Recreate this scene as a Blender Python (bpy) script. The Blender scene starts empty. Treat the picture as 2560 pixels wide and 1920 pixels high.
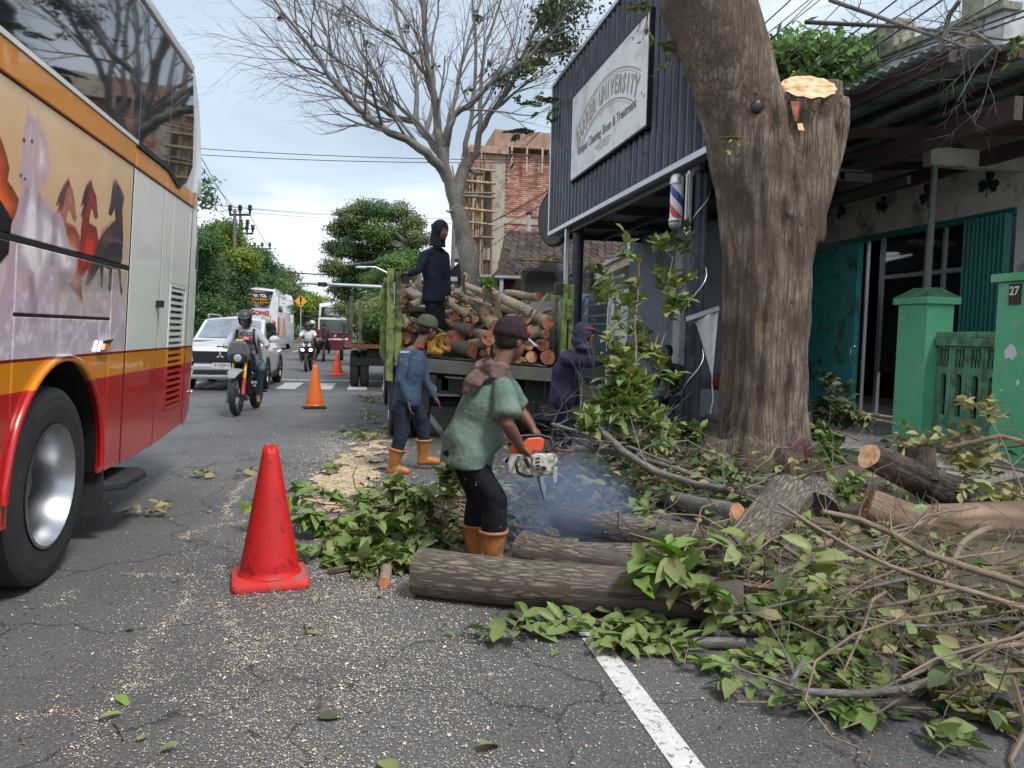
import bpy,bmesh,math,random
import numpy as np
from mathutils import Vector,Matrix,Euler
R_=random.Random(7)
NR=np.random.RandomState(7)
SC=bpy.context.scene
COL=SC.collection
PI=math.pi

# ------------------------------------------------------------------ camera
CAM_F,CAM_W,CAM_H,EYE=1940.0,2560.0,1920.0,1.40
_yaw=math.atan((1280-915)/CAM_F);_pit=-(960-838)/CAM_F;_rol=0.025
_fw=np.array([math.sin(_yaw)*math.cos(_pit),math.cos(_yaw)*math.cos(_pit),math.sin(_pit)])
_r0=np.cross(_fw,[0,0,1]);_r0/=np.linalg.norm(_r0);_u0=np.cross(_r0,_fw)
_R=_r0*math.cos(_rol)+_u0*math.sin(_rol);_U=_u0*math.cos(_rol)-_r0*math.sin(_rol)
_C=np.array([0,0,EYE])
cam=bpy.data.cameras.new('camera');camo=bpy.data.objects.new('camera',cam);COL.objects.link(camo)
cam.sensor_width=36;cam.lens=36*CAM_F/CAM_W;cam.clip_start=0.05;cam.clip_end=3000
m=Matrix.Identity(4)
for i in range(3):
    m[i][0]=_R[i];m[i][1]=_U[i];m[i][2]=-_fw[i];m[i][3]=_C[i]
camo.matrix_world=m
SC.camera=camo

# ------------------------------------------------------------------ sky, sun, exposure
SUN_EL,SUN_ROT=math.radians(55),math.radians(148)
w=bpy.data.worlds.new('World');SC.world=w;w.use_nodes=True
nt=w.node_tree;nt.nodes.clear()
def wn(t,**k):
    n=nt.nodes.new(t)
    for a,b in k.items():setattr(n,a,b)
    return n
wl=nt.links.new
out=wn('ShaderNodeOutputWorld');bg=wn('ShaderNodeBackground');bg.inputs[1].default_value=1.0
sky=wn('ShaderNodeTexSky');sky.sky_type='NISHITA';sky.sun_disc=False
sky.sun_elevation=SUN_EL;sky.sun_rotation=SUN_ROT
tc=wn('ShaderNodeTexCoord');sep=wn('ShaderNodeSeparateXYZ');wl(tc.outputs['Generated'],sep.inputs[0])
mx=wn('ShaderNodeMath',operation='MAXIMUM');wl(sep.outputs[2],mx.inputs[0]);mx.inputs[1].default_value=0.0
ad=wn('ShaderNodeMath',operation='ADD');wl(mx.outputs[0],ad.inputs[0]);ad.inputs[1].default_value=0.22
dv=wn('ShaderNodeVectorMath',operation='DIVIDE');cmb=wn('ShaderNodeCombineXYZ')
for i in range(3):wl(ad.outputs[0],cmb.inputs[i])
wl(tc.outputs['Generated'],dv.inputs[0]);wl(cmb.outputs[0],dv.inputs[1])
mp=wn('ShaderNodeMapping');mp.inputs['Location'].default_value=(7.1,4.4,0.0);mp.inputs['Scale'].default_value=(1.0,0.85,1.0)
wl(dv.outputs[0],mp.inputs[0])
n1=wn('ShaderNodeTexNoise');n1.inputs['Scale'].default_value=0.62;n1.inputs['Detail'].default_value=7;n1.inputs['Roughness'].default_value=0.46;n1.inputs['Distortion'].default_value=0.5
wl(mp.outputs[0],n1.inputs['Vector'])
cr=wn('ShaderNodeValToRGB');e=cr.color_ramp.elements
e[0].position=0.35;e[0].color=(0.25,0.30,0.36,1)
e[1].position=0.57;e[1].color=(0.86,0.88,0.92,1)
x=e.new(0.45);x.color=(0.36,0.415,0.475,1)
x=e.new(0.52);x.color=(0.56,0.60,0.65,1)
wl(n1.outputs[0],cr.inputs[0])
skm=wn('ShaderNodeVectorMath',operation='SCALE');skm.inputs['Scale'].default_value=0.10;wl(sky.outputs[0],skm.inputs[0])
mixs=wn('ShaderNodeMix',data_type='RGBA');mixs.inputs['Factor'].default_value=0.88
wl(skm.outputs[0],mixs.inputs['A']);wl(cr.outputs[0],mixs.inputs['B'])
# pale horizon
hz=wn('ShaderNodeMapRange');hz.inputs['From Min'].default_value=0.0;hz.inputs['From Max'].default_value=0.16
hz.inputs['To Min'].default_value=0.75;hz.inputs['To Max'].default_value=0.0;wl(mx.outputs[0],hz.inputs[0])
mixh=wn('ShaderNodeMix',data_type='RGBA');wl(hz.outputs[0],mixh.inputs['Factor']);wl(mixs.outputs['Result'],mixh.inputs['A'])
mixh.inputs['B'].default_value=(0.66,0.69,0.73,1)
wl(mixh.outputs['Result'],bg.inputs[0]);wl(bg.outputs[0],out.inputs[0])

sl=bpy.data.lights.new('sun','SUN');so=bpy.data.objects.new('sun',sl);COL.objects.link(so)
sl.energy=1.5;sl.angle=math.radians(14);sl.color=(1.0,0.97,0.92)
# sun_rotation is measured clockwise from +Y; the lamp looks along the way the light travels
_sd=Vector((math.sin(SUN_ROT)*math.cos(SUN_EL),math.cos(SUN_ROT)*math.cos(SUN_EL),math.sin(SUN_EL)))
so.rotation_euler=(-_sd).to_track_quat('-Z','Y').to_euler()
vs=SC.view_settings
vs.view_transform='Standard';vs.look='None';vs.exposure=1.1;vs.gamma=1;vs.use_curve_mapping=False
SC.cycles.max_bounces=6;SC.cycles.transparent_max_bounces=16;SC.cycles.volume_bounces=0
SC.cycles.use_denoising=True;SC.cycles.volume_step_rate=2.0;SC.cycles.volume_max_steps=64
SC.cycles.sample_clamp_indirect=4

# ------------------------------------------------------------------ where a line of sight meets the world
def ray(x,y):return _fw+_R*(x-1280)/CAM_F-_U*(y-960)/CAM_F
def G(x,y,z=0.0):
    d=ray(x,y);return Vector(_C+d*(z-EYE)/d[2])
def AY(x,y,Y):
    d=ray(x,y);return Vector(_C+d*Y/d[1])
def AX(x,y,X):
    d=ray(x,y);return Vector(_C+d*X/d[0])

# ------------------------------------------------------------------ materials
def N(nt,t,**k):
    n=nt.nodes.new(t)
    for a,b in k.items():
        if a in n.bl_rna.properties:setattr(n,a,b)
        else:n.inputs[a.replace('_',' ')].default_value=b
    return n
def c4(c):return(c[0],c[1],c[2],1)
def newmat(name):
    mt=bpy.data.materials.new(name);mt.use_nodes=True
    t=mt.node_tree;b=t.nodes['Principled BSDF']
    return mt,t,b
def M(name,col,rough=0.7,metal=0.0,var=0.18,scale=6.0,bump=0.15,bscale=None,dirt=None,dirt_amt=0.0,dscale=3.0,coat=0.0,stretch=None,spec=0.5,world=False,ior=None,bdist=0.01,detail=6,sss=0,rnd=0):
    mt,t,b=newmat(name);L=t.links.new
    tcn=N(t,'ShaderNodeTexCoord');vec=tcn.outputs['Object']
    if world:
        g=N(t,'ShaderNodeNewGeometry');vec=g.outputs['Position']
    if stretch:
        mpn=N(t,'ShaderNodeMapping');mpn.inputs['Scale'].default_value=stretch;L(vec,mpn.inputs[0]);vec=mpn.outputs[0]
    nz=N(t,'ShaderNodeTexNoise');nz.inputs['Scale'].default_value=scale;nz.inputs['Detail'].default_value=detail;nz.inputs['Roughness'].default_value=0.6
    L(vec,nz.inputs['Vector'])
    rp=N(t,'ShaderNodeMapRange');rp.inputs['From Min'].default_value=0.3;rp.inputs['From Max'].default_value=0.7
    L(nz.outputs[0],rp.inputs[0])
    mixn=N(t,'ShaderNodeMix',data_type='RGBA')
    mixn.inputs['A'].default_value=c4([max(0,c*(1-var))for c in col]);mixn.inputs['B'].default_value=c4([min(1,c*(1+var))for c in col])
    L(rp.outputs[0],mixn.inputs['Factor']);colout=mixn.outputs['Result']
    oi=N(t,'ShaderNodeObjectInfo')
    if dirt:
        n2=N(t,'ShaderNodeTexNoise');n2.inputs['Scale'].default_value=dscale;n2.inputs['Detail'].default_value=8;n2.inputs['Roughness'].default_value=0.65
        L(vec,n2.inputs['Vector'])
        r2=N(t,'ShaderNodeMapRange');r2.inputs['From Min'].default_value=0.62-dirt_amt*0.3;r2.inputs['From Max'].default_value=0.74-dirt_amt*0.3
        L(n2.outputs[0],r2.inputs[0])
        m2=N(t,'ShaderNodeMix',data_type='RGBA');L(r2.outputs[0],m2.inputs['Factor']);L(colout,m2.inputs['A']);m2.inputs['B'].default_value=c4(dirt);colout=m2.outputs['Result']
    if rnd:   # every piece a little lighter or darker than its neighbour
        gg=N(t,'ShaderNodeNewGeometry');aa=N(t,'ShaderNodeMath',operation='ADD');L(gg.outputs['Random Per Island'],aa.inputs[0]);L(oi.outputs['Random'],aa.inputs[1])
        fr=N(t,'ShaderNodeMath',operation='FRACT');L(aa.outputs[0],fr.inputs[0]);rm=N(t,'ShaderNodeMapRange');rm.inputs['To Min'].default_value=1-rnd;rm.inputs['To Max'].default_value=1+rnd;L(fr.outputs[0],rm.inputs[0])
        sv=N(t,'ShaderNodeVectorMath',operation='SCALE');L(colout,sv.inputs[0]);L(rm.outputs[0],sv.inputs['Scale']);colout=sv.outputs[0]
    L(colout,b.inputs['Base Color'])
    b.inputs['Roughness'].default_value=rough;b.inputs['Metallic'].default_value=metal
    b.inputs['Specular IOR Level'].default_value=spec
    if ior:b.inputs['IOR'].default_value=ior
    if coat:b.inputs['Coat Weight'].default_value=coat;b.inputs['Coat Roughness'].default_value=0.06
    if sss:b.inputs['Subsurface Weight'].default_value=sss;b.inputs['Subsurface Scale'].default_value=0.01
    if bump:
        nb=N(t,'ShaderNodeTexNoise');nb.inputs['Scale'].default_value=bscale or scale*8;nb.inputs['Detail'].default_value=5
        L(vec,nb.inputs['Vector'])
        bn=N(t,'ShaderNodeBump');bn.inputs['Strength'].default_value=bump;bn.inputs['Distance'].default_value=bdist
        L(nb.outputs[0],bn.inputs['Height']);L(bn.outputs[0],b.inputs['Normal'])
    return mt

def bark_mat(name,col,dark,stretch=(9,9,1.4),depth=0.03,patch=None,patch_amt=0.5,coord='UV',crk=.16):
    mt,t,b=newmat(name);L=t.links.new
    tcn=N(t,'ShaderNodeTexCoord')
    mpn=N(t,'ShaderNodeMapping');mpn.inputs['Scale'].default_value=stretch;L(tcn.outputs[coord],mpn.inputs[0]);v=mpn.outputs[0]
    n0=N(t,'ShaderNodeTexNoise');n0.inputs['Scale'].default_value=1.3;n0.inputs['Detail'].default_value=8;n0.inputs['Distortion'].default_value=1.2;L(v,n0.inputs['Vector'])
    vo=N(t,'ShaderNodeTexVoronoi',feature='DISTANCE_TO_EDGE');vo.inputs['Scale'].default_value=1.0
    ms=N(t,'ShaderNodeVectorMath',operation='ADD');L(v,ms.inputs[0]);L(n0.outputs['Color'],ms.inputs[1]);L(ms.outputs[0],vo.inputs['Vector'])
    n1=N(t,'ShaderNodeTexNoise');n1.inputs['Scale'].default_value=6;n1.inputs['Detail'].default_value=8;n1.inputs['Roughness'].default_value=0.7;L(v,n1.inputs['Vector'])
    cr=N(t,'ShaderNodeMapRange');cr.inputs['From Min'].default_value=0.0;cr.inputs['From Max'].default_value=crk;L(vo.outputs['Distance'],cr.inputs[0])
    mu=N(t,'ShaderNodeMath',operation='MULTIPLY');L(cr.outputs[0],mu.inputs[0])
    r1=N(t,'ShaderNodeMapRange');r1.inputs['From Min'].default_value=0.3;r1.inputs['From Max'].default_value=0.65;r1.inputs['To Min'].default_value=0.35;L(n1.outputs[0],r1.inputs[0]);L(r1.outputs[0],mu.inputs[1])
    mix=N(t,'ShaderNodeMix',data_type='RGBA');mix.inputs['A'].default_value=c4(dark);mix.inputs['B'].default_value=c4(col);L(mu.outputs[0],mix.inputs['Factor'])
    co=mix.outputs['Result']
    if patch:
        n2=N(t,'ShaderNodeTexNoise');n2.inputs['Scale'].default_value=2.2;n2.inputs['Detail'].default_value=6;n2.inputs['Roughness'].default_value=0.6;L(tcn.outputs['Object'],n2.inputs['Vector'])
        r2=N(t,'ShaderNodeMapRange');r2.inputs['From Min'].default_value=0.6-0.25*patch_amt;r2.inputs['From Max'].default_value=0.8-0.25*patch_amt;L(n2.outputs[0],r2.inputs[0])
        m2=N(t,'ShaderNodeMix',data_type='RGBA');L(r2.outputs[0],m2.inputs['Factor']);L(co,m2.inputs['A']);m2.inputs['B'].default_value=c4(patch);co=m2.outputs['Result']
    L(co,b.inputs['Base Color']);b.inputs['Roughness'].default_value=0.85;b.inputs['Specular IOR Level'].default_value=0.3
    bn=N(t,'ShaderNodeBump');bn.inputs['Strength'].default_value=0.9;bn.inputs['Distance'].default_value=depth;L(mu.outputs[0],bn.inputs['Height']);L(bn.outputs[0],b.inputs['Normal'])
    return mt

def leaf_mat(name,cols,under,rough=0.42,trans=0.25):
    """colour differs leaf by leaf; the underside is paler"""
    mt,t,b=newmat(name);L=t.links.new
    g=N(t,'ShaderNodeNewGeometry');oi=N(t,'ShaderNodeObjectInfo')
    a=N(t,'ShaderNodeMath',operation='ADD');L(g.outputs['Random Per Island'],a.inputs[0]);L(oi.outputs['Random'],a.inputs[1])
    f=N(t,'ShaderNodeMath',operation='FRACT');L(a.outputs[0],f.inputs[0])
    r=N(t,'ShaderNodeValToRGB');el=r.color_ramp.elements
    el[0].position=0;el[0].color=c4(cols[0]);el[1].position=1;el[1].color=c4(cols[-1])
    for i,c in enumerate(cols[1:-1]):
        q=el.new((i+1)/(len(cols)-1));q.color=c4(c)
    L(f.outputs[0],r.inputs[0])
    mx=N(t,'ShaderNodeMix',data_type='RGBA');L(r.outputs[0],mx.inputs['A']);mx.inputs['B'].default_value=c4(under)
    bm=N(t,'ShaderNodeMath',operation='MULTIPLY');L(g.outputs['Backfacing'],bm.inputs[0]);bm.inputs[1].default_value=0.75
    L(bm.outputs[0],mx.inputs['Factor'])
    L(mx.outputs['Result'],b.inputs['Base Color']);b.inputs['Roughness'].default_value=rough;b.inputs['Specular IOR Level'].default_value=.3
    tr=N(t,'ShaderNodeBsdfTranslucent');ms=N(t,'ShaderNodeMixShader');ms.inputs[0].default_value=trans
    L(mx.outputs['Result'],tr.inputs[0])
    o=t.nodes['Material Output'];L(b.outputs[0],ms.inputs[1]);L(tr.outputs[0],ms.inputs[2]);L(ms.outputs[0],o.inputs[0])
    return mt

# ------------------------------------------------------------------ objects
INV={}
def tag(o,label=None,cat=None,group=None,kind=None):
    if label:o['label']=label
    if cat:o['category']=cat
    if group:o['group']=group
    if kind:o['kind']=kind
    return o
def thing(name,label,cat,loc=(0,0,0),rz=0.0,group=None):
    o=bpy.data.objects.new(name,None);COL.objects.link(o);o.empty_display_size=0.2
    o.location=loc;o.rotation_euler=(0,0,rz)
    INV[o]=(Matrix.Translation(Vector(loc))@Matrix.Rotation(rz,4,'Z')).inverted()
    return tag(o,label,cat,group)
def rootinv(p):
    while p is not None and p not in INV:p=p.parent
    return INV.get(p,Matrix.Identity(4))
def link(name,me,parent=None):
    o=bpy.data.objects.new(name,me);COL.objects.link(o);o.parent=parent
    return o
def npmesh(name,V,F,mats=(),mi=None,smooth=False,uv=None):
    """V (n,3); F (m,k) all faces alike"""
    me=bpy.data.meshes.new(name);V=np.ascontiguousarray(V,dtype=np.float32);F=np.ascontiguousarray(F,dtype=np.int32)
    n,k=F.shape
    me.vertices.add(len(V));me.vertices.foreach_set('co',V.ravel())
    me.loops.add(n*k);me.loops.foreach_set('vertex_index',F.ravel())
    me.polygons.add(n);me.polygons.foreach_set('loop_start',np.arange(0,n*k,k,dtype=np.int32))
    if mi is not None:me.polygons.foreach_set('material_index',np.asarray(mi,dtype=np.int32))
    me.polygons.foreach_set('use_smooth',np.full(n,smooth,dtype=bool))
    for mm in mats:me.materials.append(mm)
    me.update(calc_edges=True)
    return me
def frame_of(d):
    d=Vector(d).normalized();a=Vector((0,0,1))if abs(d.z)<0.9 else Vector((1,0,0))
    u=d.cross(a).normalized();v=d.cross(u).normalized();return u,v
class MB:
    def __init__(s):s.v=[];s.f=[];s.m=[];s.uv={}
    def add(s,vs,fs,mi=0):
        b=len(s.v);s.v.extend([tuple(p)for p in vs]);s.f.extend([tuple(b+i for i in q)for q in fs]);s.m.extend([mi]*len(fs));return b
    def box(s,x0,x1,y0,y1,z0,z1,mi=0):
        s.add([(x0,y0,z0),(x1,y0,z0),(x1,y1,z0),(x0,y1,z0),(x0,y0,z1),(x1,y0,z1),(x1,y1,z1),(x0,y1,z1)],
              [(0,3,2,1),(4,5,6,7),(0,1,5,4),(1,2,6,5),(2,3,7,6),(3,0,4,7)],mi);return s
    def cbox(s,c,size,rot=None,mi=0):
        h=[q/2 for q in size];rot=rot if rot is not None else Matrix.Identity(3)
        if isinstance(rot,(tuple,list)):rot=Euler(rot).to_matrix()
        P=[Vector(c)+rot@Vector((x*h[0],y*h[1],z*h[2]))for z in(-1,1)for x,y in((-1,-1),(1,-1),(1,1),(-1,1))]
        s.add(P,[(0,3,2,1),(4,5,6,7),(0,1,5,4),(1,2,6,5),(2,3,7,6),(3,0,4,7)],mi);return s
    def beam(s,a,b,w,h,mi=0,up=(0,0,1)):
        a,b=Vector(a),Vector(b);d=(b-a);L=d.length;d.normalize()
        u=d.cross(Vector(up));u=u.normalized()if u.length>1e-4 else Vector((1,0,0));v=u.cross(d)
        P=[p+u*(x*w/2)+v*(y*h/2)for p in(a,b)for x,y in((-1,-1),(1,-1),(1,1),(-1,1))]
        s.add(P,[(0,3,2,1),(4,5,6,7),(0,1,5,4),(1,2,6,5),(2,3,7,6),(3,0,4,7)],mi);return s
    def tube(s,pts,rad,n=8,mi=0,cap=True,capmi=None,lump=0.0,seed=0,flat=1.0):
        pts=[Vector(p)for p in pts];k=len(pts)
        rad=rad if hasattr(rad,'__len__')else[rad]*k
        rr=random.Random(seed);ph=[rr.uniform(0,6.28)for _ in range(4)]
        d0=(pts[1]-pts[0]).normalized();u,v=frame_of(d0);vs=[];L=0
        base=len(s.v)
        for i,p in enumerate(pts):
            d=(pts[min(i+1,k-1)]-pts[max(i-1,0)]).normalized()
            u=(u-d*u.dot(d));u=u.normalized()if u.length>1e-6 else frame_of(d)[0];v=d.cross(u)
            if i:L+=(p-pts[i-1]).length
            for j in range(n):
                a=2*PI*j/n;r=rad[i]
                if lump:r*=1+lump*(0.6*math.sin(2*a+ph[0]+L*2.1)+0.4*math.sin(3*a+ph[1]-L*3.3)+0.3*math.sin(5*a+ph[2]+L*5))+lump*0.3*rr.uniform(-1,1)
                s.v.append(tuple(p+u*(r*math.cos(a))+v*(r*math.sin(a)*flat)));s.uv[len(s.v)-1]=(j/n*6.283*rad[0],L)
        for i in range(k-1):
            for j in range(n):
                a=base+i*n+j;b=base+i*n+(j+1)%n
                s.f.append((a,b,b+n,a+n));s.m.append(mi)
        if cap:
            cm=mi if capmi is None else capmi
            for e,idx in((0,0),(1,k-1)):
                ring=[base+idx*n+j for j in range(n)]
                c=len(s.v);s.v.append(tuple(pts[idx]));s.uv[c]=(0,0)
                # cut faces get their own ring so their normals stay flat
                r2=[]
                for q in ring:s.v.append(s.v[q]);r2.append(len(s.v)-1)
                for j in range(n):
                    t=(c,r2[(j+1)%n],r2[j])if e==0 else(c,r2[j],r2[(j+1)%n])
                    s.f.append(t);s.m.append(cm)
        return s
    def lathe(s,prof,origin=(0,0,0),axis=(0,0,1),n=24,mi=0,arc=2*PI,mis=None):
        o=Vector(origin);d=Vector(axis).normalized();u,v=frame_of(d);b=len(s.v);k=len(prof);full=abs(arc-2*PI)<1e-6
        m_=n if full else n+1
        for r,h in prof:
            for j in range(m_):
                a=arc*j/n;s.v.append(tuple(o+d*h+u*(r*math.cos(a))+v*(r*math.sin(a))))
        for i in range(k-1):
            for j in range(n):
                a=b+i*m_+j;c=b+i*m_+(j+1)%m_
                s.f.append((a,a+m_,c+m_,c));s.m.append(mis[i]if mis else mi)
        return s
    def prism(s,poly,ax,t0,t1,mi=0,holes=None):
        """poly 2-D in the plane across axis ax ('x': (y,z); 'y': (x,z); 'z': (x,y)), from t0 to t1"""
        def P(a,b,t):return{'x':(t,a,b),'y':(a,t,b),'z':(a,b,t)}[ax]
        n=len(poly);vs=[P(a,b,t0)for a,b in poly]+[P(a,b,t1)for a,b in poly]
        fs=[(i,(i+1)%n,n+(i+1)%n,n+i)for i in range(n)]+[tuple(range(n))[::-1],tuple(range(n,2*n))]
        s.add(vs,fs,mi);return s
    def sheet(s,P,mi=0):
        """grid of points P[i][j]"""
        n,k=len(P),len(P[0]);b=len(s.v)
        for r in P:
            for p in r:s.v.append(tuple(p))
        for i in range(n-1):
            for j in range(k-1):
                a=b+i*k+j;s.f.append((a,a+1,a+k+1,a+k));s.m.append(mi)
        return s
    def ell(s,c,r,rot=None,n=12,k=8,mi=0):
        rot=rot if rot is not None else Matrix.Identity(3)
        if isinstance(rot,(tuple,list)):rot=Euler(rot).to_matrix()
        c=Vector(c);b=len(s.v)
        s.v.append(tuple(c+rot@Vector((0,0,-r[2]))))
        for i in range(1,k):
            t=-PI/2+PI*i/k
            for j in range(n):
                a=2*PI*j/n;s.v.append(tuple(c+rot@Vector((r[0]*math.cos(t)*math.cos(a),r[1]*math.cos(t)*math.sin(a),r[2]*math.sin(t)))))
        s.v.append(tuple(c+rot@Vector((0,0,r[2]))));e=len(s.v)-1
        for j in range(n):
            s.f.append((b,b+1+(j+1)%n,b+1+j));s.m.append(mi)
            s.f.append((e,e-n+j,e-n+(j+1)%n));s.m.append(mi)
        for i in range(k-2):
            for j in range(n):
                a=b+1+i*n+j;q=b+1+i*n+(j+1)%n;s.f.append((a,q,q+n,a+n));s.m.append(mi)
        return s
    def loft(s,rings,n=16,mi=0,pw=2.0):
        """rings (centre, a, b): closed body through ellipses c + a cos + b sin"""
        b0=len(s.v);k=len(rings)
        for c,a,b in rings:
            c,a,b=Vector(c),Vector(a),Vector(b)
            for j in range(n):
                t=2*PI*j/n;ct,st=math.cos(t),math.sin(t)
                q=1.0 if pw==2 else(abs(ct)**pw+abs(st)**pw)**(-1/pw)
                s.v.append(tuple(c+a*ct*q+b*st*q))
        for i in range(k-1):
            for j in range(n):
                a=b0+i*n+j;q=b0+i*n+(j+1)%n;s.f.append((a,q,q+n,a+n));s.m.append(mi)
        s.f.append(tuple(b0+j for j in range(n))[::-1]);s.m.append(mi)
        s.f.append(tuple(b0+(k-1)*n+j for j in range(n)));s.m.append(mi)
        return s
    def cap_(s,a,b,ra,rb,n=12,mi=0):
        """tapered capsule"""
        a,b=Vector(a),Vector(b);d=(b-a);L=d.length or 1e-4;d.normalize()
        pts=[];rad=[]
        for t in(-1.0,-0.85,-0.5):pts.append(a+d*(ra*t));rad.append(ra*math.sqrt(max(0.02,1-t*t)))
        pts+=[a,(a+b)/2,b];rad+=[ra,(ra+rb)/2,rb]
        for t in(0.5,0.85,1.0):pts.append(b+d*(rb*t));rad.append(rb*math.sqrt(max(0.02,1-t*t)))
        return s.tube(pts,rad,n,mi)
    def build(s,name,mats,parent=None,smooth=False,bevel=0.0,world=True,tagd=None,uvf=None,subs=0):
        me=bpy.data.meshes.new(name)
        V=s.v
        mats=mats if isinstance(mats,(list,tuple))else[mats]
        loc=None
        if parent is not None:
            if world:
                iv=rootinv(parent)
                if iv!=Matrix.Identity(4):V=[tuple(iv@Vector(p))for p in V]
        elif world and tagd!=0:
            A=np.array(V);loc=Vector(((A[:,0].min()+A[:,0].max())/2,(A[:,1].min()+A[:,1].max())/2,A[:,2].min()))
            V=[tuple(p)for p in(A-np.array(loc))]
        me.from_pydata(V,[],s.f)
        for q in mats:me.materials.append(q)
        me.polygons.foreach_set('material_index',s.m)
        if smooth:
            me.polygons.foreach_set('use_smooth',[True]*len(s.f))
        if s.uv or uvf:
            ul=me.uv_layers.new(name='UVMap');li=np.zeros(len(me.loops),dtype=np.int32);me.loops.foreach_get('vertex_index',li)
            if uvf:U=np.array([uvf(p)for p in s.v],dtype=np.float32)
            else:U=np.array([s.uv.get(i,(0,0))for i in range(len(s.v))],dtype=np.float32)
            # carry the seam of a tube round its back
            UU=U[li].copy()
            ul.data.foreach_set('uv',UU.ravel())
        me.update()
        o=link(name,me,parent)
        if loc is not None:o.location=loc;INV[o]=Matrix.Translation(loc).inverted()
        if bevel:
            md=o.modifiers.new('bevel','BEVEL');md.width=bevel;md.segments=2;md.limit_method='ANGLE';md.angle_limit=math.radians(40)
        if smooth==2 or(smooth and not subs):
            pass
        if subs:
            md=o.modifiers.new('sub','SUBSURF');md.levels=subs;md.render_levels=subs
        return o
def sharp(o,ang=40):
    """smooth shading that keeps edges sharper than ang"""
    me=o.data
    bm=bmesh.new();bm.from_mesh(me)
    ca=math.radians(ang)
    for e in bm.edges:
        if len(e.link_faces)==2 and e.calc_face_angle(0)>ca:e.smooth=False
        else:e.smooth=True
    for f in bm.faces:f.smooth=True
    bm.to_mesh(me);bm.free();return o
def clean_normals(o):
    bm=bmesh.new();bm.from_mesh(o.data);bmesh.ops.recalc_face_normals(bm,faces=bm.faces);bm.to_mesh(o.data);bm.free();return o
def copy_tree(o,parent=None):
    c=o.copy();COL.objects.link(c);c.parent=parent
    for ch in list(o.children):copy_tree(ch,c)
    return c
def organic(mb,name,mats,parent,voxel=0.012,smooth=4,fold=0.0,ffreq=9.0,fdir=None,seed=0,world=True,cut=None):
    """join overlapping closed shapes into one continuous skin"""
    tmp=mb.build('tmp',mats,None,world=True,tagd=0)
    r=tmp.modifiers.new('r','REMESH');r.mode='VOXEL';r.voxel_size=voxel;r.use_smooth_shade=True
    sm=tmp.modifiers.new('s','SMOOTH');sm.iterations=smooth;sm.factor=0.5
    dg=bpy.context.evaluated_depsgraph_get();ev=tmp.evaluated_get(dg)
    me=bpy.data.meshes.new_from_object(ev);bpy.data.objects.remove(tmp)
    n=len(me.vertices);V=np.zeros(n*3,dtype=np.float32);me.vertices.foreach_get('co',V);V=V.reshape(-1,3)
    if fold:
        Nn=np.zeros(n*3,dtype=np.float32);me.vertices.foreach_get('normal',Nn);Nn=Nn.reshape(-1,3)
        rs=np.random.RandomState(seed+3);D=np.zeros(n)
        for q in range(7):
            k=rs.normal(size=3);k/=np.linalg.norm(k)
            if fdir is not None:k=k*0.45+np.array(fdir,dtype=float)
            ph=rs.uniform(0,6.28);warp=0.7*np.sin(V@rs.normal(size=3)*7+rs.uniform(0,6))
            D+=np.sin(V@k*ffreq*rs.uniform(0.6,2.2)*2+ph+warp*1.6)*rs.uniform(0.4,1)
        D=np.abs(D/3)**1.3*np.sign(D)
        V=V+Nn*(D*fold)[:,None]
    if cut is not None:
        V=cut(V)
    if world:
        iv=np.array(rootinv(parent));V=V@iv[:3,:3].T+iv[:3,3]
    me.vertices.foreach_set('co',V.astype(np.float32).ravel());me.update()
    me.materials.clear()
    for q in(mats if isinstance(mats,(list,tuple))else[mats]):me.materials.append(q)
    return link(name,me,parent)
def text(parent,s,loc,rotm,size,mat_,name='lettering',ext=0.001,off=0.0,align='CENTER',sx=1.0,shear=0.0,world=True):
    cu=bpy.data.curves.new(name,'FONT');cu.body=s;cu.size=size;cu.extrude=ext;cu.offset=off;cu.align_x=align;cu.align_y='CENTER';cu.shear=shear
    o=bpy.data.objects.new(name,cu);COL.objects.link(o)
    dg=bpy.context.evaluated_depsgraph_get();me=bpy.data.meshes.new_from_object(o.evaluated_get(dg));bpy.data.objects.remove(o)
    Mx=Matrix.Translation(Vector(loc))@rotm.to_4x4()@Matrix.Diagonal((sx,1,1,1))
    if world:Mx=rootinv(parent)@Mx
    me.transform(Mx);me.materials.clear();me.materials.append(mat_)
    return link(name,me,parent)
def basis(xa,ya):
    """rotation whose local x runs along xa and local y along ya"""
    xa=Vector(xa).normalized();ya=Vector(ya);za=xa.cross(ya).normalized();ya=za.cross(xa)
    return Matrix((xa,ya,za)).transposed()
def joined(mesh_v,mesh_f,mats4):
    """many transformed copies of a small mesh as arrays"""
    Vt=np.array(mesh_v,dtype=np.float32);Ft=np.array(mesh_f,dtype=np.int32);n=len(mats4)
    Mx=np.array([np.array(q)for q in mats4],dtype=np.float32)
    V=np.einsum('nij,vj->nvi',Mx[:,:3,:3],Vt)+Mx[:,None,:3,3]
    F=Ft[None]+(np.arange(n)*len(Vt))[:,None,None]
    return V.reshape(-1,3),F.reshape(-1,Ft.shape[1])
def pieces(parent,name,me,mats4,limit=300,stuff=None,mat_=None):
    """the first `limit` as parts that share one mesh, the rest joined into one part"""
    iv=rootinv(parent)
    for q in mats4[:limit]:
        o=link(name,me,parent);o.matrix_local=iv@q
    rest=mats4[limit:]
    if rest:
        V=[tuple(v.co)for v in me.vertices];F=[tuple(p.vertices)for p in me.polygons]
        VV,FF=joined(V,F,[iv@q for q in rest])
        mm=npmesh(stuff or name+'s',VV,FF,[me.materials[0]])
        tag(link(stuff or name+'s',mm,parent),kind='stuff')
def boxmesh(name,size,mat_,ctr=(0,0,0)):
    b=MB().cbox(ctr,size);me=bpy.data.meshes.new(name);me.from_pydata(b.v,[],b.f);me.materials.append(mat_);return me
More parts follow.
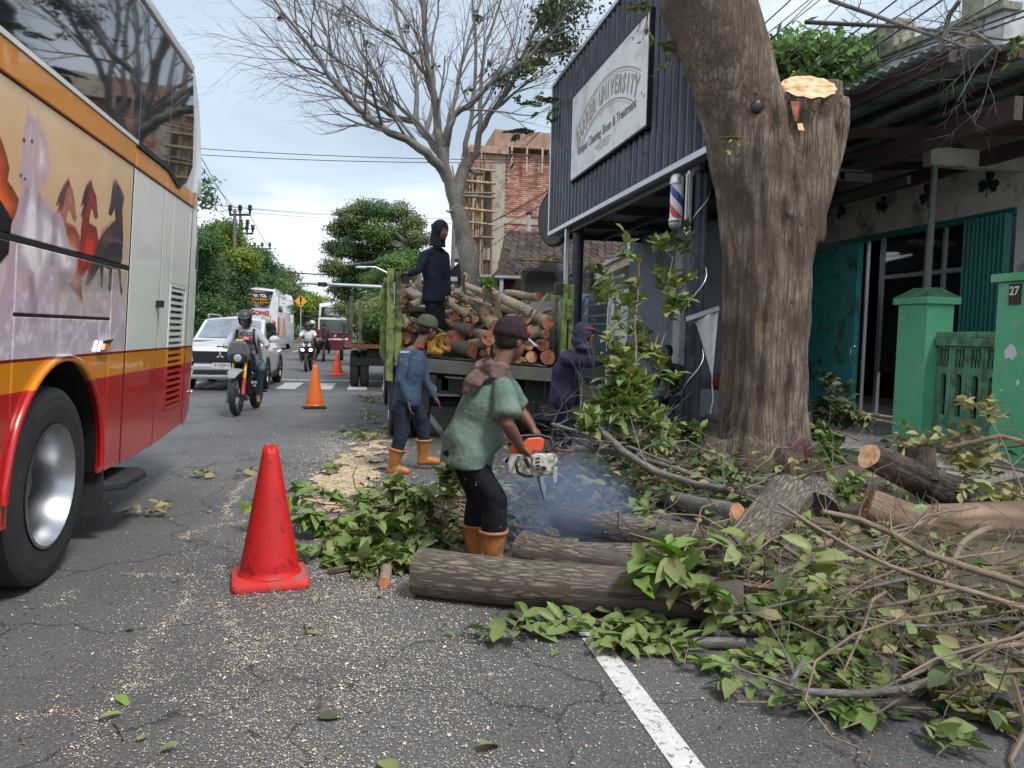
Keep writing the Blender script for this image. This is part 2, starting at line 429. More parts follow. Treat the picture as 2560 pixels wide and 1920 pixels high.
# ================================================================== materials used throughout
m_black=M('black_plastic',(0.012,0.012,0.014),0.45,var=0.3)
m_rubber=M('rubber',(0.022,0.022,0.024),0.75,var=0.3,bump=0.3,bscale=70)
m_darkmetal=M('dark_metal',(0.03,0.03,0.033),0.5,metal=0.4)
m_chrome=M('chrome',(0.75,0.75,0.77),0.16,metal=1.0,var=0.05,bump=0)
m_alu=M('aluminium',(0.55,0.56,0.58),0.35,metal=0.9,var=0.1,bump=0.05)
m_galv=M('galvanised',(0.42,0.44,0.46),0.5,metal=0.5,var=0.15)
m_coachglass=M('coach_glass',(0.012,0.015,0.022),0.03,var=0.1,bump=0,spec=1.0,ior=2.3)
m_glass=M('dark_glass',(0.012,0.014,0.018),0.04,var=0.1,bump=0,spec=0.9,ior=1.75)
m_white=M('white_paint',(0.74,0.75,0.75),0.3,var=0.04,bump=0.03,coat=0.6)
m_chalk=M('white_marking',(0.62,0.62,0.60),0.7,var=0.12,scale=14,bump=0.3,dirt=(0.12,0.12,0.12),dirt_amt=0.25,dscale=30,world=True)
m_concrete=M('concrete',(0.33,0.31,0.28),0.9,var=0.22,scale=3,dirt=(0.10,0.095,0.085),dirt_amt=0.4,dscale=2)
m_wood=M('timber',(0.20,0.13,0.08),0.8,var=0.35,scale=4,stretch=(8,8,1),dirt=(0.07,0.05,0.035),dirt_amt=0.4)
m_bark=bark_mat('bark',(0.27,0.20,0.145),(0.045,0.030,0.022),patch=(0.13,0.095,0.07))
m_bark_grey=bark_mat('grey_bark',(0.38,0.36,0.335),(0.15,0.138,0.125),stretch=(30,12,5),depth=0.006,patch=(0.12,0.11,0.10),crk=.4)
m_bark_log=bark_mat('log_bark',(0.42,0.355,0.285),(0.06,0.046,0.036),stretch=(48,8,1),depth=0.008,patch=(0.12,0.10,0.085),patch_amt=0.6,crk=.35)
m_bark_pale=bark_mat('pale_bark',(0.52,0.45,0.33),(0.24,0.19,0.135),stretch=(40,16,8),depth=0.004,patch=(0.22,0.18,0.13))
m_bark_dark=bark_mat('wet_bark',(0.12,0.10,0.083),(0.015,0.012,0.010),stretch=(40,6,4),depth=0.012,patch=(0.19,0.14,0.10),patch_amt=0.5,crk=.3)
m_twig=M('twig',(0.21,0.155,0.11),0.85,var=0.35,scale=9)
m_twig_dark=M('dark_twig',(0.12,0.10,0.085),0.85,var=0.35,scale=9)
m_bare=M('bare_twigs',(0.19,0.17,0.155),0.85,var=0.3,scale=4)
def cutwood(name,a,b_,crack=(0.10,0.03,0.015)):
    mt,t,b=newmat(name);L=t.links.new
    tcn=N(t,'ShaderNodeTexCoord')
    vo=N(t,'ShaderNodeTexNoise');vo.inputs['Scale'].default_value=14;vo.inputs['Detail'].default_value=7;L(tcn.outputs['Object'],vo.inputs['Vector'])
    r=N(t,'ShaderNodeValToRGB');e=r.color_ramp.elements;e[0].position=0.33;e[0].color=c4(crack);e[1].position=0.46;e[1].color=c4(a);q=e.new(0.68);q.color=c4(b_)
    L(vo.outputs[0],r.inputs[0]);L(r.outputs[0],b.inputs['Base Color']);b.inputs['Roughness'].default_value=0.8
    return mt
m_cut=cutwood('cut_wood_orange',(0.50,0.20,0.09),(0.66,0.36,0.20))
m_cut_pale=cutwood('fresh_cut_wood',(0.72,0.42,0.22),(0.86,0.62,0.40),crack=(0.42,0.20,0.09))
m_cut_red=cutwood('red_cut_wood',(0.27,0.085,0.05),(0.42,0.17,0.10),crack=(0.07,0.02,0.012))
L_GREEN=[(0.045,0.115,0.018),(0.10,0.20,0.03),(0.07,0.15,0.03),(0.16,0.25,0.045),(0.21,0.24,0.04),(0.05,0.11,0.03)]
m_leaf=leaf_mat('leaf',L_GREEN,(0.23,0.30,0.11))
m_leaf_olive=leaf_mat('olive_leaf',[(0.12,0.165,0.04),(0.23,0.25,0.07),(0.17,0.21,0.06),(0.29,0.28,0.07),(0.09,0.13,0.035)],(0.32,0.36,0.16))
m_leaf_fresh=leaf_mat('fresh_leaf',[(0.09,0.20,0.02),(0.16,0.30,0.03),(0.23,0.36,0.05)],(0.22,0.33,0.10))
m_leaf_dry=leaf_mat('dry_leaf',[(0.30,0.26,0.10),(0.38,0.30,0.12),(0.24,0.17,0.08),(0.25,0.26,0.09)],(0.40,0.34,0.18))
m_leaf_dark=leaf_mat('dark_leaf',[(0.025,0.055,0.018),(0.05,0.09,0.03),(0.04,0.07,0.03)],(0.09,0.12,0.05),trans=0.15)
m_tree_mid=leaf_mat('tree_leaf',[(0.07,0.15,0.04),(0.13,0.23,0.05),(0.10,0.19,0.055),(0.18,0.27,0.065)],(0.13,0.21,0.07),rough=0.6,trans=0.3)
m_tree_yel=leaf_mat('yellow_green_leaf',[(0.22,0.30,0.03),(0.31,0.37,0.05),(0.16,0.25,0.035),(0.10,0.18,0.03)],(0.16,0.22,0.05),rough=0.6,trans=0.25)
m_tree_dark=leaf_mat('deep_green_leaf',[(0.045,0.10,0.035),(0.07,0.15,0.055),(0.10,0.19,0.06)],(0.07,0.13,0.05),rough=0.6,trans=0.25)
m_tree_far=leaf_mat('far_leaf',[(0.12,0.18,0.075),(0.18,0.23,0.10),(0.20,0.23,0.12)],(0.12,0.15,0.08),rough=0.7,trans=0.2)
m_tree_brown=leaf_mat('brownish_leaf',[(0.14,0.17,0.065),(0.20,0.22,0.085),(0.10,0.16,0.055),(0.15,0.22,0.06)],(0.13,0.15,0.07),rough=0.6,trans=0.2)

# ------------------------------------------------------------------ leaves and boughs
def leaf_template(rows=5,fold=0.16,curl=0.12,wd=0.27,wave=0.0,seed=0):
    rr=random.Random(seed);V=[];F=[]
    T=[0,0.2,0.45,0.75,1.0][:rows]if rows==5 else[0,0.25,0.62,1.0]
    Wd={0:0.03,0.2:0.78,0.25:.88,0.45:1.0,0.62:.86,0.75:0.68,1.0:0.02}
    for t in T:
        w_=wd*Wd[t];z=-curl*t*t+rr.uniform(-wave,wave)
        V+=[(t,-w_,z+fold*w_*2+rr.uniform(-wave,wave)),(t,0,z),(t,w_,z+fold*w_*2+rr.uniform(-wave,wave))]
    for i in range(len(T)-1):
        for j in range(2):
            a=i*3+j;F.append((a,a+1,a+4,a+3))
    return np.array(V),np.array(F)
LT=[leaf_template(seed=i,curl=c,fold=f,wave=0.02,wd=w_)for i,(c,f,w_)in enumerate([(0.12,0.12,0.27),(0.38,0.20,0.24),(-.12,0.34,0.21),(0.55,0.10,0.28)])]
LT_S=leaf_template(rows=3,curl=0.15,fold=0.2,wd=0.27)
def leaf_frames(L_):
    P=np.array([q[0][:]for q in L_],dtype=float);D=np.array([q[1][:]for q in L_],dtype=float);Nn=np.array([q[2][:]for q in L_],dtype=float);S=np.array([q[3]for q in L_])
    D/=np.linalg.norm(D,axis=1)[:,None];B=np.cross(Nn,D);B/=(np.linalg.norm(B,axis=1)[:,None]+1e-9);Nn=np.cross(D,B)
    return P,D,B,Nn,S
def leaves_mesh(name,L_,mats,tmpl=None,mi=None):
    P,D,B,Nn,S=leaf_frames(L_);tv,tf=tmpl if tmpl is not None else LT_S
    V=P[:,None]+S[:,None,None]*(tv[None,:,0:1]*D[:,None]+tv[None,:,1:2]*B[:,None]+tv[None,:,2:3]*Nn[:,None])
    V[...,2]=np.where(V[...,2]<0.006,0.006+0.004*np.abs(np.sin(V[...,0]*90)),V[...,2])
    F=tf[None]+(np.arange(len(L_))*len(tv))[:,None,None]
    mi2=None if mi is None else np.repeat(mi,len(tf))
    return npmesh(name,V.reshape(-1,3),F.reshape(-1,4),mats,mi2,smooth=True)
_leafme={}
def leaf_me(i,mt):
    k=(i,mt.name)
    if k not in _leafme:_leafme[k]=npmesh('leaf',LT[i][0],LT[i][1],[mt],smooth=True)
    return _leafme[k]
def rdir(rng,up=0.0):
    while True:
        v=Vector((rng.uniform(-1,1),rng.uniform(-1,1),rng.uniform(-1,1)))
        if 0.05<v.length<1:return(v.normalized()+Vector((0,0,up))).normalized()
def spray(leaves,pts,rng,n,size,back=0.25,droop=0.2):
    """leaves set alternately along a twig"""
    k=len(pts)
    for i in range(n):
        t=back+(1-back)*(i+rng.uniform(0,0.8))/n;t=min(t,0.999)*(k-1);a=int(t);f=t-a
        p=pts[a].lerp(pts[a+1],f);d=(pts[a+1]-pts[a]).normalized();u,v=frame_of(d)
        s_=1 if i%2 else-1;ang=rng.uniform(-0.9,0.9)+(0 if s_>0 else PI)
        side=u*math.cos(ang)+v*math.sin(ang)
        ld=(side*rng.uniform(0.7,1.1)+d*rng.uniform(0.3,0.9)+Vector((0,0,-droop))).normalized()
        nn=(Vector((0,0,1))+rdir(rng)*0.75).normalized()
        if rng.random()<0.22:nn=-nn
        if p.z<0.05 and ld.z<0:ld.z*=-0.2
        leaves.append((p,ld,nn,size*rng.uniform(0.45,1.2)))
def grow(mb,leaves,a,d,L,r,depth,rng,nl=8,ls=0.09,kids=4,spread=0.75,grav=-0.03,wob=0.13,n=5,floor=0.02,lstart=1,ratio=0.62):
    k=5 if L>0.25 else 4;pts=[Vector(a)];d=Vector(d).normalized();dirs=[d]
    for i in range(k):
        d=(d+rdir(rng)*wob+Vector((0,0,grav))).normalized();p=pts[-1]+d*(L/k)
        if p.z<floor:p.z=floor+rng.uniform(0,0.02);d.z=max(d.z,0.0)
        pts.append(p);dirs.append(d)
    rad=[r*(1-0.65*i/k)for i in range(k+1)]
    mb.tube(pts,rad,max(3,n-(1 if depth<2 else 0)),cap=depth>1)
    if depth<=lstart and nl:spray(leaves,pts,rng,nl,ls)
    if depth>0:
        for q in range(kids):
            t=(0.3+0.7*(q+rng.random())/kids)*k;i=min(int(t),k-1);p=pts[i].lerp(pts[i+1],t-i)
            u,v=frame_of(dirs[i]);a_=rng.uniform(0,6.28);sd=u*math.cos(a_)+v*math.sin(a_)
            grow(mb,leaves,p,(dirs[i]+sd*spread*rng.uniform(0.6,1.3)).normalized(),L*ratio*rng.uniform(0.7,1.15),max(0.0016,rad[i]*0.58),depth-1,rng,nl,ls,max(2,kids-1),spread,grav,wob,n,floor,lstart,ratio)
def make_leaf_parts(parent,leaves,indiv,mt,mt2=None,frac2=0.0,rng=R_,order=None,tmpl=None):
    """the leaves nearest the road as single parts, the rest joined"""
    leaves=sorted(leaves,key=lambda q:(q[0]-Vector((0,0,1.4))).length)
    ind,rest=leaves[:indiv],leaves[indiv:]
    iv=rootinv(parent)
    if ind:
        P,D,B,Nn,S=leaf_frames(ind)
        for i in range(len(ind)):
            mm=Matrix.Identity(4)
            for r in range(3):mm[r][0]=D[i][r]*S[i];mm[r][1]=B[i][r]*S[i];mm[r][2]=Nn[i][r]*S[i];mm[r][3]=P[i][r]
            if mm[2][3]+mm[2][0]<0.01:mm[2][0]=0.012-mm[2][3]
            o=link('leaf',leaf_me(rng.randrange(4),mt2 if(mt2 and rng.random()<frac2)else mt),parent);o.matrix_local=iv@mm
    if rest:
        iva=np.array(iv);rr=[(iv@q[0],(iv.to_3x3()@q[1]),(iv.to_3x3()@q[2]),q[3])for q in rest]
        mats=[mt]+([mt2]if mt2 else[]);mi=np.array([1 if(mt2 and rng.random()<frac2)else 0 for _ in rr])
        # keep clear of the ground in world height
        me=leaves_mesh('leaves',rr,mats,tmpl,mi)if iva[2][3]==0 else leaves_mesh('leaves',rr,mats,tmpl,mi)
        tag(link('leaves',me,parent),kind='stuff')
def bough(label,a,b,r,seed,depth=2,kids=5,nl=7,ls=0.09,indiv=14,mt=None,mt2=None,frac2=0.3,wood=None,spread=0.7,grav=-0.03,group='cut leafy boughs',cat='branch',name='leafy_branch',bend=0.1,L2=0.45,start=0.25,floor=0.02):
    """a cut bough from a to b with side twigs and leaves"""
    rng=random.Random(seed);a,b=Vector(a),Vector(b);T=thing(name,label,cat,(a.x,a.y,0),0,group)
    mb=MB();leaves=[];d=b-a;L=d.length;u,v=frame_of(d);k=8;pts=[]
    ph=rng.uniform(0,6.28)
    for i in range(k+1):
        t=i/k;q=a.lerp(b,t)+(u*math.sin(t*3.1+ph)+v*math.cos(t*4.3+ph))*bend*L*0.35*math.sin(PI*t)
        q+=rdir(rng)*L*0.008
        q.z=max(q.z,floor);pts.append(q)
    rad=[r*(1-0.7*i/k)for i in range(k+1)]
    mb.tube(pts,rad,7,cap=True,capmi=1)
    for q in range(kids):
        t=(start+(1-start)*(q+rng.random())/kids)*k;i=min(int(t),k-1);p=pts[i].lerp(pts[i+1],t-i);dd=(pts[i+1]-pts[i]).normalized()
        uu,vv=frame_of(dd);a_=rng.uniform(0,6.28);sd=uu*math.cos(a_)+vv*math.sin(a_)
        grow(mb,leaves,p,(dd+sd*spread*rng.uniform(0.7,1.4)).normalized(),L*L2*rng.uniform(0.6,1.1),max(0.002,rad[i]*0.6),depth-1,rng,nl,ls,3,spread,grav,floor=floor)
    mb.build('wood',[wood or m_twig,m_cut],T,smooth=True)
    if leaves:make_leaf_parts(T,leaves,indiv,mt or m_leaf,mt2,frac2,rng)
    return T
def sprig(label,at,n,size,seed,mt=None,spreadr=0.12,group='leafy sprigs lying on the road',mt2=None):
    """a little rosette of leaves lying on the road"""
    rng=random.Random(seed);at=Vector(at);T=thing('leafy_sprig',label,'sprig',at,0,group)
    mb=MB();leaves=[]
    for q in range(max(1,n//7)):
        a_=rng.uniform(0,6.28);p0=at+Vector((rng.uniform(-.5,.5)*spreadr,rng.uniform(-.5,.5)*spreadr,0.015));d=Vector((math.cos(a_),math.sin(a_),0.12))
        pts=[p0+d*(spreadr*1.3*t)+Vector((0,0,0.03*math.sin(3*t)))for t in(0,0.35,0.7,1)]
        mb.tube(pts,[0.003,0.0028,0.002,0.0012],4);spray(leaves,pts,rng,min(7,n),size,back=0.1,droop=0.0)
    leaves=[(Vector((p.x,p.y,max(p.z,0.015))),Vector((d.x,d.y,abs(d.z)*0.5)),nn if nn.z>0 else-nn,s_)for p,d,nn,s_ in leaves]
    mb.build('twig',m_twig,T,smooth=True);make_leaf_parts(T,leaves,60,mt or m_leaf,mt2,0.3,rng)
    return T
def crown_mesh(name,clumps,n,size,mats,seed,shell=0.55,weights=None):
    """small leaf-sized faces through the volume of overlapping clumps"""
    rs=np.random.RandomState(seed);C_=np.array([c for c,r,mi in clumps],dtype=float);Rr=np.array([r if hasattr(r,'__len__')else(r,r,r)for c,r,mi in clumps],dtype=float);MI=np.array([mi for c,r,mi in clumps])
    wgt=(Rr.prod(axis=1))**0.67;wgt/=wgt.sum();idx=rs.choice(len(clumps),n,p=wgt)
    # leaves gather in little sprays scattered through each clump, so outlines stay ragged and gaps open
    k=max(8,n//24);ci=rs.choice(len(clumps),k,p=wgt);d0=rs.normal(size=(k,3));d0/=np.linalg.norm(d0,axis=1)[:,None]
    K=C_[ci]+d0*(1.22*rs.rand(k)**.42)[:,None]*Rr[ci];idk=rs.randint(0,k,n);idx=ci[idk]
    P=K[idk]+rs.normal(size=(n,3))*size*np.array([2.6,2.6,1.5]);d=P-C_[idx];d/=np.linalg.norm(d,axis=1)[:,None]+1e-9
    nn=d*0.55+rs.normal(size=(n,3))*0.5+np.array([0,0,0.55]);nn/=np.linalg.norm(nn,axis=1)[:,None]
    t=np.cross(nn,rs.normal(size=(n,3)));t/=np.linalg.norm(t,axis=1)[:,None];b=np.cross(nn,t)
    s=size*(0.6+0.8*rs.rand(n))[:,None]
    V=np.stack([P-t*s,P-b*s*0.45,P+t*s,P+b*s*0.45],axis=1);V[:,0,2]+=0.0
    F=np.arange(n*4).reshape(n,4)
    return npmesh(name,V.reshape(-1,3),F,mats,MI[idx],smooth=False)
def leafy_tree(label,base,h,trunk_r,clumps,n,size,mats,seed,group=None,name='leafy_tree',wood=None,limbs=7):
    rng=random.Random(seed);base=Vector(base);T=thing(name,label,'tree',base,0,group);mb=MB()
    top=Vector(base)+Vector((rng.uniform(-.3,.3),rng.uniform(-.3,.3),h))
    mb.tube([base,base.lerp(top,0.4)+Vector((0.15,0,0)),top],[trunk_r,trunk_r*0.8,trunk_r*0.6],9,lump=0.06)
    for i in range(min(limbs,len(clumps))):
        c=Vector(clumps[i][0]);mid=top.lerp(c,0.5)+Vector((0,0,-0.3));mb.tube([top,mid,c],[trunk_r*0.5,trunk_r*0.3,trunk_r*0.1],6)
    mb.build('trunk',wood or m_bark_grey,T,smooth=True)
    iv=rootinv(T);cl=[(iv@Vector(c),r,mi)for c,r,mi in clumps]
    me=crown_mesh('crown',cl,n,size,mats,seed)
    tag(link('crown',me,T));return T
# ================================================================== ground, road, markings
def asphalt():
    mt,t,b=newmat('asphalt');L=t.links.new
    g=N(t,'ShaderNodeNewGeometry');P=g.outputs['Position']
    big=N(t,'ShaderNodeTexNoise');big.inputs['Scale'].default_value=0.7;big.inputs['Detail'].default_value=6;L(P,big.inputs['Vector'])
    fine=N(t,'ShaderNodeTexNoise');fine.inputs['Scale'].default_value=95;fine.inputs['Detail'].default_value=4;fine.inputs['Roughness'].default_value=0.75;L(P,fine.inputs['Vector'])
    vo=N(t,'ShaderNodeTexVoronoi');vo.inputs['Scale'].default_value=130;L(P,vo.inputs['Vector'])
    r1=N(t,'ShaderNodeValToRGB');e=r1.color_ramp.elements;e[0].position=0.3;e[0].color=(0.080,0.078,0.078,1);e[1].position=0.7;e[1].color=(0.128,0.125,0.123,1);L(big.outputs[0],r1.inputs[0])
    r2=N(t,'ShaderNodeMapRange');r2.inputs['From Min'].default_value=0.32;r2.inputs['From Max'].default_value=0.70;r2.inputs['To Min'].default_value=0.4;r2.inputs['To Max'].default_value=1.75;L(fine.outputs[0],r2.inputs[0])
    m1=N(t,'ShaderNodeVectorMath',operation='SCALE');L(r1.outputs[0],m1.inputs[0]);L(r2.outputs[0],m1.inputs['Scale'])
    # pale stone chips in the tarmac
    sp=N(t,'ShaderNodeSeparateXYZ');L(vo.outputs['Color'],sp.inputs[0])
    r3=N(t,'ShaderNodeMapRange');r3.inputs['From Min'].default_value=0.90;r3.inputs['From Max'].default_value=0.96;r3.inputs['To Max'].default_value=0.55;L(sp.outputs[0],r3.inputs[0])
    m2=N(t,'ShaderNodeMix',data_type='RGBA');L(r3.outputs[0],m2.inputs['Factor']);L(m1.outputs[0],m2.inputs['A']);m2.inputs['B'].default_value=(0.24,0.23,0.21,1)
    # dark irregular cracks
    wv=N(t,'ShaderNodeTexNoise');wv.inputs['Scale'].default_value=2.5;wv.inputs['Detail'].default_value=6;L(P,wv.inputs['Vector'])
    ws=N(t,'ShaderNodeVectorMath',operation='SCALE');ws.inputs['Scale'].default_value=0.55;L(wv.outputs['Color'],ws.inputs[0])
    wa=N(t,'ShaderNodeVectorMath',operation='ADD');L(P,wa.inputs[0]);L(ws.outputs[0],wa.inputs[1])
    vc=N(t,'ShaderNodeTexVoronoi',feature='DISTANCE_TO_EDGE');vc.inputs['Scale'].default_value=0.9;L(wa.outputs[0],vc.inputs['Vector'])
    rc=N(t,'ShaderNodeMapRange');rc.inputs['From Min'].default_value=0.002;rc.inputs['From Max'].default_value=0.012;rc.inputs['To Min'].default_value=0.45;L(vc.outputs['Distance'],rc.inputs[0])
    m3=N(t,'ShaderNodeVectorMath',operation='SCALE');L(m2.outputs['Result'],m3.inputs[0]);L(rc.outputs[0],m3.inputs['Scale'])
    L(m3.outputs[0],b.inputs['Base Color']);b.inputs['Roughness'].default_value=0.62;b.inputs['Specular IOR Level'].default_value=0.45
    ma=N(t,'ShaderNodeMath',operation='ADD');L(fine.outputs[0],ma.inputs[0]);L(rc.outputs[0],ma.inputs[1])
    bn=N(t,'ShaderNodeBump');bn.inputs['Strength'].default_value=0.7;bn.inputs['Distance'].default_value=0.006;L(ma.outputs[0],bn.inputs['Height']);L(bn.outputs[0],b.inputs['Normal'])
    return mt
m_asphalt=asphalt()
m_earth=M('earth',(0.10,0.078,0.055),0.95,var=0.4,scale=2,bump=0.6,bscale=30,dirt=(0.06,0.08,0.03),dirt_amt=0.4,dscale=1.2,world=True)
m_pave=M('paving',(0.22,0.21,0.195),0.9,var=0.25,scale=2,bump=0.3,world=True)
def ground_sheet(name,x0,x1,y0,y1,z,mt,nx=2,ny=2,und=0.0):
    b=MB();P=[]
    for i in range(ny):
        r=[]
        for j in range(nx):
            x=x0+(x1-x0)*j/(nx-1);y=y0+(y1-y0)*i/(ny-1)
            r.append((x,y,z+und*(math.sin(x*3.1+y)+math.sin(y*2.3-x*1.7))))
        P.append(r)
    b.sheet(P);o=b.build(name,mt);tag(o,kind='structure');return o
ground_sheet('ground',-900,900,-300,1500,-0.012,m_earth)
ground_sheet('road',-8.2,3.15,-30,420,0.0,m_asphalt)
ground_sheet('side_road',-60,-8.2,24,31,-0.004,m_asphalt)
kb=MB()
kb.box(3.15,3.32,-30,24,-0.05,0.13);kb.box(3.15,3.32,24.02,300,-0.05,0.13)
tag(kb.build('kerb',m_earth,bevel=0.015),kind='structure')
kb=MB();kb.box(-8.37,-8.2,-30,23,-0.05,0.13);kb.box(-8.37,-8.2,32,300,-0.05,0.13)
tag(kb.build('kerb',m_concrete,bevel=0.015),kind='structure')
ground_sheet('verge',3.32,60,-30,24,0.11,m_earth,30,30,0.012)
ground_sheet('verge',3.32,60,24.02,420,0.11,m_earth)
ground_sheet('verge',-60,-8.37,32,420,0.11,m_earth)
ground_sheet('verge',-60,-8.37,-30,23,0.11,m_earth)
# painted markings, worn
def marking(poly,z=0.004):
    b=MB();b.add([(x,y,z)for x,y in poly],[tuple(range(len(poly)))]);o=b.build('road_marking',m_chalk);tag(o,kind='structure');return o
marking([(1.0,-10),(1.105,-10),(1.105,3.4),(1.0,3.4)])
marking([(1.0,3.42),(1.105,3.42),(1.105,17.6),(1.0,17.6)])
marking([(-4.5,22.2),(2.6,22.2),(2.6,22.5),(-4.5,22.5)])
for i in range(-9,5):
    x=-0.45+i*0.83
    sk=0.06*(i%3)
    marking([(x,18.9),(x+0.46,18.9),(x+0.47+sk*.3,21.2),(x+0.02,21.15)])
for k in range(9):
    marking([(-4.6,26+k*12),(-4.48,26+k*12),(-4.48,31+k*12),(-4.6,31+k*12)])

# ------------------------------------------------------------------ sawdust on the road
m_saw=M('sawdust',(0.60,0.47,0.30),0.95,var=0.3,scale=40,bump=0.8,bscale=160,dirt=(0.22,0.16,0.10),dirt_amt=0.45,dscale=25,world=True)
m_chip=leaf_mat('wood_chips',[(0.60,0.51,0.39),(0.74,0.66,0.53),(0.46,0.37,0.26),(0.84,0.78,0.67)],(0.66,0.57,0.44),rough=0.8,trans=0.0)
BL=[(0.0,8.3,0.42,2.0,1.0),(-0.28,7.0,0.3,1.3,1.0),(-0.05,5.5,0.22,0.9,0.95),(0.15,10.4,0.35,1.0,0.6)]
def saw_h(x,y):
    h=0
    for cx_,cy_,sx_,sy_,a in BL:h+=a*math.exp(-((x-cx_)/sx_)**2-((y-cy_)/sy_)**2)
    return h
b=MB();P=[]
ny,nx=260,90
hh=np.zeros((ny,nx))
for i in range(ny):
    for j in range(nx):
        x=-1.3+2.3*j/(nx-1);y=4.0+8.2*i/(ny-1)
        hh[i,j]=min(saw_h(x,y),1.3)+0.18*math.sin(x*17+y*3)*math.sin(y*9-x*5)+NR.uniform(-.16,.16)
vid={}
for i in range(ny-1):
    for j in range(nx-1):
        if min(hh[i,j],hh[i+1,j],hh[i,j+1],hh[i+1,j+1])>0.78+.3*math.sin(i*.31+j*.2)*math.sin(j*.37-i*.13):
            q=[]
            for(a,c)in((i,j),(i,j+1),(i+1,j+1),(i+1,j)):
                if(a,c)not in vid:
                    vid[(a,c)]=len(b.v);b.v.append((-1.3+2.3*c/(nx-1)+NR.uniform(-.010,.010),4.0+8.2*a/(ny-1)+NR.uniform(-.012,.012),0.004+0.022*max(0,hh[a,c]-0.5)*(.6+.8*NR.rand())))
                q.append(vid[(a,c)])
            b.f.append(tuple(q));b.m.append(0)
tag(b.build('sawdust',m_saw,smooth=True),kind='stuff')
# loose chips: thick by the log, strung along the cracks in the tarmac
cracks_px=[[(202,1915),(218,1860),(263,1794),(283,1763),(324,1723),(337,1677),(349,1627),(372,1596),(430,1551),(456,1515),(481,1465)],
             [(435,1682),(395,1713),(324,1723)],[(597,1662),(537,1692),(521,1728),(476,1743),(405,1753)],[(597,1662),(587,1586),(567,1536),(540,1505)],
             [(314,1440),(456,1440),(486,1445)],[(531,1430),(587,1408)],[(116,1520),(187,1480)],[(440,1350),(520,1318),(620,1305)],[(560,1300),(590,1230),(640,1180)],[(0,1805),(160,1780),(230,1800)],[(597,1662),(650,1620),(680,1590)]]
pts=[];rs=np.random.RandomState(11)
for ln in cracks_px:
    gp=[G(*q)for q in ln]
    for a,c in zip(gp,gp[1:]):
        L=(c-a).length;n=int(L*800)
        t=rs.rand(n);wq=rs.normal(size=(n,2))*0.022
        pts.append(np.stack([a.x+(c.x-a.x)*t+wq[:,0]+0.02*np.sin(t*11),a.y+(c.y-a.y)*t+wq[:,1]+0.02*np.cos(t*14)],1))
n=560000;X=rs.uniform(-2.2,2.2,n);Y=1.7+9.5*rs.rand(n)**1.15
dn=0.05+0.95*np.exp(-((X+0.05)/0.55)**2-((Y-4.0)/1.6)**2)+1.1*np.exp(-((X+0.1)/0.5)**2-((Y-7.8)/3.0)**2)+0.50*np.exp(-((X+0.15)/0.6)**2-((Y-2.6)/1.0)**2)+0.16*np.exp(-((X-.9)/0.7)**2-((Y-3.2)/1.0)**2)+0.30*np.exp(-((X+0.95)/0.35)**2-((Y-4.2)/1.2)**2)
dn*=0.30+0.7*(0.5+0.5*np.sin(X*7+np.sin(Y*5)*2)*np.sin(Y*6+np.cos(X*4)*2))
dn=np.where(X<-1.2,dn*0.3+0.015,dn)
k=rs.rand(n)<dn*0.85
pts.append(np.stack([X[k],Y[k]],1));pts=np.concatenate(pts);n=len(pts)
th=rs.uniform(0,6.28,n);L=rs.uniform(0.0011,0.0036,n)*(1+1.3*(rs.rand(n)<0.03))*(.75+pts[:,1]*.09);Wd=L*rs.uniform(0.35,0.8,n)
u=np.stack([np.cos(th),np.sin(th),rs.uniform(-.35,.35,n)],1)*L[:,None];v=np.stack([-np.sin(th),np.cos(th),rs.uniform(-.4,.4,n)],1)*Wd[:,None]
P0=np.concatenate([pts,(0.0045+rs.rand(n)*0.002)[:,None]],1)
V=np.stack([P0-u-v,P0+u-v*0.6,P0+u*0.8+v,P0-u*0.7+v*0.8],1).reshape(-1,3)
tag(link('wood_chips',npmesh('wood_chips',V,np.arange(n*4).reshape(n,4),[m_chip])),kind='stuff')
# fine bits of bark and chaff
n=5000;X=rs.uniform(-2.4,2.2,n);Y=1.7+10*rs.rand(n)**1.3;th=rs.uniform(0,6.28,n);L=rs.uniform(0.004,0.013,n);Wd=L*rs.uniform(0.1,0.3,n)
u=np.stack([np.cos(th),np.sin(th),rs.uniform(-.2,.2,n)],1)*L[:,None];v=np.stack([-np.sin(th),np.cos(th),0*th],1)*Wd[:,None]
P0=np.stack([X,Y,0.006+0*X],1);V=np.stack([P0-u-v,P0+u-v,P0+u+v,P0-u+v],1).reshape(-1,3)
m_chaff=leaf_mat('bark_chaff',[(0.05,0.035,0.025),(0.12,0.08,0.05),(0.30,0.22,0.13),(0.03,0.025,0.02)],(0.1,0.07,0.05),rough=0.9,trans=0)
tag(link('bark_litter',npmesh('bark_litter',V,np.arange(n*4).reshape(n,4),[m_chaff])),kind='stuff')
# ================================================================== the big coach on the left
LEAN=0.0535
def BX(z):return-1.685+LEAN*z
def onbus(x,y):
    d=ray(x,y);t=(-1.685+LEAN*EYE)/(d[0]-LEAN*d[2]);return Vector(_C+d*t)
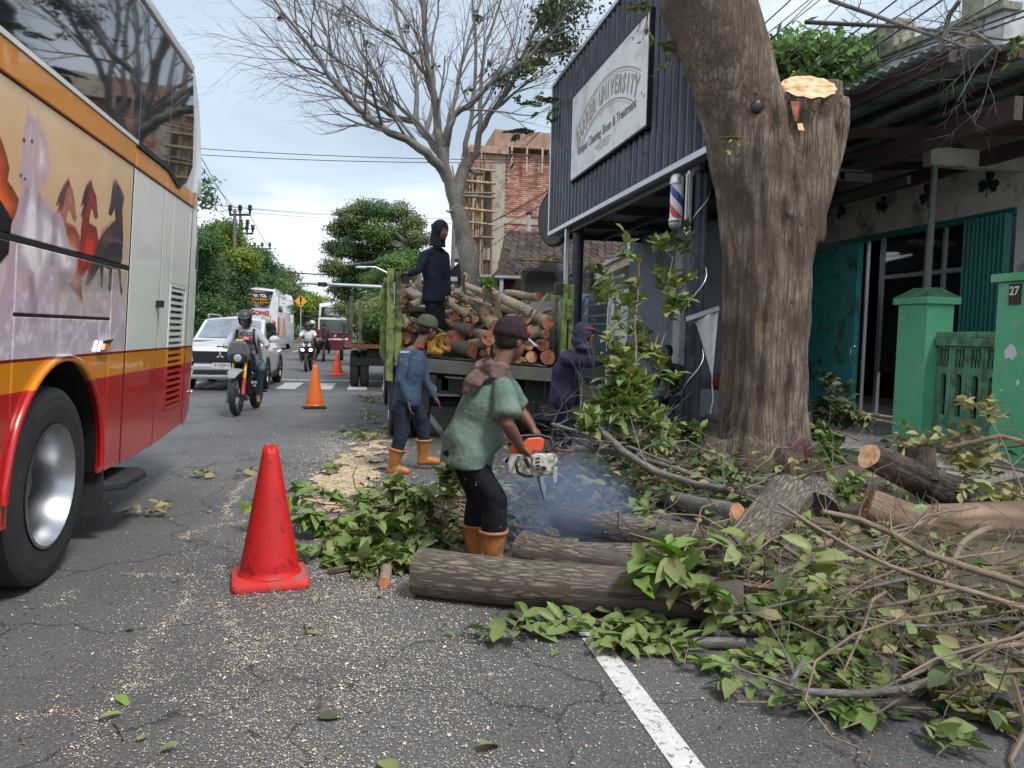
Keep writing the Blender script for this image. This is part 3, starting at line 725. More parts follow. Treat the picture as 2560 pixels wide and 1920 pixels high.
# flat print on the coach side, painted as an image
IW,IH,Y0_,Y1_,Z0_,Z1_=1800,668,1.6,8.2,0.3,2.75
yy,xx=np.mgrid[0:IH,0:IW]
img=np.ones((IH,IW,3))
def px_of(Y,Z):return(Y-Y0_)/(Y1_-Y0_)*IW,(Z-Z0_)/(Z1_-Z0_)*IH
ZZ=Z0_+(yy+0.5)/IH*(Z1_-Z0_);YY=Y0_+(xx+0.5)/IW*(Y1_-Y0_)
rsb=np.random.RandomState(5)
def fbm(cell,oct=4,sx=1.0):
    o=np.zeros((IH,IW));a=1;tot=0
    for q in range(oct):
        gh,gw=int(IH/cell)+3,int(IW/cell/sx)+3;g=rsb.rand(gh,gw)
        fy=yy/cell;fx=xx/cell/sx;iy=fy.astype(int);ix=fx.astype(int);ty=fy-iy;tx=fx-ix;ty=ty*ty*(3-2*ty);tx=tx*tx*(3-2*tx)
        o+=a*((g[iy,ix]*(1-tx)+g[iy,ix+1]*tx)*(1-ty)+(g[iy+1,ix]*(1-tx)+g[iy+1,ix+1]*tx)*ty);tot+=a;a*=0.55;cell/=2
    return o/tot
nA,nB,nC=fbm(120),fbm(40),fbm(14,3)
def lerp3(a,b,t):return np.array(a)[None,None]*(1-t[...,None])+np.array(b)[None,None]*t[...,None]
t=np.clip((ZZ-1.2)/1.3,0,1)
bgd=lerp3((0.76,0.66,0.70),(0.88,0.70,0.54),np.clip(t*1.6+(nA-.5)*0.5,0,1))
bgd=bgd*(1-np.clip((t-.45)*1.6,0,1)[...,None])+np.array((0.92,0.76,0.57))*np.clip((t-.45)*1.6,0,1)[...,None]
lil=np.clip((0.62-t)*2.2+(nB-.5)*1.4,0,1)[...,None]*0.85
bgd=bgd*(1-lil)+(np.array((0.78,0.71,0.80))*(0.82+0.36*nC[...,None]))*lil
foam=np.clip((nC-.55)*5,0,1)[...,None]*np.clip((0.42-t)*3,0,1)[...,None]
bgd=bgd*(1-foam*.6)+np.array((0.92,0.88,0.92))*foam*.6
tan=np.clip((nA-.45)*3,0,1)[...,None]*np.clip((t-.5)*3,0,1)[...,None]*.5
bgd=bgd*(1-tan)+np.array((0.95,0.84,0.66))*tan
img[:]=bgd
def poly(pts,col,soft=1.2,var=0.25,lit=None,amt=1.0):
    P=[px_of(*onbus(a*0.4702,b*0.4702)[1:3])for a,b in pts];P=np.array(P)
    x0,x1=int(max(0,P[:,0].min()-4)),int(min(IW,P[:,0].max()+5));y0,y1=int(max(0,P[:,1].min()-4)),int(min(IH,P[:,1].max()+5))
    if x1<=x0 or y1<=y0:return
    X,Y=np.meshgrid(np.arange(x0,x1)+.5,np.arange(y0,y1)+.5);X=X+(nC[y0:y1,x0:x1]-.5)*4;Y=Y+(nC[y0:y1,x0:x1]-.5)*4
    ins=np.zeros(X.shape,bool);n=len(P);dist=np.full(X.shape,1e9)
    for i in range(n):
        xa,ya=P[i];xb,yb=P[(i+1)%n]
        if abs(yb-ya)>1e-9:ins^=((ya>Y)!=(yb>Y))&(X<(xb-xa)*(Y-ya)/(yb-ya)+xa)
        L2=(xb-xa)**2+(yb-ya)**2+1e-9;tt=np.clip(((X-xa)*(xb-xa)+(Y-ya)*(yb-ya))/L2,0,1)
        dist=np.minimum(dist,np.hypot(X-xa-tt*(xb-xa),Y-ya-tt*(yb-ya)))
    sd=np.where(ins,dist,-dist);a=np.clip(sd/soft*.5+.5,0,1)[...,None]*amt
    edge=np.clip(sd/26,0,1)[...,None]
    sh=(0.62+0.38*edge)*(1+var*(nB[y0:y1,x0:x1]-.5)[...,None]*2)
    c=np.array(col)*sh
    if lit is not None:c=c*edge+np.array(lit)*(1-edge)
    img[y0:y1,x0:x1]=img[y0:y1,x0:x1]*(1-a)+c*a
# the horses of the mural (points read off the photograph)
poly([(-260,500),(-120,480),(-40,620),(0,720),(30,800),(50,900),(40,960),(100,1060),(90,1130),(60,1190),(-200,1300)],(0.86,0.36,0.14))
poly([(-300,900),(-60,980),(0,1060),(65,1170),(45,1350),(0,1400),(-300,1500)],(0.10,0.07,0.09))
pk,rd=(0.93,0.68,0.60),(0.84,0.12,0.10)
poly([(318,1120),(345,1050),(366,1010),(378,1060),(360,1130),(352,1180),(392,1205),(425,1260),(432,1340),(425,1450),(380,1400),(330,1260)],pk,lit=(0.76,0.42,0.36))
poly([(366,958),(372,985),(388,1010),(396,1060),(403,1120),(408,1160),(398,1182),(384,1168),(374,1125),(358,1110),(352,1050),(356,1000)],(0.97,0.80,0.72),lit=(0.70,0.38,0.34))
poly([(364,950),(340,985),(318,1030),(300,1090),(318,1080),(306,1130),(338,1092),(350,1040),(358,1000),(374,990)],(0.58,0.30,0.28),soft=3)
poly([(345,1200),(400,1215),(430,1300),(425,1400),(440,1600),(360,1500),(330,1300)],(0.86,0.44,0.32),soft=5)
poly([(438,1150),(455,1080),(480,1030),(492,1080),(478,1140),(474,1185),(515,1215),(528,1290),(515,1370),(500,1440),(482,1510),(452,1520),(470,1430),(440,1470),(415,1450),(425,1300)],rd,lit=(0.52,0.04,0.05))
poly([(484,962),(490,990),(505,1020),(514,1070),(519,1120),(521,1150),(512,1168),(499,1155),(490,1115),(474,1100),(468,1050),(472,1000)],(0.90,0.20,0.15),lit=(0.50,0.03,0.05))
poly([(486,956),(460,985),(446,1030),(432,1090),(448,1085),(430,1150),(452,1130),(466,1070),(474,1010),(494,992)],(0.32,0.05,0.10),soft=3)
poly([(606,958),(595,1010),(588,1080),(577,1135),(592,1148),(610,1110),(614,1170),(560,1225),(530,1270),(505,1350),(490,1420),(465,1500),(490,1490),(530,1420),(535,1520),(545,1530),(550,1420),(580,1430),(575,1545),(590,1545),(598,1430),(628,1430),(642,1570),(650,1565),(640,1430),(650,1370),(655,1250),(650,1150)],(0.17,0.11,0.18),lit=(0.09,0.06,0.13))
poly([(612,958),(640,1000),(660,1050),(650,1110),(652,1190),(622,1180),(618,1060)],(0.10,0.08,0.22),soft=4)
poly([(545,1230),(600,1190),(600,1280),(560,1330),(530,1300)],(0.62,0.34,0.28),soft=8,amt=.7)
# the white horse in front
poly([(150,565),(165,610),(195,640),(200,570),(212,640),(196,700),(180,780),(150,880),(140,985),(122,1002),(106,965),(105,905),(118,840),(120,760),(126,690),(140,640)],(0.97,0.91,0.93),lit=(0.80,0.68,0.74),var=.12)
poly([(200,640),(240,700),(262,800),(268,900),(240,975),(212,1000),(180,930),(178,800)],(0.93,0.86,0.90),soft=6,lit=(0.84,0.70,0.72))
poly([(150,880),(190,800),(205,1010),(240,1070),(285,1120),(330,1150),(355,1240),(372,1300),(410,1340),(410,1420),(380,1500),(330,1510),(300,1440),(265,1430),(235,1520),(215,1590),(190,1700),(160,1760),(150,1700),(160,1560),(120,1450),(90,1450),(50,1560),(20,1700),(-30,1850),(-60,1840),(5,1560),(40,1440),(60,1280),(70,1190),(88,1120),(108,1050),(140,975)],(0.97,0.91,0.93),lit=(0.80,0.68,0.74),var=.16)
for a_,b_ in(((128,745),9),((170,752),8)):poly([(a_[0]-b_,a_[1]),(a_[0],a_[1]-b_*1.4),(a_[0]+b_,a_[1]),(a_[0],a_[1]+b_*1.4)],(0.05,0.04,0.05))
for a_,b_ in(((110,935),6),((134,950),6)):poly([(a_[0]-b_,a_[1]),(a_[0],a_[1]-b_*1.6),(a_[0]+b_,a_[1]),(a_[0],a_[1]+b_*1.6)],(0.22,0.12,0.14))
for q in([(205,1040),(225,1230),(215,1400),(195,1250)],[(150,1010),(120,1180),(100,1350),(125,1180)],[(290,1150),(300,1280),(275,1400),(280,1250)],[(160,1450),(195,1580),(185,1700),(165,1560)]):poly(q,(0.66,0.48,0.56),soft=14,amt=.5)
for q in range(26):
    a_=300+q*13;poly([(a_,1480+20*math.sin(q)),(a_+20,1450+15*math.cos(q*2)),(a_+34,1500),(a_+12,1540)],(0.88,0.80,0.86),soft=14,amt=.45)
# plain white beyond the mural, stripes right along the side
mur=(YY<5.66)[...,None]
img=np.where(mur,img,np.array((0.90,0.91,0.89)))
lw=np.clip((1.34-ZZ)/.14,0,1)[...,None]*mur*np.clip((YY-3.9)/.3,0.35,1)[...,None];img=img*(1-lw*.8)+np.array((0.84,0.82,0.80))*lw*.8
top=np.clip((ZZ-2.34)/.1,0,1)[...,None]*mur*0.55;img=img*(1-top)+np.array((0.88,0.80,0.68))*top
def band(z0,z1,c):
    k=((ZZ>=z0)&(ZZ<z1))[...,None];return k,np.array(c)
for z0,z1,c in((0.0,1.07,(0.70,0.085,0.085)),(1.07,1.215,(0.84,0.52,0.05)),(1.215,1.228,(0.45,0.04,0.03)),(2.475,3,(0.84,0.54,0.13)),(2.466,2.476,(0.70,0.30,0.25))):
    k,c=band(z0,z1,c);img=np.where(k,c,img)
img*=(1+(fbm(260,3)-.5)*.07)[...,None]
im=bpy.data.images.new('coach_print',IW,IH);px=np.ones((IH,IW,4),dtype=np.float32);px[...,:3]=np.clip(img,0,1);im.pixels.foreach_set(px.ravel());im.update();im.pack()
m_busprint,t_,b_=newmat('coach_print')
tx=N(t_,'ShaderNodeTexImage');tx.image=im;tx.extension='EXTEND';uvn=N(t_,'ShaderNodeUVMap');t_.links.new(uvn.outputs[0],tx.inputs[0]);t_.links.new(tx.outputs[0],b_.inputs['Base Color'])
b_.inputs['Roughness'].default_value=0.28;b_.inputs['Coat Weight'].default_value=0.7;b_.inputs['Coat Roughness'].default_value=0.05
nz=N(t_,'ShaderNodeTexNoise');nz.inputs['Scale'].default_value=2.2;g_=N(t_,'ShaderNodeTexCoord');t_.links.new(g_.outputs['Object'],nz.inputs['Vector']);bn_=N(t_,'ShaderNodeBump');bn_.inputs['Strength'].default_value=0.25;bn_.inputs['Distance'].default_value=0.02
t_.links.new(nz.outputs[0],bn_.inputs['Height']);t_.links.new(bn_.outputs[0],b_.inputs['Coat Normal'])
def buv(p):return((p[1]-Y0_)/(Y1_-Y0_),(p[2]-Z0_)/(Z1_-Z0_))
coach=thing('tour_coach','big white coach with galloping horse mural and red and orange stripes','bus',(-2.9,3.0,0))
def shear(mb,dx=0.0):mb.v=[(x+LEAN*z+dx,y,z)for x,y,z in mb.v];return mb
BASE=-1.685
def panel(outline,name='side_panel',mat_=None,t=0.022,out=0.0,bev=0.006):
    b=MB().prism(outline,'x',BASE-t,BASE+out);shear(b);o=b.build(name,mat_ or m_busprint,coach,bevel=bev,uvf=buv);clean_normals(o);return o
AC,AR=(4.60,0.54),0.665
def arch_low(y0,y1,z0):  # bottom edge of a panel that the wheel arch bites into
    return[]
zs=0.455
panel([(-4,0.40),(AC[0]-0.60,0.40),(3.97,1.785),(-4,1.785)][:1]+[(3.965,0.43)]+[(3.965,1.77),(-4,1.77)])
arc=[(AC[0]+AR*math.cos(a),AC[1]+AR*math.sin(a))for a in np.linspace(PI+0.12,-0.12,25)]
arc=[(y,z)for y,z in arc]
panel([(3.975,zs-.02)]+arc+[(5.345,zs),(5.345,1.43),(3.975,1.43)])
panel([(3.975,1.445),(5.345,1.445),(5.345,1.77),(3.975,1.77)])
panel([(5.353,zs),(5.675,zs),(5.675,1.77),(5.353,1.77)])
panel([(-4,1.80),(5.675,1.80),(5.675,2.466),(-4,2.466)])
panel([(-4,2.474),(5.675,2.474),(5.675,2.612),(-4,2.612)],out=0.012)
panel([(5.708,zs),(6.495,zs),(6.495,2.466),(5.708,2.466)]);panel([(5.708,2.474),(6.495,2.474),(6.495,2.60),(5.708,2.60)],out=0.01)
# rear quarter with the opening for the louvres
vy0,vy1,vz0,vz1=6.82,7.40,0.70,1.76
panel([(6.512,zs+.005),(vy0,0.476),(vy0,2.466),(6.512,2.466)]);panel([(vy0,0.476),(vy1,0.515),(vy1,vz0),(vy0,vz0)]);panel([(vy0,vz1),(vy1,vz1),(vy1,2.466),(vy0,2.466)])
panel([(vy1,0.515),(7.475,0.52),(7.475,2.466),(vy1,2.466)]);panel([(6.512,2.474),(7.475,2.474),(7.475,2.60),(6.512,2.60)],out=0.01)
gr=thing('x','x','x');bpy.data.objects.remove(gr)
fr=MB()
for(a0,a1,c0,c1)in((vy0+.01,vy1-.01,vz1-.03,vz1-.004),(vy0+.01,vy1-.01,vz0+.004,vz0+.035),(vy0+.004,vy0+.035,vz0+.004,vz1-.004),(vy1-.035,vy1-.004,vz0+.004,vz1-.004)):
    fr.prism([(a0,c0),(a1,c0),(a1,c1),(a0,c1)],'x',BASE-.03,BASE+.004)
shear(fr);grille=fr.build('grille',m_busprint,coach,uvf=buv)
for k in range(19):
    z=vz0+.065+k*0.0525;s_=MB();s_.prism([(vy0+.05,z),(vy1-.05,z),(vy1-.05,z+.022),(vy0+.05,z+.022)],'x',BASE-.035,BASE+.002)
    s_.v=[(x,y,zz-(0.018 if x>BASE-.01 else 0))for x,y,zz in s_.v];shear(s_);s_.build('slat',m_busprint,grille,uvf=buv)
# rounded rear corner
prof=[(7.75,.50),(7.90,.56),(7.955,.62),(7.97,.8),(7.97,1.3),(7.96,1.85),(7.93,2.1),(7.88,2.4),(7.82,2.62)]
prof2=[(7.86,2.60),(7.80,2.9),(7.70,3.15),(7.56,3.4),(7.40,3.56),(7.2,3.66)]
def corner(pr,lefts,name,mt,r=.20):
    P=[]
    for(ye,z),yl in zip(pr,lefts):
        row=[]
        for q in(0,.5,1):row.append((BASE,yl+(ye-r-yl)*q,z))
        for a in(18,36,54,72,90):a=math.radians(a);row.append((BASE-r+r*math.cos(a),ye-r+r*math.sin(a),z))
        row.append((BASE-2.2,ye+0.03,z));P.append(row)
    b=MB().sheet(P);shear(b);o=b.build(name,mt,coach,smooth=True,uvf=buv);clean_normals(o);return o
corner(prof,[7.49]*9,'corner_panel',m_busprint)
corner(prof2,[7.0,7.2,7.2,7.1,7.0,6.8],'rear_pillar',m_white,.07)
# body core, black behind the joints
b=MB();b.prism([(-4,.5),(7.6,.52),(7.6,2.5),(7.1,3.5),(-4,3.5)][:],'x',BASE-2.4,BASE-.10);shear(b)
# wheel recess is cut by leaving the core out around the wheel
b=MB()
for y0,y1,z0,z1 in((-4,3.9,.45,3.5),(5.32,6.80,.5,3.5),(3.9,5.32,1.28,3.5)):b.prism([(y0,z0),(y1,z0),(y1,z1),(y0,z1)],'x',BASE-2.4,BASE-.03)
b.prism([(6.80,.55),(7.42,.56),(7.42,3.5),(6.80,3.5)],'x',BASE-2.4,BASE-.05);b.prism([(7.42,.6),(7.78,.6),(7.7,2.5),(7.42,2.7)],'x',BASE-2.3,BASE-.05)
b.prism([(3.9,.45),(5.32,.45),(5.32,1.28),(3.9,1.28)],'x',BASE-2.4,BASE-.75)
shear(b);b.build('body',m_black,coach)
# glass
def pane(o_):
    b=MB().prism(o_,'x',BASE-.02,BASE+.012);shear(b);x=b.build('window',m_coachglass,coach,bevel=0.004);clean_normals(x)
pane([(-4,2.645),(2.30,2.645),(2.30,3.53),(-4,3.53)]);pane([(2.31,2.645),(5.715,2.645),(5.715,3.53),(2.31,3.53)]);pane([(5.722,2.645),(6.512,2.645),(6.512,3.53),(5.722,3.53)])
pane([(6.519,2.60),(6.95,2.57),(7.12,2.62),(7.325,2.80),(7.28,3.2),(7.16,3.53),(6.519,3.53)])
b=MB();b.prism([(-4,2.616),(5.70,2.616),(5.70,2.641),(-4,2.641)],'x',BASE-.02,BASE+.018);shear(b);b.build('window_trim',m_white,coach)
b=MB();b.prism([(5.71,2.604),(6.50,2.604),(6.86,2.53),(6.95,2.565),(6.51,2.640),(5.71,2.640)],'x',BASE-.02,BASE+.022);shear(b);b.build('rubber_seal',m_rubber,coach)
# roof with its cove
rf=[(BASE-.01,3.535),(BASE+.025,3.55),(BASE+.03,3.60),(BASE-.02,3.655),(BASE-.2,3.72),(BASE-.7,3.78),(BASE-1.2,3.80),(BASE-2.2,3.72),(BASE-2.42,3.6),(BASE-2.42,3.5)]
b=MB().prism(rf,'y',-4,7.12);shear(b);m_cove=M('roof_cove',(0.50,0.46,0.48),0.3,var=.05,coat=.5,bump=0);o=b.build('roof',m_cove,coach);sharp(clean_normals(o),50)
b=MB().prism([(BASE-2.42,.5),(BASE-2.40,.5),(BASE-2.40,3.6),(BASE-2.42,3.6)],'y',-4,7.8);shear(b);b.build('side_panel',m_white,coach)
b=MB().prism([(BASE-2.4,.5),(BASE,.5),(BASE,3.55),(BASE-2.4,3.55)],'y',-4.05,-4);shear(b);b.build('front_panel',m_white,coach)
for P_ in([(5.676,.46),(5.707,.46),(5.707,2.61),(5.676,2.61)],[(6.496,.47),(6.511,.47),(6.511,2.60),(6.496,2.60)],[(-4,1.772),(5.676,1.772),(5.676,1.798),(-4,1.798)],[(3.976,1.431),(5.345,1.431),(5.345,1.444),(3.976,1.444)]):b=MB().prism(P_,'x',BASE-.02,BASE-.002);shear(b);b.build('rubber_seal',m_black,coach)
# wheel arch lip, rear wheel
b=MB();pts=[(BASE+.008,AC[0]+(AR+.012)*math.cos(a),AC[1]+(AR+.012)*math.sin(a))for a in np.linspace(PI-.02,-.05,28)]
b.tube(pts,0.022,8);shear(b);b.build('arch_lip',m_busprint,coach,smooth=True,uvf=buv)
b=MB();P=[[(x,AC[0]+(AR-.002)*math.cos(a),AC[1]+(AR-.002)*math.sin(a))for x in(BASE-.02,BASE-.4,BASE-.75)]for a in np.linspace(PI+.1,-.1,20)]
b.sheet(P);shear(b);b.build('wheel_well',m_black,coach,smooth=True)
def tyre_bm(R,Wd,rim,n=48):
    b=MB();h=Wd/2
    b.lathe([(rim,-h*.75),(rim+.02,-h*.92),((R+rim)/2,-h),(R-.035,-h*.93),(R-.008,-h*.78),(R,-h*.5),(R,h*.5),(R-.008,h*.78),(R-.035,h*.93),(R-.06,h*.965),(R-.07,h*.955),((R+rim)/2+.02,h),((R+rim)/2,h*.985),(rim+.03,h*.93),(rim+.02,h*.92),(rim,h*.75)],axis=(1,0,0),n=n)
    return b
m_hub=M('wheel_hub',(.085,.085,.088),.6,metal=.1,var=.3,scale=6)
def truck_wheel(parent,c,R=.53,Wd=.28,rimr=.305,dish=.17,side=1,rimm=None):
    o=bpy.data.objects.new('wheel',None);COL.objects.link(o);o.parent=parent;o.location=(rootinv(parent)@Vector(c));o.rotation_euler=(0,math.atan(LEAN)if parent is coach else 0,0)
    t_=tyre_bm(R,Wd,rimr).build('tyre',m_rubber,o,smooth=True,world=False);sharp(t_,35)
    # tread grooves
    b=MB();h=Wd/2*side
    b.lathe([(rimr+.004,h*.80),(rimr+.012,h*.97),(rimr-.004,h*1.0),(rimr-.012,h*.9),(rimr-.03,h*.55),(rimr-.045,h*.2),(rimr-.05,h-side*dish)],axis=(1,0,0),n=48)
    r=b.build('rim',rimm or m_chrome,o,smooth=True,world=False);clean_normals(r);sharp(r,50);b=MB()
    b.lathe([(rimr-.049,h-side*dish),(rimr-.085,h-side*(dish+.015)),(.13,h-side*(dish+.02)),(.115,h-side*(dish-.05)),(.09,h-side*(dish-.09)),(0.02,h-side*(dish-.10)),(0.0,h-side*(dish-.10))],axis=(1,0,0),n=48)
    r=b.build('hub',m_hub,o,smooth=True,world=False);clean_normals(r);sharp(r,50)
    b=MB()
    for k in range(10):
        a=2*PI*k/10;p=Vector((h-side*(dish+.01),.165*math.cos(a),.165*math.sin(a)));b.tube([p,p+Vector((side*.04,0,0))],.016,6)
    tag(b.build('wheel_nuts',m_galv,o,world=False),kind='stuff')
    return o
m_rimdeep=M('steel_rim',(0.50,0.51,0.53),0.32,metal=1.0,var=0.12,scale=10,bump=0.05)
truck_wheel(coach,(-1.80,4.53,0.535),R=.535,Wd=.29,rimr=.325,dish=.23,rimm=m_rimdeep)
truck_wheel(coach,(-2.14,4.53,0.535),R=.535,Wd=.29,rimr=.325,dish=.1,rimm=m_rimdeep)
truck_wheel(coach,(-3.75,4.53,0.535),R=.535,Wd=.29,rimr=.325,dish=.1,side=-1,rimm=m_rimdeep)
truck_wheel(coach,(-1.80,-1.6,0.535),R=.535,Wd=.29,rimr=.325,dish=.1,rimm=m_rimdeep)
truck_wheel(coach,(-3.75,-1.6,0.535),R=.535,Wd=.29,rimr=.325,dish=.1,side=-1,rimm=m_rimdeep)
b=MB();b.box(-2.3,-1.66,5.32,5.36,.18,.50);b.build('mud_flap',m_rubber,coach)
b=MB();b.prism([(-2.1,5.35),(-1.66,5.38),(-1.55,5.46),(-1.53,5.85),(-1.60,6.0),(-2.1,6.02)],'z',.32,.375);b.box(-2.0,-1.8,5.5,5.9,.375,.5);b.build('step',m_rubber,coach,bevel=.012)
b=MB();b.tube([(-3.7,4.53,.53),(-1.9,4.53,.53)],.09,10);b.box(-3.3,-2.2,2,7.5,.42,.55);b.build('axle',m_darkmetal,coach)
# side marker lamp, door lock, reflector, small vent
m_amber=M('amber_lens',(0.75,0.22,0.02),0.2,bump=0);m_redlens=M('red_lens',(0.5,0.02,0.02),0.2,bump=0)
b=MB();b.prism([(5.10,1.235),(5.20,1.235),(5.34,1.30),(5.36,1.315),(5.15,1.305)],'x',BASE,BASE+.025);shear(b);lamp=b.build('marker_lamp',m_chrome,coach,bevel=.004)
b=MB();b.prism([(5.15,1.247),(5.22,1.247),(5.28,1.278),(5.17,1.285)],'x',BASE+.025,BASE+.034);shear(b);b.build('lens',m_amber,lamp)
b=MB();b.prism([(6.40,1.545),(6.455,1.545),(6.455,1.60),(6.40,1.60)],'x',BASE,BASE+.05);b.prism([(6.455,1.555),(6.49,1.555),(6.49,1.59),(6.455,1.59)],'x',BASE,BASE+.03);shear(b);b.build('door_lock',m_black,coach,bevel=.004)
b=MB();b.ell((BASE+.01+LEAN*.78,7.79,.785),(.022,.035,.022));b.build('marker_lamp',m_chrome,coach,smooth=True)
b=MB();b.prism([(7.72,1.93),(7.80,1.93),(7.78,2.22),(7.70,2.22)],'x',BASE-.01,BASE+.004);shear(b);vg=b.build('air_vent',m_galv,coach)
b=MB()
for k in range(12):
    for q in range(4):b.prism([(7.705+q*.02,1.945+k*.022),(7.718+q*.02,1.945+k*.022),(7.718+q*.02,1.958+k*.022),(7.705+q*.02,1.958+k*.022)],'x',BASE,BASE+.006)
shear(b);tag(b.build('mesh_holes',m_black,vg),kind='stuff')
# ================================================================== right-hand side: barber sign, porch house, gate house
m_signblk=M('corrugated_black',(0.055,0.06,0.078),0.30,metal=0.7,var=0.35,scale=1.2,bump=0.1,stretch=(1,6,1),dirt=(0.11,0.10,0.10),dirt_amt=0.25,dscale=5)
m_signwhite=M('sign_face',(0.76,0.77,0.79),0.5,var=0.06,scale=1.5,bump=0.02,dirt=(0.60,0.59,0.56),dirt_amt=0.4,dscale=2.2)
m_ink=M('sign_ink',(0.17,0.16,0.16),0.6,var=0.2,bump=0);m_ink2=M('faded_ink',(0.34,0.33,0.33),0.6,var=0.2,bump=0);m_gold=M('faded_gold_ink',(0.46,0.41,0.30),0.6,var=0.25,scale=8,bump=0)
m_navy=M('navy_steel',(0.022,0.028,0.045),0.4,metal=0.2,var=0.3,dirt=(0.08,0.075,0.07),dirt_amt=0.2,dscale=6)
m_bluewall=M('blue_grey_wall',(0.17,0.20,0.24),0.85,var=0.15,scale=1.5,dirt=(0.10,0.11,0.12),dirt_amt=0.3,dscale=1.5)
SX=3.70
sign=thing('shop_sign','large black corrugated fascia with faded white barber shop board on black posts','sign',(SX,12,0))
zb,zt,ya,yb=3.50,6.46,8.12,15.75
# ridged sheets, one panel each 0.95 m
pitch=0.238;yp=ya+.06;k=0
while yp<yb-.06:
    P0=[];y0=yp;ye=min(yp+pitch*4,yb-.06);y=y0
    while y<ye-0.01:
        P0+=[(0.0,y),(0.0,y+.05),(-.045,y+.075),(-.045,y+.105),(0.0,y+.13),(0.0,y+.175),(-.018,y+.185),(-.018,y+.20),(0.0,y+.21)];y+=pitch
    P0=[q for q in P0 if q[1]<=ye]+[(0.0,ye)]
    b=MB();zt_=zt-.03;b.sheet([[(SX+dx,yy_,zb+.03)for dx,yy_ in P0],[(SX+dx,yy_,zt_)for dx,yy_ in P0]]);b.build('panel',m_signblk,sign);yp=ye;k+=1
b=MB();b.box(SX-.07,SX+.10,ya-.02,yb+.02,zb-.05,zb+.03);b.build('bottom_rail',m_alu,sign,bevel=.006)
b=MB();b.box(SX-.07,SX+.10,ya-.02,yb+.02,zt-.03,zt+.04);b.build('top_rail',m_alu,sign,bevel=.006)
for y in(ya-.02,yb-.05):b=MB();b.box(SX-.065,SX+.095,y,y+.07,zb+.032,zt-.032);b.build('edge_rail',m_alu,sign,bevel=.006)
b=MB();b.box(SX+.12,SX+.16,ya+.1,yb-.1,zb,zt);b.build('backing',m_black,sign)
for k in range(5):
    b=MB();y=ya+.5+k*1.6;b.box(SX+.16,SX+.24,y,y+.06,zb,zt-.1);b.build('strut',m_darkmetal,sign)
pl0,pl1,pz0,pz1=9.96,13.9,4.22,5.70
b=MB();b.box(SX-.10,SX-.05,pl0,pl1,pz0,pz1);face=b.build('sign_face',m_signwhite,sign,bevel=.004)
for(y0,y1,z0,z1)in((pl0-.03,pl1+.03,pz0-.03,pz0),(pl0-.03,pl1+.03,pz1,pz1+.03),(pl0-.03,pl0,pz0,pz1),(pl1,pl1+.03,pz0,pz1)):
    b=MB();b.box(SX-.115,SX-.045,y0,y1,z0,z1);b.build('frame',m_darkmetal,face)
SB=basis((0,-1,0),(0,0,1));fx=SX-.104
def at_sign(u,v):return Vector((fx,pl1-u,pz0+v))
# arched name with a banner border
word='BARBER UNIVERSITY';R0=3.3;a0=-0.47;step=0.94/(len(word)-1)
cxu,cyv=1.97,0.98-R0
for i,ch in enumerate(word):
    if ch==' ':continue
    a=a0+i*step;c=at_sign(cxu+R0*math.sin(a),cyv+R0*math.cos(a));rot=SB@Matrix.Rotation(-a*.9,3,'Z')
    s_=.32 if 0<i<16 else .36
    text(face,ch,c+Vector((.0015,0,0)),rot,s_*1.12,m_ink2,'letter',off=.014,ext=.0006,sx=.80);text(face,ch,c+Vector((-.003,0,0)),rot,s_,m_gold,'letter',off=.004,ext=.001,sx=.82)
for rr_,w_ in((R0+.22,.022),(R0+.18,.010),(R0-.20,.022),(R0-.24,.010)):
    b=MB();P=[[at_sign(cxu+r*math.sin(a),cyv+r*math.cos(a))for r in(rr_,rr_+w_)]for a in np.linspace(a0-.02,-a0+.02,30)];b.sheet(P);b.build('banner_line',m_ink2 if w_>.02 else m_gold,face)
line2='Rompas Cleaning Shoes & Treatment'
text(face,line2,at_sign(1.97,.42),SB,.205,m_ink,'lettering',off=.003,ext=.0008,sx=.98)
for q,(cx_,w_)in enumerate(((1.97,.9),(1.97,.8),(2.0,.66),(2.02,.5))):
    b=MB();P=[[at_sign(cx_+w_*(t-.5),.24-q*.035+.035*math.sin(PI*t)+h)for h in(0,.010)]for t in np.linspace(0,1,12)];b.sheet(P);b.build('flourish',m_ink,face)
for sx_ in(-1,1):
    b=MB();P=[[at_sign(1.97+sx_*(1.68+.19*t),.44+.045*math.sin(t*6)+h)for h in(0,.014)]for t in np.linspace(0,1,12)];b.sheet(P);b.build('flourish',m_ink,face)
for y_,z_ in((8.3,4.1),(9.4,4.9),(10.2,3.9),(11.6,3.75),(13,3.8),(14.4,4.9),(15.0,5.6),(9.0,5.9),(8.6,5.0)):
    b=MB();b.tube([(SX-.05,y_,z_),(SX-.06,y_,z_)],.016,6);b.build('screw',m_black,sign)
# posts
b=MB();b.tube([(3.86,8.78,0),(3.86,8.78,3.5)],.105,24);b.build('post',m_navy,sign,smooth=True);
b=MB();b.tube([(3.92,14.4,0),(3.92,14.4,3.5)],.105,24);b.build('post',m_navy,sign,smooth=True)
b=MB();b.box(3.68,3.76,14.45,14.53,.11,3.45);b.build('downpipe',m_alu,sign,bevel=.01)
b=MB()
for i in range(4):b.beam((3.8+.9*i,8.6,3.42),(3.8+.9*i,15.4,3.42),.06,.1)
b.build('joist',m_darkmetal,sign)
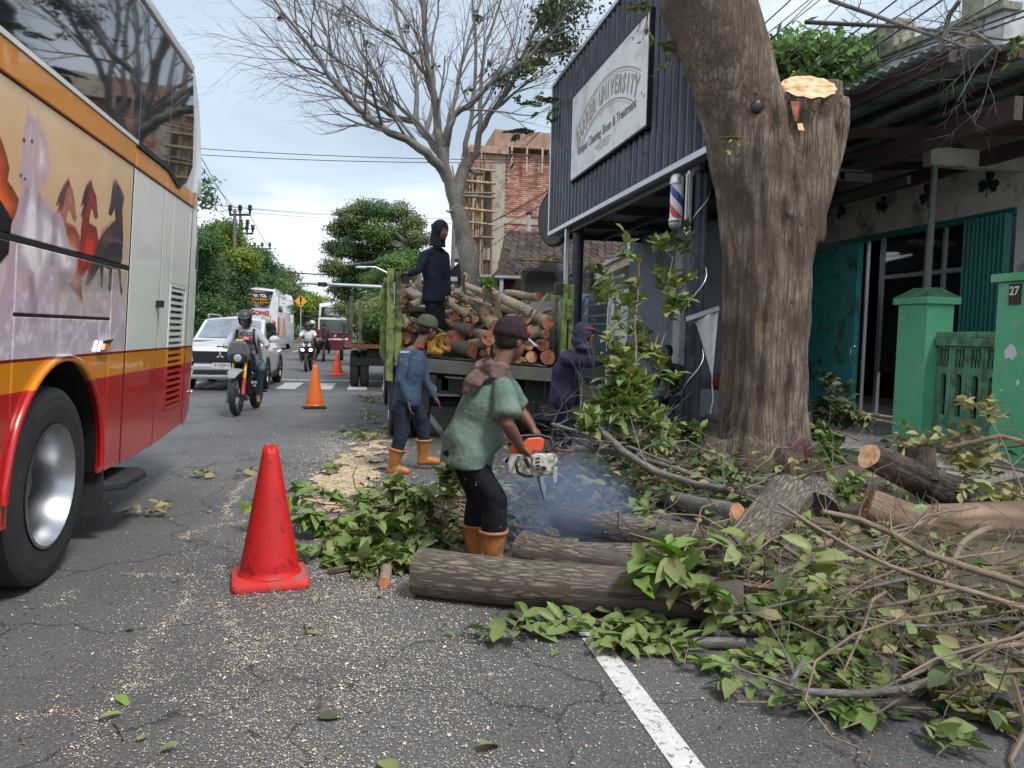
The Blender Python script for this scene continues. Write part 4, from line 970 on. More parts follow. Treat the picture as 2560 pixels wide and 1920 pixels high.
# canopy deck behind the fascia
can=thing('canopy','dark flat canopy reaching back from the black fascia to the barber shop','canopy',(5.2,12,3.4))
for i in range(12):
    y=8.2+i*.6;b=MB();b.sheet([[(3.86,y+q*.15,3.52+(0.03 if q%2 else 0)),(6.0,y+q*.15,3.58+(0.03 if q%2 else 0))]for q in range(5)]);b.build('roof_sheet',m_signblk,can)
for y in(8.6,10.3,12.0,13.7,15.3):b=MB();b.box(3.9,6.0,y,y+.07,3.36,3.46);b.build('joist',m_darkmetal,can)
b=MB();b.box(3.95,5.9,8.6,15.4,3.47,3.50);b.build('soffit',m_black,can)
disc=thing('round_sign','round black sign seen edge-on behind the far end of the fascia','sign',(3.75,16.0,3.3))
b=MB();b.lathe([(0,-.06),(.60,-.06),(.62,-.04),(.62,.04),(.60,.06),(0,.06)],origin=(3.93,16.3,3.93),axis=(.93,.36,0),n=40);b.build('disc',m_black,disc)
b=MB();b.lathe([(.55,0),(.58,.012),(.60,0)],origin=(3.875,16.28,3.93),axis=(-.93,-.36,0),n=40);b.build('rim',m_darkmetal,disc)
b=MB();b.tube([(3.7,15.7,3.9),(3.9,16.2,3.93)],.03,6);b.build('bracket',m_darkmetal,disc)
# cable wound round the near post
b=MB();P=[(3.86+.117*math.cos(a),8.78+.117*math.sin(a),.3+a*.155)for a in np.linspace(0,20,150)];b.tube(P,.009,5);o=b.build('cable',m_alu,smooth=True);tag(o,'pale cable wound in a spiral up the black post','cable')
tl=thing('tube_lamp','thin white tube lamp fixed upright beside the black post','lamp',(3.70,8.7,2.75))
b=MB();b.box(3.69,3.73,8.70,8.76,2.62,3.38);b.build('housing',m_alu,tl,bevel=.004)
b=MB();b.tube([(3.675,8.73,2.66),(3.675,8.73,3.34)],.014,10);b.build('tube',m_white,tl,smooth=True)
for z in(2.7,2.78,3.2,3.3):b=MB();b.box(3.72,3.77,8.71,8.75,z,z+.02);b.build('clip',m_black,tl)
# barber pole
bc=AY(1692,505,8.85);bp=thing('barber_pole','red white and blue striped barber pole hanging beside the black post','barber pole',(bc.x,bc.y,bc.z-.34))
mt,t_,b_=newmat('barber_stripes');g_=N(t_,'ShaderNodeTexCoord');sp_=N(t_,'ShaderNodeSeparateXYZ');t_.links.new(g_.outputs['UV'],sp_.inputs[0])
a_=N(t_,'ShaderNodeMath',operation='MULTIPLY_ADD');t_.links.new(sp_.outputs[0],a_.inputs[0]);a_.inputs[1].default_value=-1.0;t_.links.new(sp_.outputs[1],a_.inputs[2])
f_=N(t_,'ShaderNodeMath',operation='FRACT');t_.links.new(a_.outputs[0],f_.inputs[0]);r_=N(t_,'ShaderNodeValToRGB');r_.color_ramp.interpolation='CONSTANT';e=r_.color_ramp.elements
e[0].position=0;e[0].color=(0.72,0.71,0.66,1);e[1].position=.18;e[1].color=(0.55,0.05,0.05,1)
for p_,c_ in((.40,(0.72,0.71,0.66)),(.62,(0.04,0.07,0.30)),(.84,(0.72,0.71,0.66))):q=e.new(p_);q.color=c4(c_)
t_.links.new(f_.outputs[0],r_.inputs[0]);t_.links.new(r_.outputs[0],b_.inputs['Base Color']);b_.inputs['Roughness'].default_value=.25;m_barber=mt
b=MB();n=32;R0_=.080;h0,h1=-.21,.21
for i in range(9):
    for j in range(n+1):
        a=2*PI*j/n;b.v.append((bc.x+R0_*math.cos(a),bc.y+R0_*math.sin(a),bc.z+h0+(h1-h0)*i/8));b.uv[len(b.v)-1]=(-j/n,i/8*.82+.52)
for i in range(8):
    for j in range(n):q=i*(n+1)+j;b.f.append((q,q+1,q+n+2,q+n+1));b.m.append(0)
b.build('striped_cylinder',m_barber,bp,smooth=True)
for s_ in(1,-1):
    b=MB();b.lathe([(.088,.20),(.092,.215),(.092,.235),(.086,.24),(.088,.26),(.078,.30),(.05,.325),(.0,.335)],origin=bc,axis=(0,0,s_),n=32);o=b.build('cap',m_alu,bp,smooth=True)
b=MB();b.tube([bc+Vector((.08,0,.2)),Vector((3.86,8.78,bc.z+.2))],.012,6);b.tube([bc+Vector((.08,0,-.2)),Vector((3.86,8.78,bc.z-.2))],.012,6);b.build('bracket',m_darkmetal,bp)
# torn white banner between the post and the trunk
ban=thing('cloth_banner','narrow torn white cloth banner hanging beside the big trunk','banner',(4.0,8.0,1.2))
tl_,tr_=AY(1738,805,8.0),AY(1797,772,7.7);m_cloth_w=M('white_cloth',(0.72,0.74,0.78),0.8,var=.08,bump=.1,bscale=20)
b=MB();P=[]
for i in range(16):
    t=i/15;row=[]
    lx=1738+(1780-1738)*min(1,t*1.15)**.9;rx=1797-17*t;yl=805+155*t;yr=772+188*t
    for j in range(9):
        s_=j/8;p=AY(lx+(rx-lx)*s_,yl+(yr-yl)*s_,8.0-.3*s_+.035*math.sin(s_*9+t*2));row.append(p)
    P.append(row)
b.sheet(P);o=b.build('cloth',m_cloth_w,ban,smooth=True);md=o.modifiers.new('s','SOLIDIFY');md.thickness=.004
b=MB();b.beam(AY(1717,798,8.05),AY(1800,770,7.7),.03,.05);b.build('batten',m_galv,ban)
b=MB();b.tube([AY(1780,955,7.75),AY(1783,1000,7.7),AY(1776,1035,7.7)],.008,5);b.build('cord',m_cloth_w,ban)

# ------------------------------------------------------------------ barber shop wall and bench
sh=thing('barber_shop','blue grey rendered barber shop wall with a low bench behind the posts','building',(6,13,0.1))
b=MB();b.box(5.50,7.0,12.9,13.1,.1,4.6);b.build('wall',m_bluewall,sh)
b=MB();b.box(5.35,5.50,12.8,13.1,.1,4.4);b.build('corner_column',M('pale_column',(0.42,0.44,0.46),.8,var=.12,dirt=(.25,.25,.25),dirt_amt=.3),sh,bevel=.01)
b=MB();b.box(5.50,5.56,13.12,16.0,.1,4.4);b.build('side_wall',m_bluewall,sh)
b=MB();b.box(4.75,6.6,12.15,12.75,.1,.55);b.build('bench',M('bench_concrete',(0.26,0.29,0.33),.85,var=.2,dirt=(.14,.15,.16),dirt_amt=.4),sh,bevel=.015)
rb=MB();rb.ell((6.0,12.5,.68),(.2,.16,.15));rb.ell((6.15,12.45,.74),(.12,.13,.14));o=organic(rb,'bag',[M('dark_red_cloth',(0.16,0.025,0.03),.9,var=.3)],None,.02,4,fold=.02)
tag(o,'dark red bag left on the grey bench','bag')

# ------------------------------------------------------------------ porch house with teal folding doors
m_teal=M('teal_steel',(0.02,0.34,0.34),0.45,var=0.22,scale=2,dirt=(0.02,0.10,0.10),dirt_amt=.3,dscale=3);m_teal2=M('dark_teal_steel',(0.012,0.18,0.17),0.5,var=.2)
m_plaster=M('shop_plaster',(0.70,0.70,0.65),0.9,var=0.12,scale=1.2,dirt=(0.30,0.29,0.26),dirt_amt=.35,dscale=1.5)
m_brownwood=M('brown_beam',(0.075,0.045,0.042),0.8,var=.3,stretch=(6,1,6),dirt=(.06,.035,.03),dirt_amt=.4)
hs=thing('porch_house','shop house with teal folding steel doors under a deep corrugated porch','building',(9.0,12,0.1))
b=MB();b.box(9.0,9.15,6.0,19,3.38,4.75);b.box(9.0,9.15,5.0,9.60,.1,3.38);b.build('wall',m_plaster,hs)
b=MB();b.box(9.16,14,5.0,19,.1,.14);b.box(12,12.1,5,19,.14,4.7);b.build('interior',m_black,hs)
b=MB();b.box(8.96,9.10,9.6,19,3.28,3.38);b.build('lintel',m_teal2,hs)
b=MB();b.box(5.6,9.0,6,19,.1,.16);b.build('porch_floor',m_pave,hs)
# teal folding door: narrow pleated leaves
for k in range(44):
    y=13.0+k*.125;b=MB();b.prism([(8.96,y),(8.90,y+.06),(8.96,y+.12),(8.975,y+.12),(8.915,y+.06),(8.975,y)],'z',.16,3.26);b.build('door_leaf',m_teal,hs)
b=MB();b.tube([(8.90,13.0,1.35),(8.82,13.0,1.33),(8.82,13.0,1.05),(8.90,13.0,1.03)],.012,6);b.build('door_handle',m_chrome,hs,smooth=True)
for k in range(10):
    y=9.62+k*.085;b=MB();b.prism([(8.94,y),(8.86,y+.04),(8.94,y+.08),(8.955,y+.08),(8.875,y+.04),(8.955,y)],'z',.16,3.30);b.build('door_leaf',m_teal2,hs)
for z in(2.95,2.75):
    b=MB();b.prism([(10.28,z),(10.34,z+.07),(10.40,z),(10.34,z-.07)],'x',8.915,8.925);b.build('diamond_hole',m_black,hs)
b=MB();b.box(8.92,8.96,10.2,10.48,.16,3.3);b.build('door_leaf',m_teal2,hs)
# aluminium shop window
for y,z0,z1,w_ in((12.45,.16,3.28,.09),(11.35,.16,3.28,.06),(10.95,.16,3.28,.06),(12.9,.16,3.28,.04)):b=MB();b.box(8.99,9.05,y,y+w_,z0,z1);b.build('mullion',m_alu,hs)
for y0,y1 in((10.5,10.95),(11.01,11.35),(11.41,12.45)):
    b=MB();b.box(8.995,9.045,y0,y1,2.55,2.62);b.build('transom',m_alu,hs)
    b=MB();b.box(9.015,9.02,y0,y1,2.62,3.28);b.build('pane',m_glass,hs)
    b=MB();b.box(9.015,9.02,y0,y1,.9,2.55);b.build('pane',m_glass,hs)
b=MB();b.box(9.35,9.4,10.5,10.95,1.0,2.5);b.build('door',M('pale_door',(0.5,0.5,0.46),.6,var=.1),hs)
b=MB();b.box(9.34,9.35,10.58,10.85,1.75,2.15);b.build('notice',m_cloth_w,hs)
# clover cut-outs on the wall
m_clover=M('clover_green',(0.008,0.055,0.035),.7,var=.1,bump=0)
for(px_,py_,s_,an)in((2103,530,.15,.3),(2205,513,.16,-.35),(2320,487,.19,.1),(2472,458,.19,-.15)):
    c=AX(px_,py_,8.99);b=MB()
    for q in range(3):
        a=an+(q-1)*1.9+PI/2;u=Vector((0,-math.cos(a),math.sin(a)));v=Vector((0,-math.sin(a),-math.cos(a)))
        heart=[(0,0),(.30,.34),(.70,.50),(1.0,.36),(1.0,.12),(.86,0),(1.0,-.12),(1.0,-.36),(.70,-.50),(.30,-.34)]
        pts=[c+u*(h[0]*s_)+v*(h[1]*s_)for h in heart];k=len(pts);b.add(pts+[p+Vector((-.008,0,0))for p in pts],[(i,(i+1)%k,k+(i+1)%k,k+i)for i in range(k)]+[tuple(range(k,2*k))])
    a=an-PI/2;b.beam(c+Vector((-.004,0,0)),c+Vector((-.004,-math.cos(a)*s_*1.1,math.sin(a)*s_*1.1)),.012,.008);b.build('clover',m_clover,hs)
# porch roof: corrugated sheets on brown purlins
m_roofsheet=M('porch_sheet',(0.24,0.30,0.33),0.6,metal=.2,var=.2,scale=1.5,dirt=(.10,.12,.13),dirt_amt=.4,dscale=2)
def rz(x):return 4.30+(x-5.5)*.11
y=6.98;k=0
while y<18.5:
    b=MB();n=9;P=[[(5.45 if True else 0,y+q*.1,4.33+.018*math.cos(q*PI*2/2.0)),(9.4,y+q*.1,4.33+3.95*.11+.018*math.cos(q*PI))]for q in range(n+1)]
    # finer wave
    P=[[(5.45-(.03 if k%2 else 0),y+q*.025,4.34+.022*math.cos(q*PI/3)),(9.4,y+q*.025,4.34+3.95*.11+.022*math.cos(q*PI/3))]for q in range(33)]
    b.sheet(P);o=b.build('roof_sheet',m_roofsheet,hs,smooth=True);md=o.modifiers.new('s','SOLIDIFY');md.thickness=.008;y+=.78;k+=1
for x,w_,h_ in((5.62,.07,.12),(6.4,.06,.09),(7.2,.06,.09),(8.0,.07,.10),(8.7,.06,.09)):
    b=MB();b.beam((x,6.9,rz(x)-h_/2-.01),(x,18.6,rz(x)-h_/2-.01),w_,h_);b.build('purlin',m_brownwood,hs)
b=MB();b.beam((7.6,6.5,4.22),(7.6,18.6,4.22),.12,.26);b.build('beam',m_brownwood,hs)
b=MB();b.beam((6.5,7.0,3.84),(6.5,18.6,3.82),.10,.24);b.build('beam',m_brownwood,hs)
b=MB();b.beam((8.3,6.5,3.98),(8.3,18.6,3.98),.10,.20);b.build('beam',m_brownwood,hs)
for y in(9.2,11.5,13.8,16.2):b=MB();b.beam((5.6,y,4.05),(8.9,y,4.35),.07,.12);b.build('rafter',m_brownwood,hs)
b=MB();b.box(7.5,9.0,9.5,9.66,3.86,4.10);b.build('concrete_beam',M('white_concrete',(0.48,0.47,0.43),.9,var=.15,dirt=(.25,.24,.22),dirt_amt=.4),hs)
b=MB();b.tube([(7.6,9.55,.15),(7.6,9.55,3.86)],.045,12);b.build('porch_post',M('post_grey',(0.17,0.20,0.20),.6,var=.2),hs,smooth=True)

# ------------------------------------------------------------------ green gate pillars and garden wall
m_green=M('green_paint',(0.13,0.50,0.27),0.75,var=0.12,scale=2.5,bump=.12,bscale=40,dirt=(0.30,0.50,0.38),dirt_amt=.25,dscale=2)
m_green2=M('weathered_green_paint',(0.13,0.33,0.20),0.85,var=.2,scale=4,dirt=(.10,.17,.12),dirt_amt=.5,dscale=5)
def pillar(label,x0,x1,y0,y1,zt,cap=.14,pyr=.13):
    t=thing('gate_pillar',label,'pillar',((x0+x1)/2,(y0+y1)/2,.1),0,None)
    b=MB();b.box(x0,x1,y0,y1,.1,zt);b.build('shaft',m_green,t,bevel=.012)
    b=MB();b.box(x0-.05,x1+.05,y0-.05,y1+.05,zt+.002,zt+.09)
    q=len(b.v);e_=.05;b.v+=[(x0-e_,y0-e_,zt+.092),(x1+e_,y0-e_,zt+.092),(x1+e_,y1+e_,zt+.092),(x0-e_,y1+e_,zt+.092),(x0+.10,y0+.14,zt+.09+pyr),(x1-.10,y0+.14,zt+.09+pyr),(x1-.10,y1-.14,zt+.09+pyr),(x0+.10,y1-.14,zt+.09+pyr)]
    for f in((0,1,5,4),(1,2,6,5),(2,3,7,6),(3,0,4,7),(4,5,6,7)):b.f.append(tuple(q+i for i in f));b.m.append(1)
    b.build('cap',[m_green,m_green2],t);return t
pillar('short bright green gate pillar with a shallow pyramid cap',7.1,7.5,8.90,9.46,1.94)
pl=pillar('tall bright green pillar bearing the brown number plate',6.9,7.6,6.3,7.56,2.12,pyr=.02)
pc=AX(2537,735,6.885);np_=thing('number_plate','small brown house number plate on the tall green pillar','sign',pc)
b=MB();b.box(pc.x-.008,pc.x+.012,pc.y-.075,pc.y+.075,pc.z-.11,pc.z+.11);b.build('plate',M('brown_plate',(0.05,0.02,0.018),.5,var=.2),np_,bevel=.003)
for k,(dy,dz,s_)in enumerate(((.02,-.62,.10),(-.25,-.52,.03),(-.1,-.95,.03),(.12,-1.05,.02))):   # flaked patches of bare white render
    b=MB();n=9;rr=random.Random(k);b.add([pc+Vector((-.0005,dy+s_*rr.uniform(.3,1)*math.cos(6.283*i/n),dz+s_*1.3*rr.uniform(.4,1)*math.sin(6.283*i/n)))-Vector((-.018+.004-.0,0,0))for i in range(n)],[tuple(range(n))]);b.build('flaked_patch',m_cloth_w,pl)
text(np_,'27',pc+Vector((-.011,0,.03)),SB,.13,m_white,'lettering',off=.003,ext=.001)
gw=thing('garden_wall','low green wall with pierced arched panels between the two green pillars','wall',(7.3,8.2,.1))
b=MB();b.box(7.22,7.42,7.56,8.90,1.40,1.50);b.box(7.26,7.38,7.56,8.90,1.503,1.58);b.build('coping',m_green2,gw,bevel=.01)
b=MB();b.box(7.26,7.40,7.56,8.90,.1,.45);b.build('base',m_green2,gw)
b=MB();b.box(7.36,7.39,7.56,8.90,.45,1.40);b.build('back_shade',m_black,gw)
for k in range(5):   # pierced panels: frame with an arched slot and little balusters above
    y0=7.58+k*.262;y1=y0+.252
    b=MB();b.box(7.27,7.34,y0,y0+.045,.45,1.40);b.box(7.27,7.34,y1-.045,y1,.45,1.40);b.box(7.27,7.34,y0+.045,y1-.045,1.09,1.14);b.box(7.27,7.34,y0+.045,y1-.045,1.37,1.40);b.box(7.27,7.34,y0+.045,y1-.045,.45,.52)
    cy_=(y0+y1)/2;rr_=.05
    for s_ in(-1,1):
        pts=[(cy_+s_*(rr_+.031),1.09)]+[(cy_+s_*rr_*math.cos(a),1.0+rr_*math.sin(a))for a in np.linspace(PI/2,0,6)]+[(cy_+s_*rr_,.60),(cy_+s_*(rr_+.031),.60)]
        pts=[(cy_,1.09)]+pts[1:];pts=[(cy_,1.09)]+[(cy_+s_*rr_*math.cos(a),1.0+rr_*math.sin(a))for a in np.linspace(PI/2,0,6)]+[(cy_+s_*rr_,.52),(cy_+s_*.081,.52),(cy_+s_*.081,1.09)]
        b.prism(pts,'x',7.275,7.335)
    b.build('pierced_panel',m_green2,gw)
    for j in range(3):
        yb_=y0+.075+j*.05;b=MB();b.tube([(7.30,yb_,1.14),(7.30,yb_+.012,1.20),(7.30,yb_-.012,1.27),(7.30,yb_,1.37)],.013,6);b.build('baluster',m_green2,gw,smooth=True)

# ------------------------------------------------------------------ white building with a parapet far behind the porch
m_whitew=M('weathered_white_wall',(0.52,0.54,0.56),.9,var=.1,scale=.8,dirt=(.36,.35,.33),dirt_amt=.4,dscale=1.2)
m_cap=M('lichened_concrete',(0.30,0.29,0.22),.95,var=.25,scale=2,dirt=(.15,.14,.10),dirt_amt=.5,dscale=4)
wb=thing('white_building','white walled building with concrete parapet posts above the porch roof','building',(13,17,.1))
b=MB();b.prism([(13.4,.1),(26,.1),(26,9.6),(19.8,8.45),(13.4,7.9)],'x',12.0,12.25);b.build('wall',m_whitew,wb)
b=MB();b.beam((12.08,13.3,7.95),(12.08,19.8,8.5),.42,.14);b.beam((12.08,19.8,8.5),(12.08,26,9.65),.42,.14);b.build('coping',m_cap,wb)
b=MB();b.box(11.95,12.5,13.9,14.5,7.3,8.75);b.build('parapet_post',m_cap,wb,bevel=.02)
b=MB();b.box(11.95,12.5,16.6,17.75,8.1,9.0);b.build('parapet_post',m_cap,wb,bevel=.02)
b=MB();b.box(12.25,20,13.4,13.6,.1,7.9);b.box(12.25,20,13.6,26,7.5,7.6);b.build('back_wall',m_whitew,wb)
# ================================================================== gate house, mossy wall, tiled house, unfinished brick building
m_cream=M('cream_paint',(0.62,0.56,0.38),.85,var=.08,dirt=(.42,.38,.28),dirt_amt=.3)
m_whitep=M('white_render',(0.58,0.60,0.62),.85,var=.1,dirt=(.38,.39,.40),dirt_amt=.3,dscale=3)
m_bluesteel=M('blue_grey_steel',(0.13,0.17,0.22),.5,metal=.2,var=.2)
m_moss=M('mossy_wall',(0.19,0.18,0.165),.95,var=.35,scale=1.6,dirt=(0.035,0.036,0.032),dirt_amt=.75,dscale=1.1,bump=.5)
m_tile=M('roof_tile',(0.062,0.036,0.033),.85,var=.3,scale=2.2,dirt=(.05,.038,.034),dirt_amt=.5,dscale=2.5,world=True,rnd=.45)
m_tilered=M('red_roof_tile',(0.33,0.11,0.085),.8,var=.3,scale=3,dirt=(.13,.07,.06),dirt_amt=.4,world=True)
gh=thing('gate_house','pale front wall with grey grille gates and a cream beam behind the fascia posts','gate',(6.0,18,.1))
for(y0,y1,z1)in((14.7,15.35,4.6),(15.55,16.15,2.85),(17.2,18.2,2.55),(18.35,18.9,2.6)):
    b=MB();b.box(5.95,6.25,y0,y1,.1,z1);b.build('column',m_whitep,gh,bevel=.01)
b=MB();b.box(5.98,6.18,21.4,21.65,.1,2.6);b.build('gate_post',m_bluesteel,gh,bevel=.01)
b=MB();b.beam((5.9,14.4,3.28),(5.9,18.6,3.02),.35,.20);b.build('beam',m_cream,gh,bevel=.01)
b=MB();b.beam((5.86,14.35,3.44),(5.86,18.65,3.16),.45,.08);b.build('cornice',m_whitep,gh)
for y0,y1 in((18.95,21.35),(16.2,17.15)):
    for z in(.25,1.72,1.95,2.25,2.5):b=MB();b.box(6.06,6.12,y0,y1,z,z+.06);b.build('rail',m_bluesteel,gh)
    n=int((y1-y0)/.085)
    for k in range(n):y=y0+.04+k*.085;b=MB();b.box(6.075,6.105,y,y+.03,.25,1.72 if y0>18 else 2.5);b.build('bar',m_bluesteel,gh)
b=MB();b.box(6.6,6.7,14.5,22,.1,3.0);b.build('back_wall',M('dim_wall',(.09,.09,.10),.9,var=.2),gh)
b=MB();b.box(6.3,8.0,13.2,14.4,3.3,3.4);b.build('ledge',m_whitep,gh)
ac=thing('air_conditioner','small white air conditioner box above the cream beam','air conditioner',(6.2,17.6,3.2))
b=MB();b.box(6.15,6.45,17.3,18.1,3.22,3.72);b.build('case',m_white,ac,bevel=.02)
for k in range(10):b=MB();b.box(6.135,6.149,17.36,17.72,3.28+k*.04,3.30+k*.04);b.build('slat',m_galv,ac)
sr=thing('tiled_canopy','small red tiled roof slope above the cream beam','roof',(6.6,15.6,3.5))
tm=boxmesh('tile',(.30,.26,.03),m_tilered);mats=[]
for i in range(8):
    for j in range(13):mats.append(Matrix.Translation((6.25+i*.25,14.6+j*.25,3.62+i*.15+.012*(j%2)))@Matrix.Rotation(-math.radians(31),4,'Y'))
pieces(sr,'tile',tm,mats)
# mossy wall with a fern tuft
mw=thing('mossy_wall','black stained mossy concrete wall behind the truck','wall',(6.5,22.5,.1))
b=MB();P=[(4.3,.1),(9.5,.1),(9.5,3.9),(8.6,3.95),(7.8,3.55),(7.2,3.65),(6.4,3.5),(6.3,3.1),(5.9,3.1),(5.85,3.6),(5.2,3.75),(4.9,3.4),(4.35,3.35)]
b.prism(P,'y',22.4,22.65);b.build('wall',m_moss,mw)
for x0,x1,z0,z1 in((4.4,5.4,.1,3.3),(6.9,7.3,.1,3.7),(8.2,8.5,.1,3.9)):b=MB();b.box(x0,x1,22.28,22.39,z0,z1);b.build('buttress',m_moss,mw,bevel=.03)
b=MB();b.box(6.6,7.5,22.2,22.395,3.1,3.55);b.build('concrete_block',m_concrete,mw,bevel=.02)
rng=random.Random(3);lv=[];c=AY(1342,655,22.2)
for i in range(900):
    a=rng.uniform(0,6.28);e=rng.random()**.5;p=c+Vector((math.cos(a)*.8*e,-.25*rng.random(),-.15+.30*rng.random()-e*e*.35))
    lv.append((p,Vector((math.cos(a)*.7,-.5,rng.uniform(-1.1,.5))),rdir(rng),rng.uniform(.12,.26)))
ft=thing('fern_tuft','shaggy fern and grass tuft growing on top of the mossy wall','plant',c)
tag(link('leaves',leaves_mesh('leaves',[(rootinv(ft)@p,d,n_,s)for p,d,n_,s in lv],[m_leaf,m_leaf_dry],(LT_S[0]*np.array([1,.22,1]),LT_S[1]),np.array([1 if q[0].z>c.z-.05 and rng.random()<.8 else 0 for q in lv])),ft),kind='stuff')
# corrugated brown door and dark tarpaulin in the yard
yd=thing('yard_gate','rusty brown corrugated sheet gate beside the mossy wall','gate',AY(1275,760,21.5)*1.0)
p0=AY(1252,690,21.5);p1=AY(1298,690,21.5)
b=MB();n=18;P=[[(p0.x+(p1.x-p0.x)*q/n,21.5+(.03 if q%2 else 0),z)for q in range(n+1)]for z in(.11,p0.z)];b.sheet(P);b.build('sheet',M('rust_sheet',(.10,.035,.03),.7,var=.3,dirt=(.05,.03,.025),dirt_amt=.5),yd)
sd=thing('carport','low dark carport roof with pale metal edge behind the log truck','shelter',(3.4,21,.1))
q0,q1=AY(1190,688,21),AY(1300,687,21)
b=MB();b.box(q0.x-.2,q1.x,20.9,24,q0.z-.05,q0.z+.02);b.build('roof',m_galv,sd)
b=MB();b.box(q0.x-.2,q1.x-.6,23.9,24,.1,q0.z);b.build('back',m_black,sd)
b=MB();b.box(q0.x+.65,q0.x+.75,20.95,21.05,.1,q0.z-.05);b.build('post',m_galv,sd)
tp=thing('tarpaulin','black tarpaulin stretched as a slanting sunshade beside the bare tree','tarpaulin',AY(1140,720,19)*1.0)
A_,B_,C_2,D_=AY(1116,683,19),AY(1165,640,20),AY(1165,735,20),AY(1140,735,19)
b=MB();b.add([A_,B_,C_2,D_],[(0,1,2,3)]);b.add([A_,A_+Vector((-.9,0,-.35)),D_+Vector((-.8,0,-.15)),D_],[(0,1,2,3)]);o=b.build('sheet',m_black,tp);md=o.modifiers.new('s','SOLIDIFY');md.thickness=.02
b=MB();c=AY(1132,697,18.9);b.cbox(c,(.22,.01,.10));b.build('label_patch',m_white,tp)
b=MB();b.tube([AY(1155,715,18.9),AY(1163,740,18.9),AY(1167,765,18.9)],.03,6);b.build('fold',m_galv,tp,smooth=True)
# tiled house
th_=thing('tiled_house','old house with a dark red clay tile roof behind the mossy wall','house',(7,25,.1))
b=MB();b.box(4.9,11,24.6,28,.1,3.9);b.build('wall',m_moss,th_)
tm=boxmesh('tile',(.27,.33,.03),m_tile);mats=[]
rz0,sl_=4.75,math.radians(34)
for i in range(9):
    for j in range(23):
        x=4.62+j*.245+(.0 if i<1 else 0)-i*.07;y=25.6-i*.245;z=4.72-i*.165
        if x<4.35-.0:continue
        mats.append(Matrix.Translation((x,y,z+.02*math.sin(j*2.2+i)*.5))@Matrix.Rotation(sl_,4,'X')@Matrix.Rotation(.16,4,'Y'))
mats.sort(key=lambda q:q.translation.y);pieces(th_,'tile',tm,mats)
for j in range(16):b=MB();x=4.62+j*.36;b.tube([(x,25.72,4.76),(x+.34,25.72,4.775)],[.095,.11],8,lump=.03,seed=j);b.build('ridge_tile',m_tile,th_)
b=MB();b.prism([(25.7,4.70),(23.2,3.0),(23.2,2.9),(28,2.9)],'x',4.45,10.4);b.build('roof_deck',m_wood,th_)
# lean-to lattice of laths beside the roof
lt=thing('lath_frame','leaning frame of brown roof laths below the tile roof','frame',AY(1250,735,22.8)*1.0)
c0,c1=AY(1238,735,22.6),AY(1268,640,23.2);d0,d1=AY(1268,735,22.6),AY(1282,660,23.2)
for a_,b2 in((c0,c1),(d0,d1)):b=MB();b.beam(a_,b2,.06,.04);b.build('rail',m_brownwood,lt)
for k in range(7):
    t=.06+k*.14;b=MB();b.beam(c0.lerp(c1,t)+Vector((-.12,0,0)),d0.lerp(d1,t)+Vector((.1,0,0)),.05,.04);b.build('lath',m_tile,lt)
# brick building
bb=thing('brick_building','unfinished red brick building with a concrete frame','building',(9,33,.1))
m_brick=M('brick',(0.40,0.19,0.135),.9,var=.25,scale=1.2,dirt=(.46,.29,.22),dirt_amt=.4,dscale=2,world=True,rnd=.35)
m_mortar=M('mortar',(0.50,0.43,0.36),.95,var=.15,scale=4);m_cframe=M('raw_concrete',(0.45,0.40,0.33),.95,var=.18,scale=1.5,dirt=(.30,.22,.17),dirt_amt=.4)
b=MB();b.box(5.45,15,32.06,32.3,.1,8.9);b.build('mortar_wall',m_mortar,bb)
b=MB();b.box(4.95,5.50,31.9,32.35,.1,8.9);b.build('column',m_cframe,bb,bevel=.01)
b=MB();b.box(5.5,15,31.98,32.3,7.0-1.0,7.22-1.0);b.build('beam',m_cframe,bb,bevel=.01)
b=MB();b.box(9.3,9.6,31.96,32.3,.1,8.9);b.build('column',m_cframe,bb,bevel=.01)
b=MB();b.box(4.0,5.6,31.7,36,8.75,9.05);b.box(5.0,7.3,31.75,36,9.06,9.75);b.build('roof_beam',M('formwork',(0.40,0.25,0.19),.9,var=.25,scale=2,dirt=(.24,.17,.13),dirt_amt=.4),bb,bevel=.02)
b=MB();b.box(7.3,15,31.8,36,8.9,9.72);b.build('roof_beam',m_cframe,bb,bevel=.02)
b=MB();b.box(3.7,4.98,31.85,32.2,8.1,8.74);b.build('formwork_board',M('formwork_board',(.36,.23,.17),.9,var=.2),bb)
b=MB();b.box(3.5,5.0,31.8,33.5,4.45,4.95);b.build('ledge',m_cframe,bb,bevel=.01)
b=MB();b.box(4.98,8.6,35.5,35.6,.1,8.9);b.build('back_wall',m_mortar,bb)
for x in(5.72,6.35,7.0):b=MB();b.beam((x,31.72,8.1),(x,31.72,9.1),.07,.07);b.build('prop',m_cframe,bb)
bm_=boxmesh('brick',(.235,.05,.068),m_brick);mats=[]
rr=random.Random(9);z=4.2
row=0
while z<8.85:
    if not(5.98<z<6.26):
        x=5.62+(.125 if row%2 else 0)
        while x<10.9:
            if not(9.22<x<9.7):mats.append(Matrix.Translation((x+rr.uniform(-.006,.006),32.045+rr.uniform(-.006,.008),z+rr.uniform(-.004,.004)))@Matrix.Rotation(rr.uniform(-.015,.015),4,'Y'))
            x+=.25
    z+=.083;row+=1
mats.sort(key=lambda q:(q.translation-Vector((6.3,32,7.2))).length)
pieces(bb,'brick',bm_,mats)
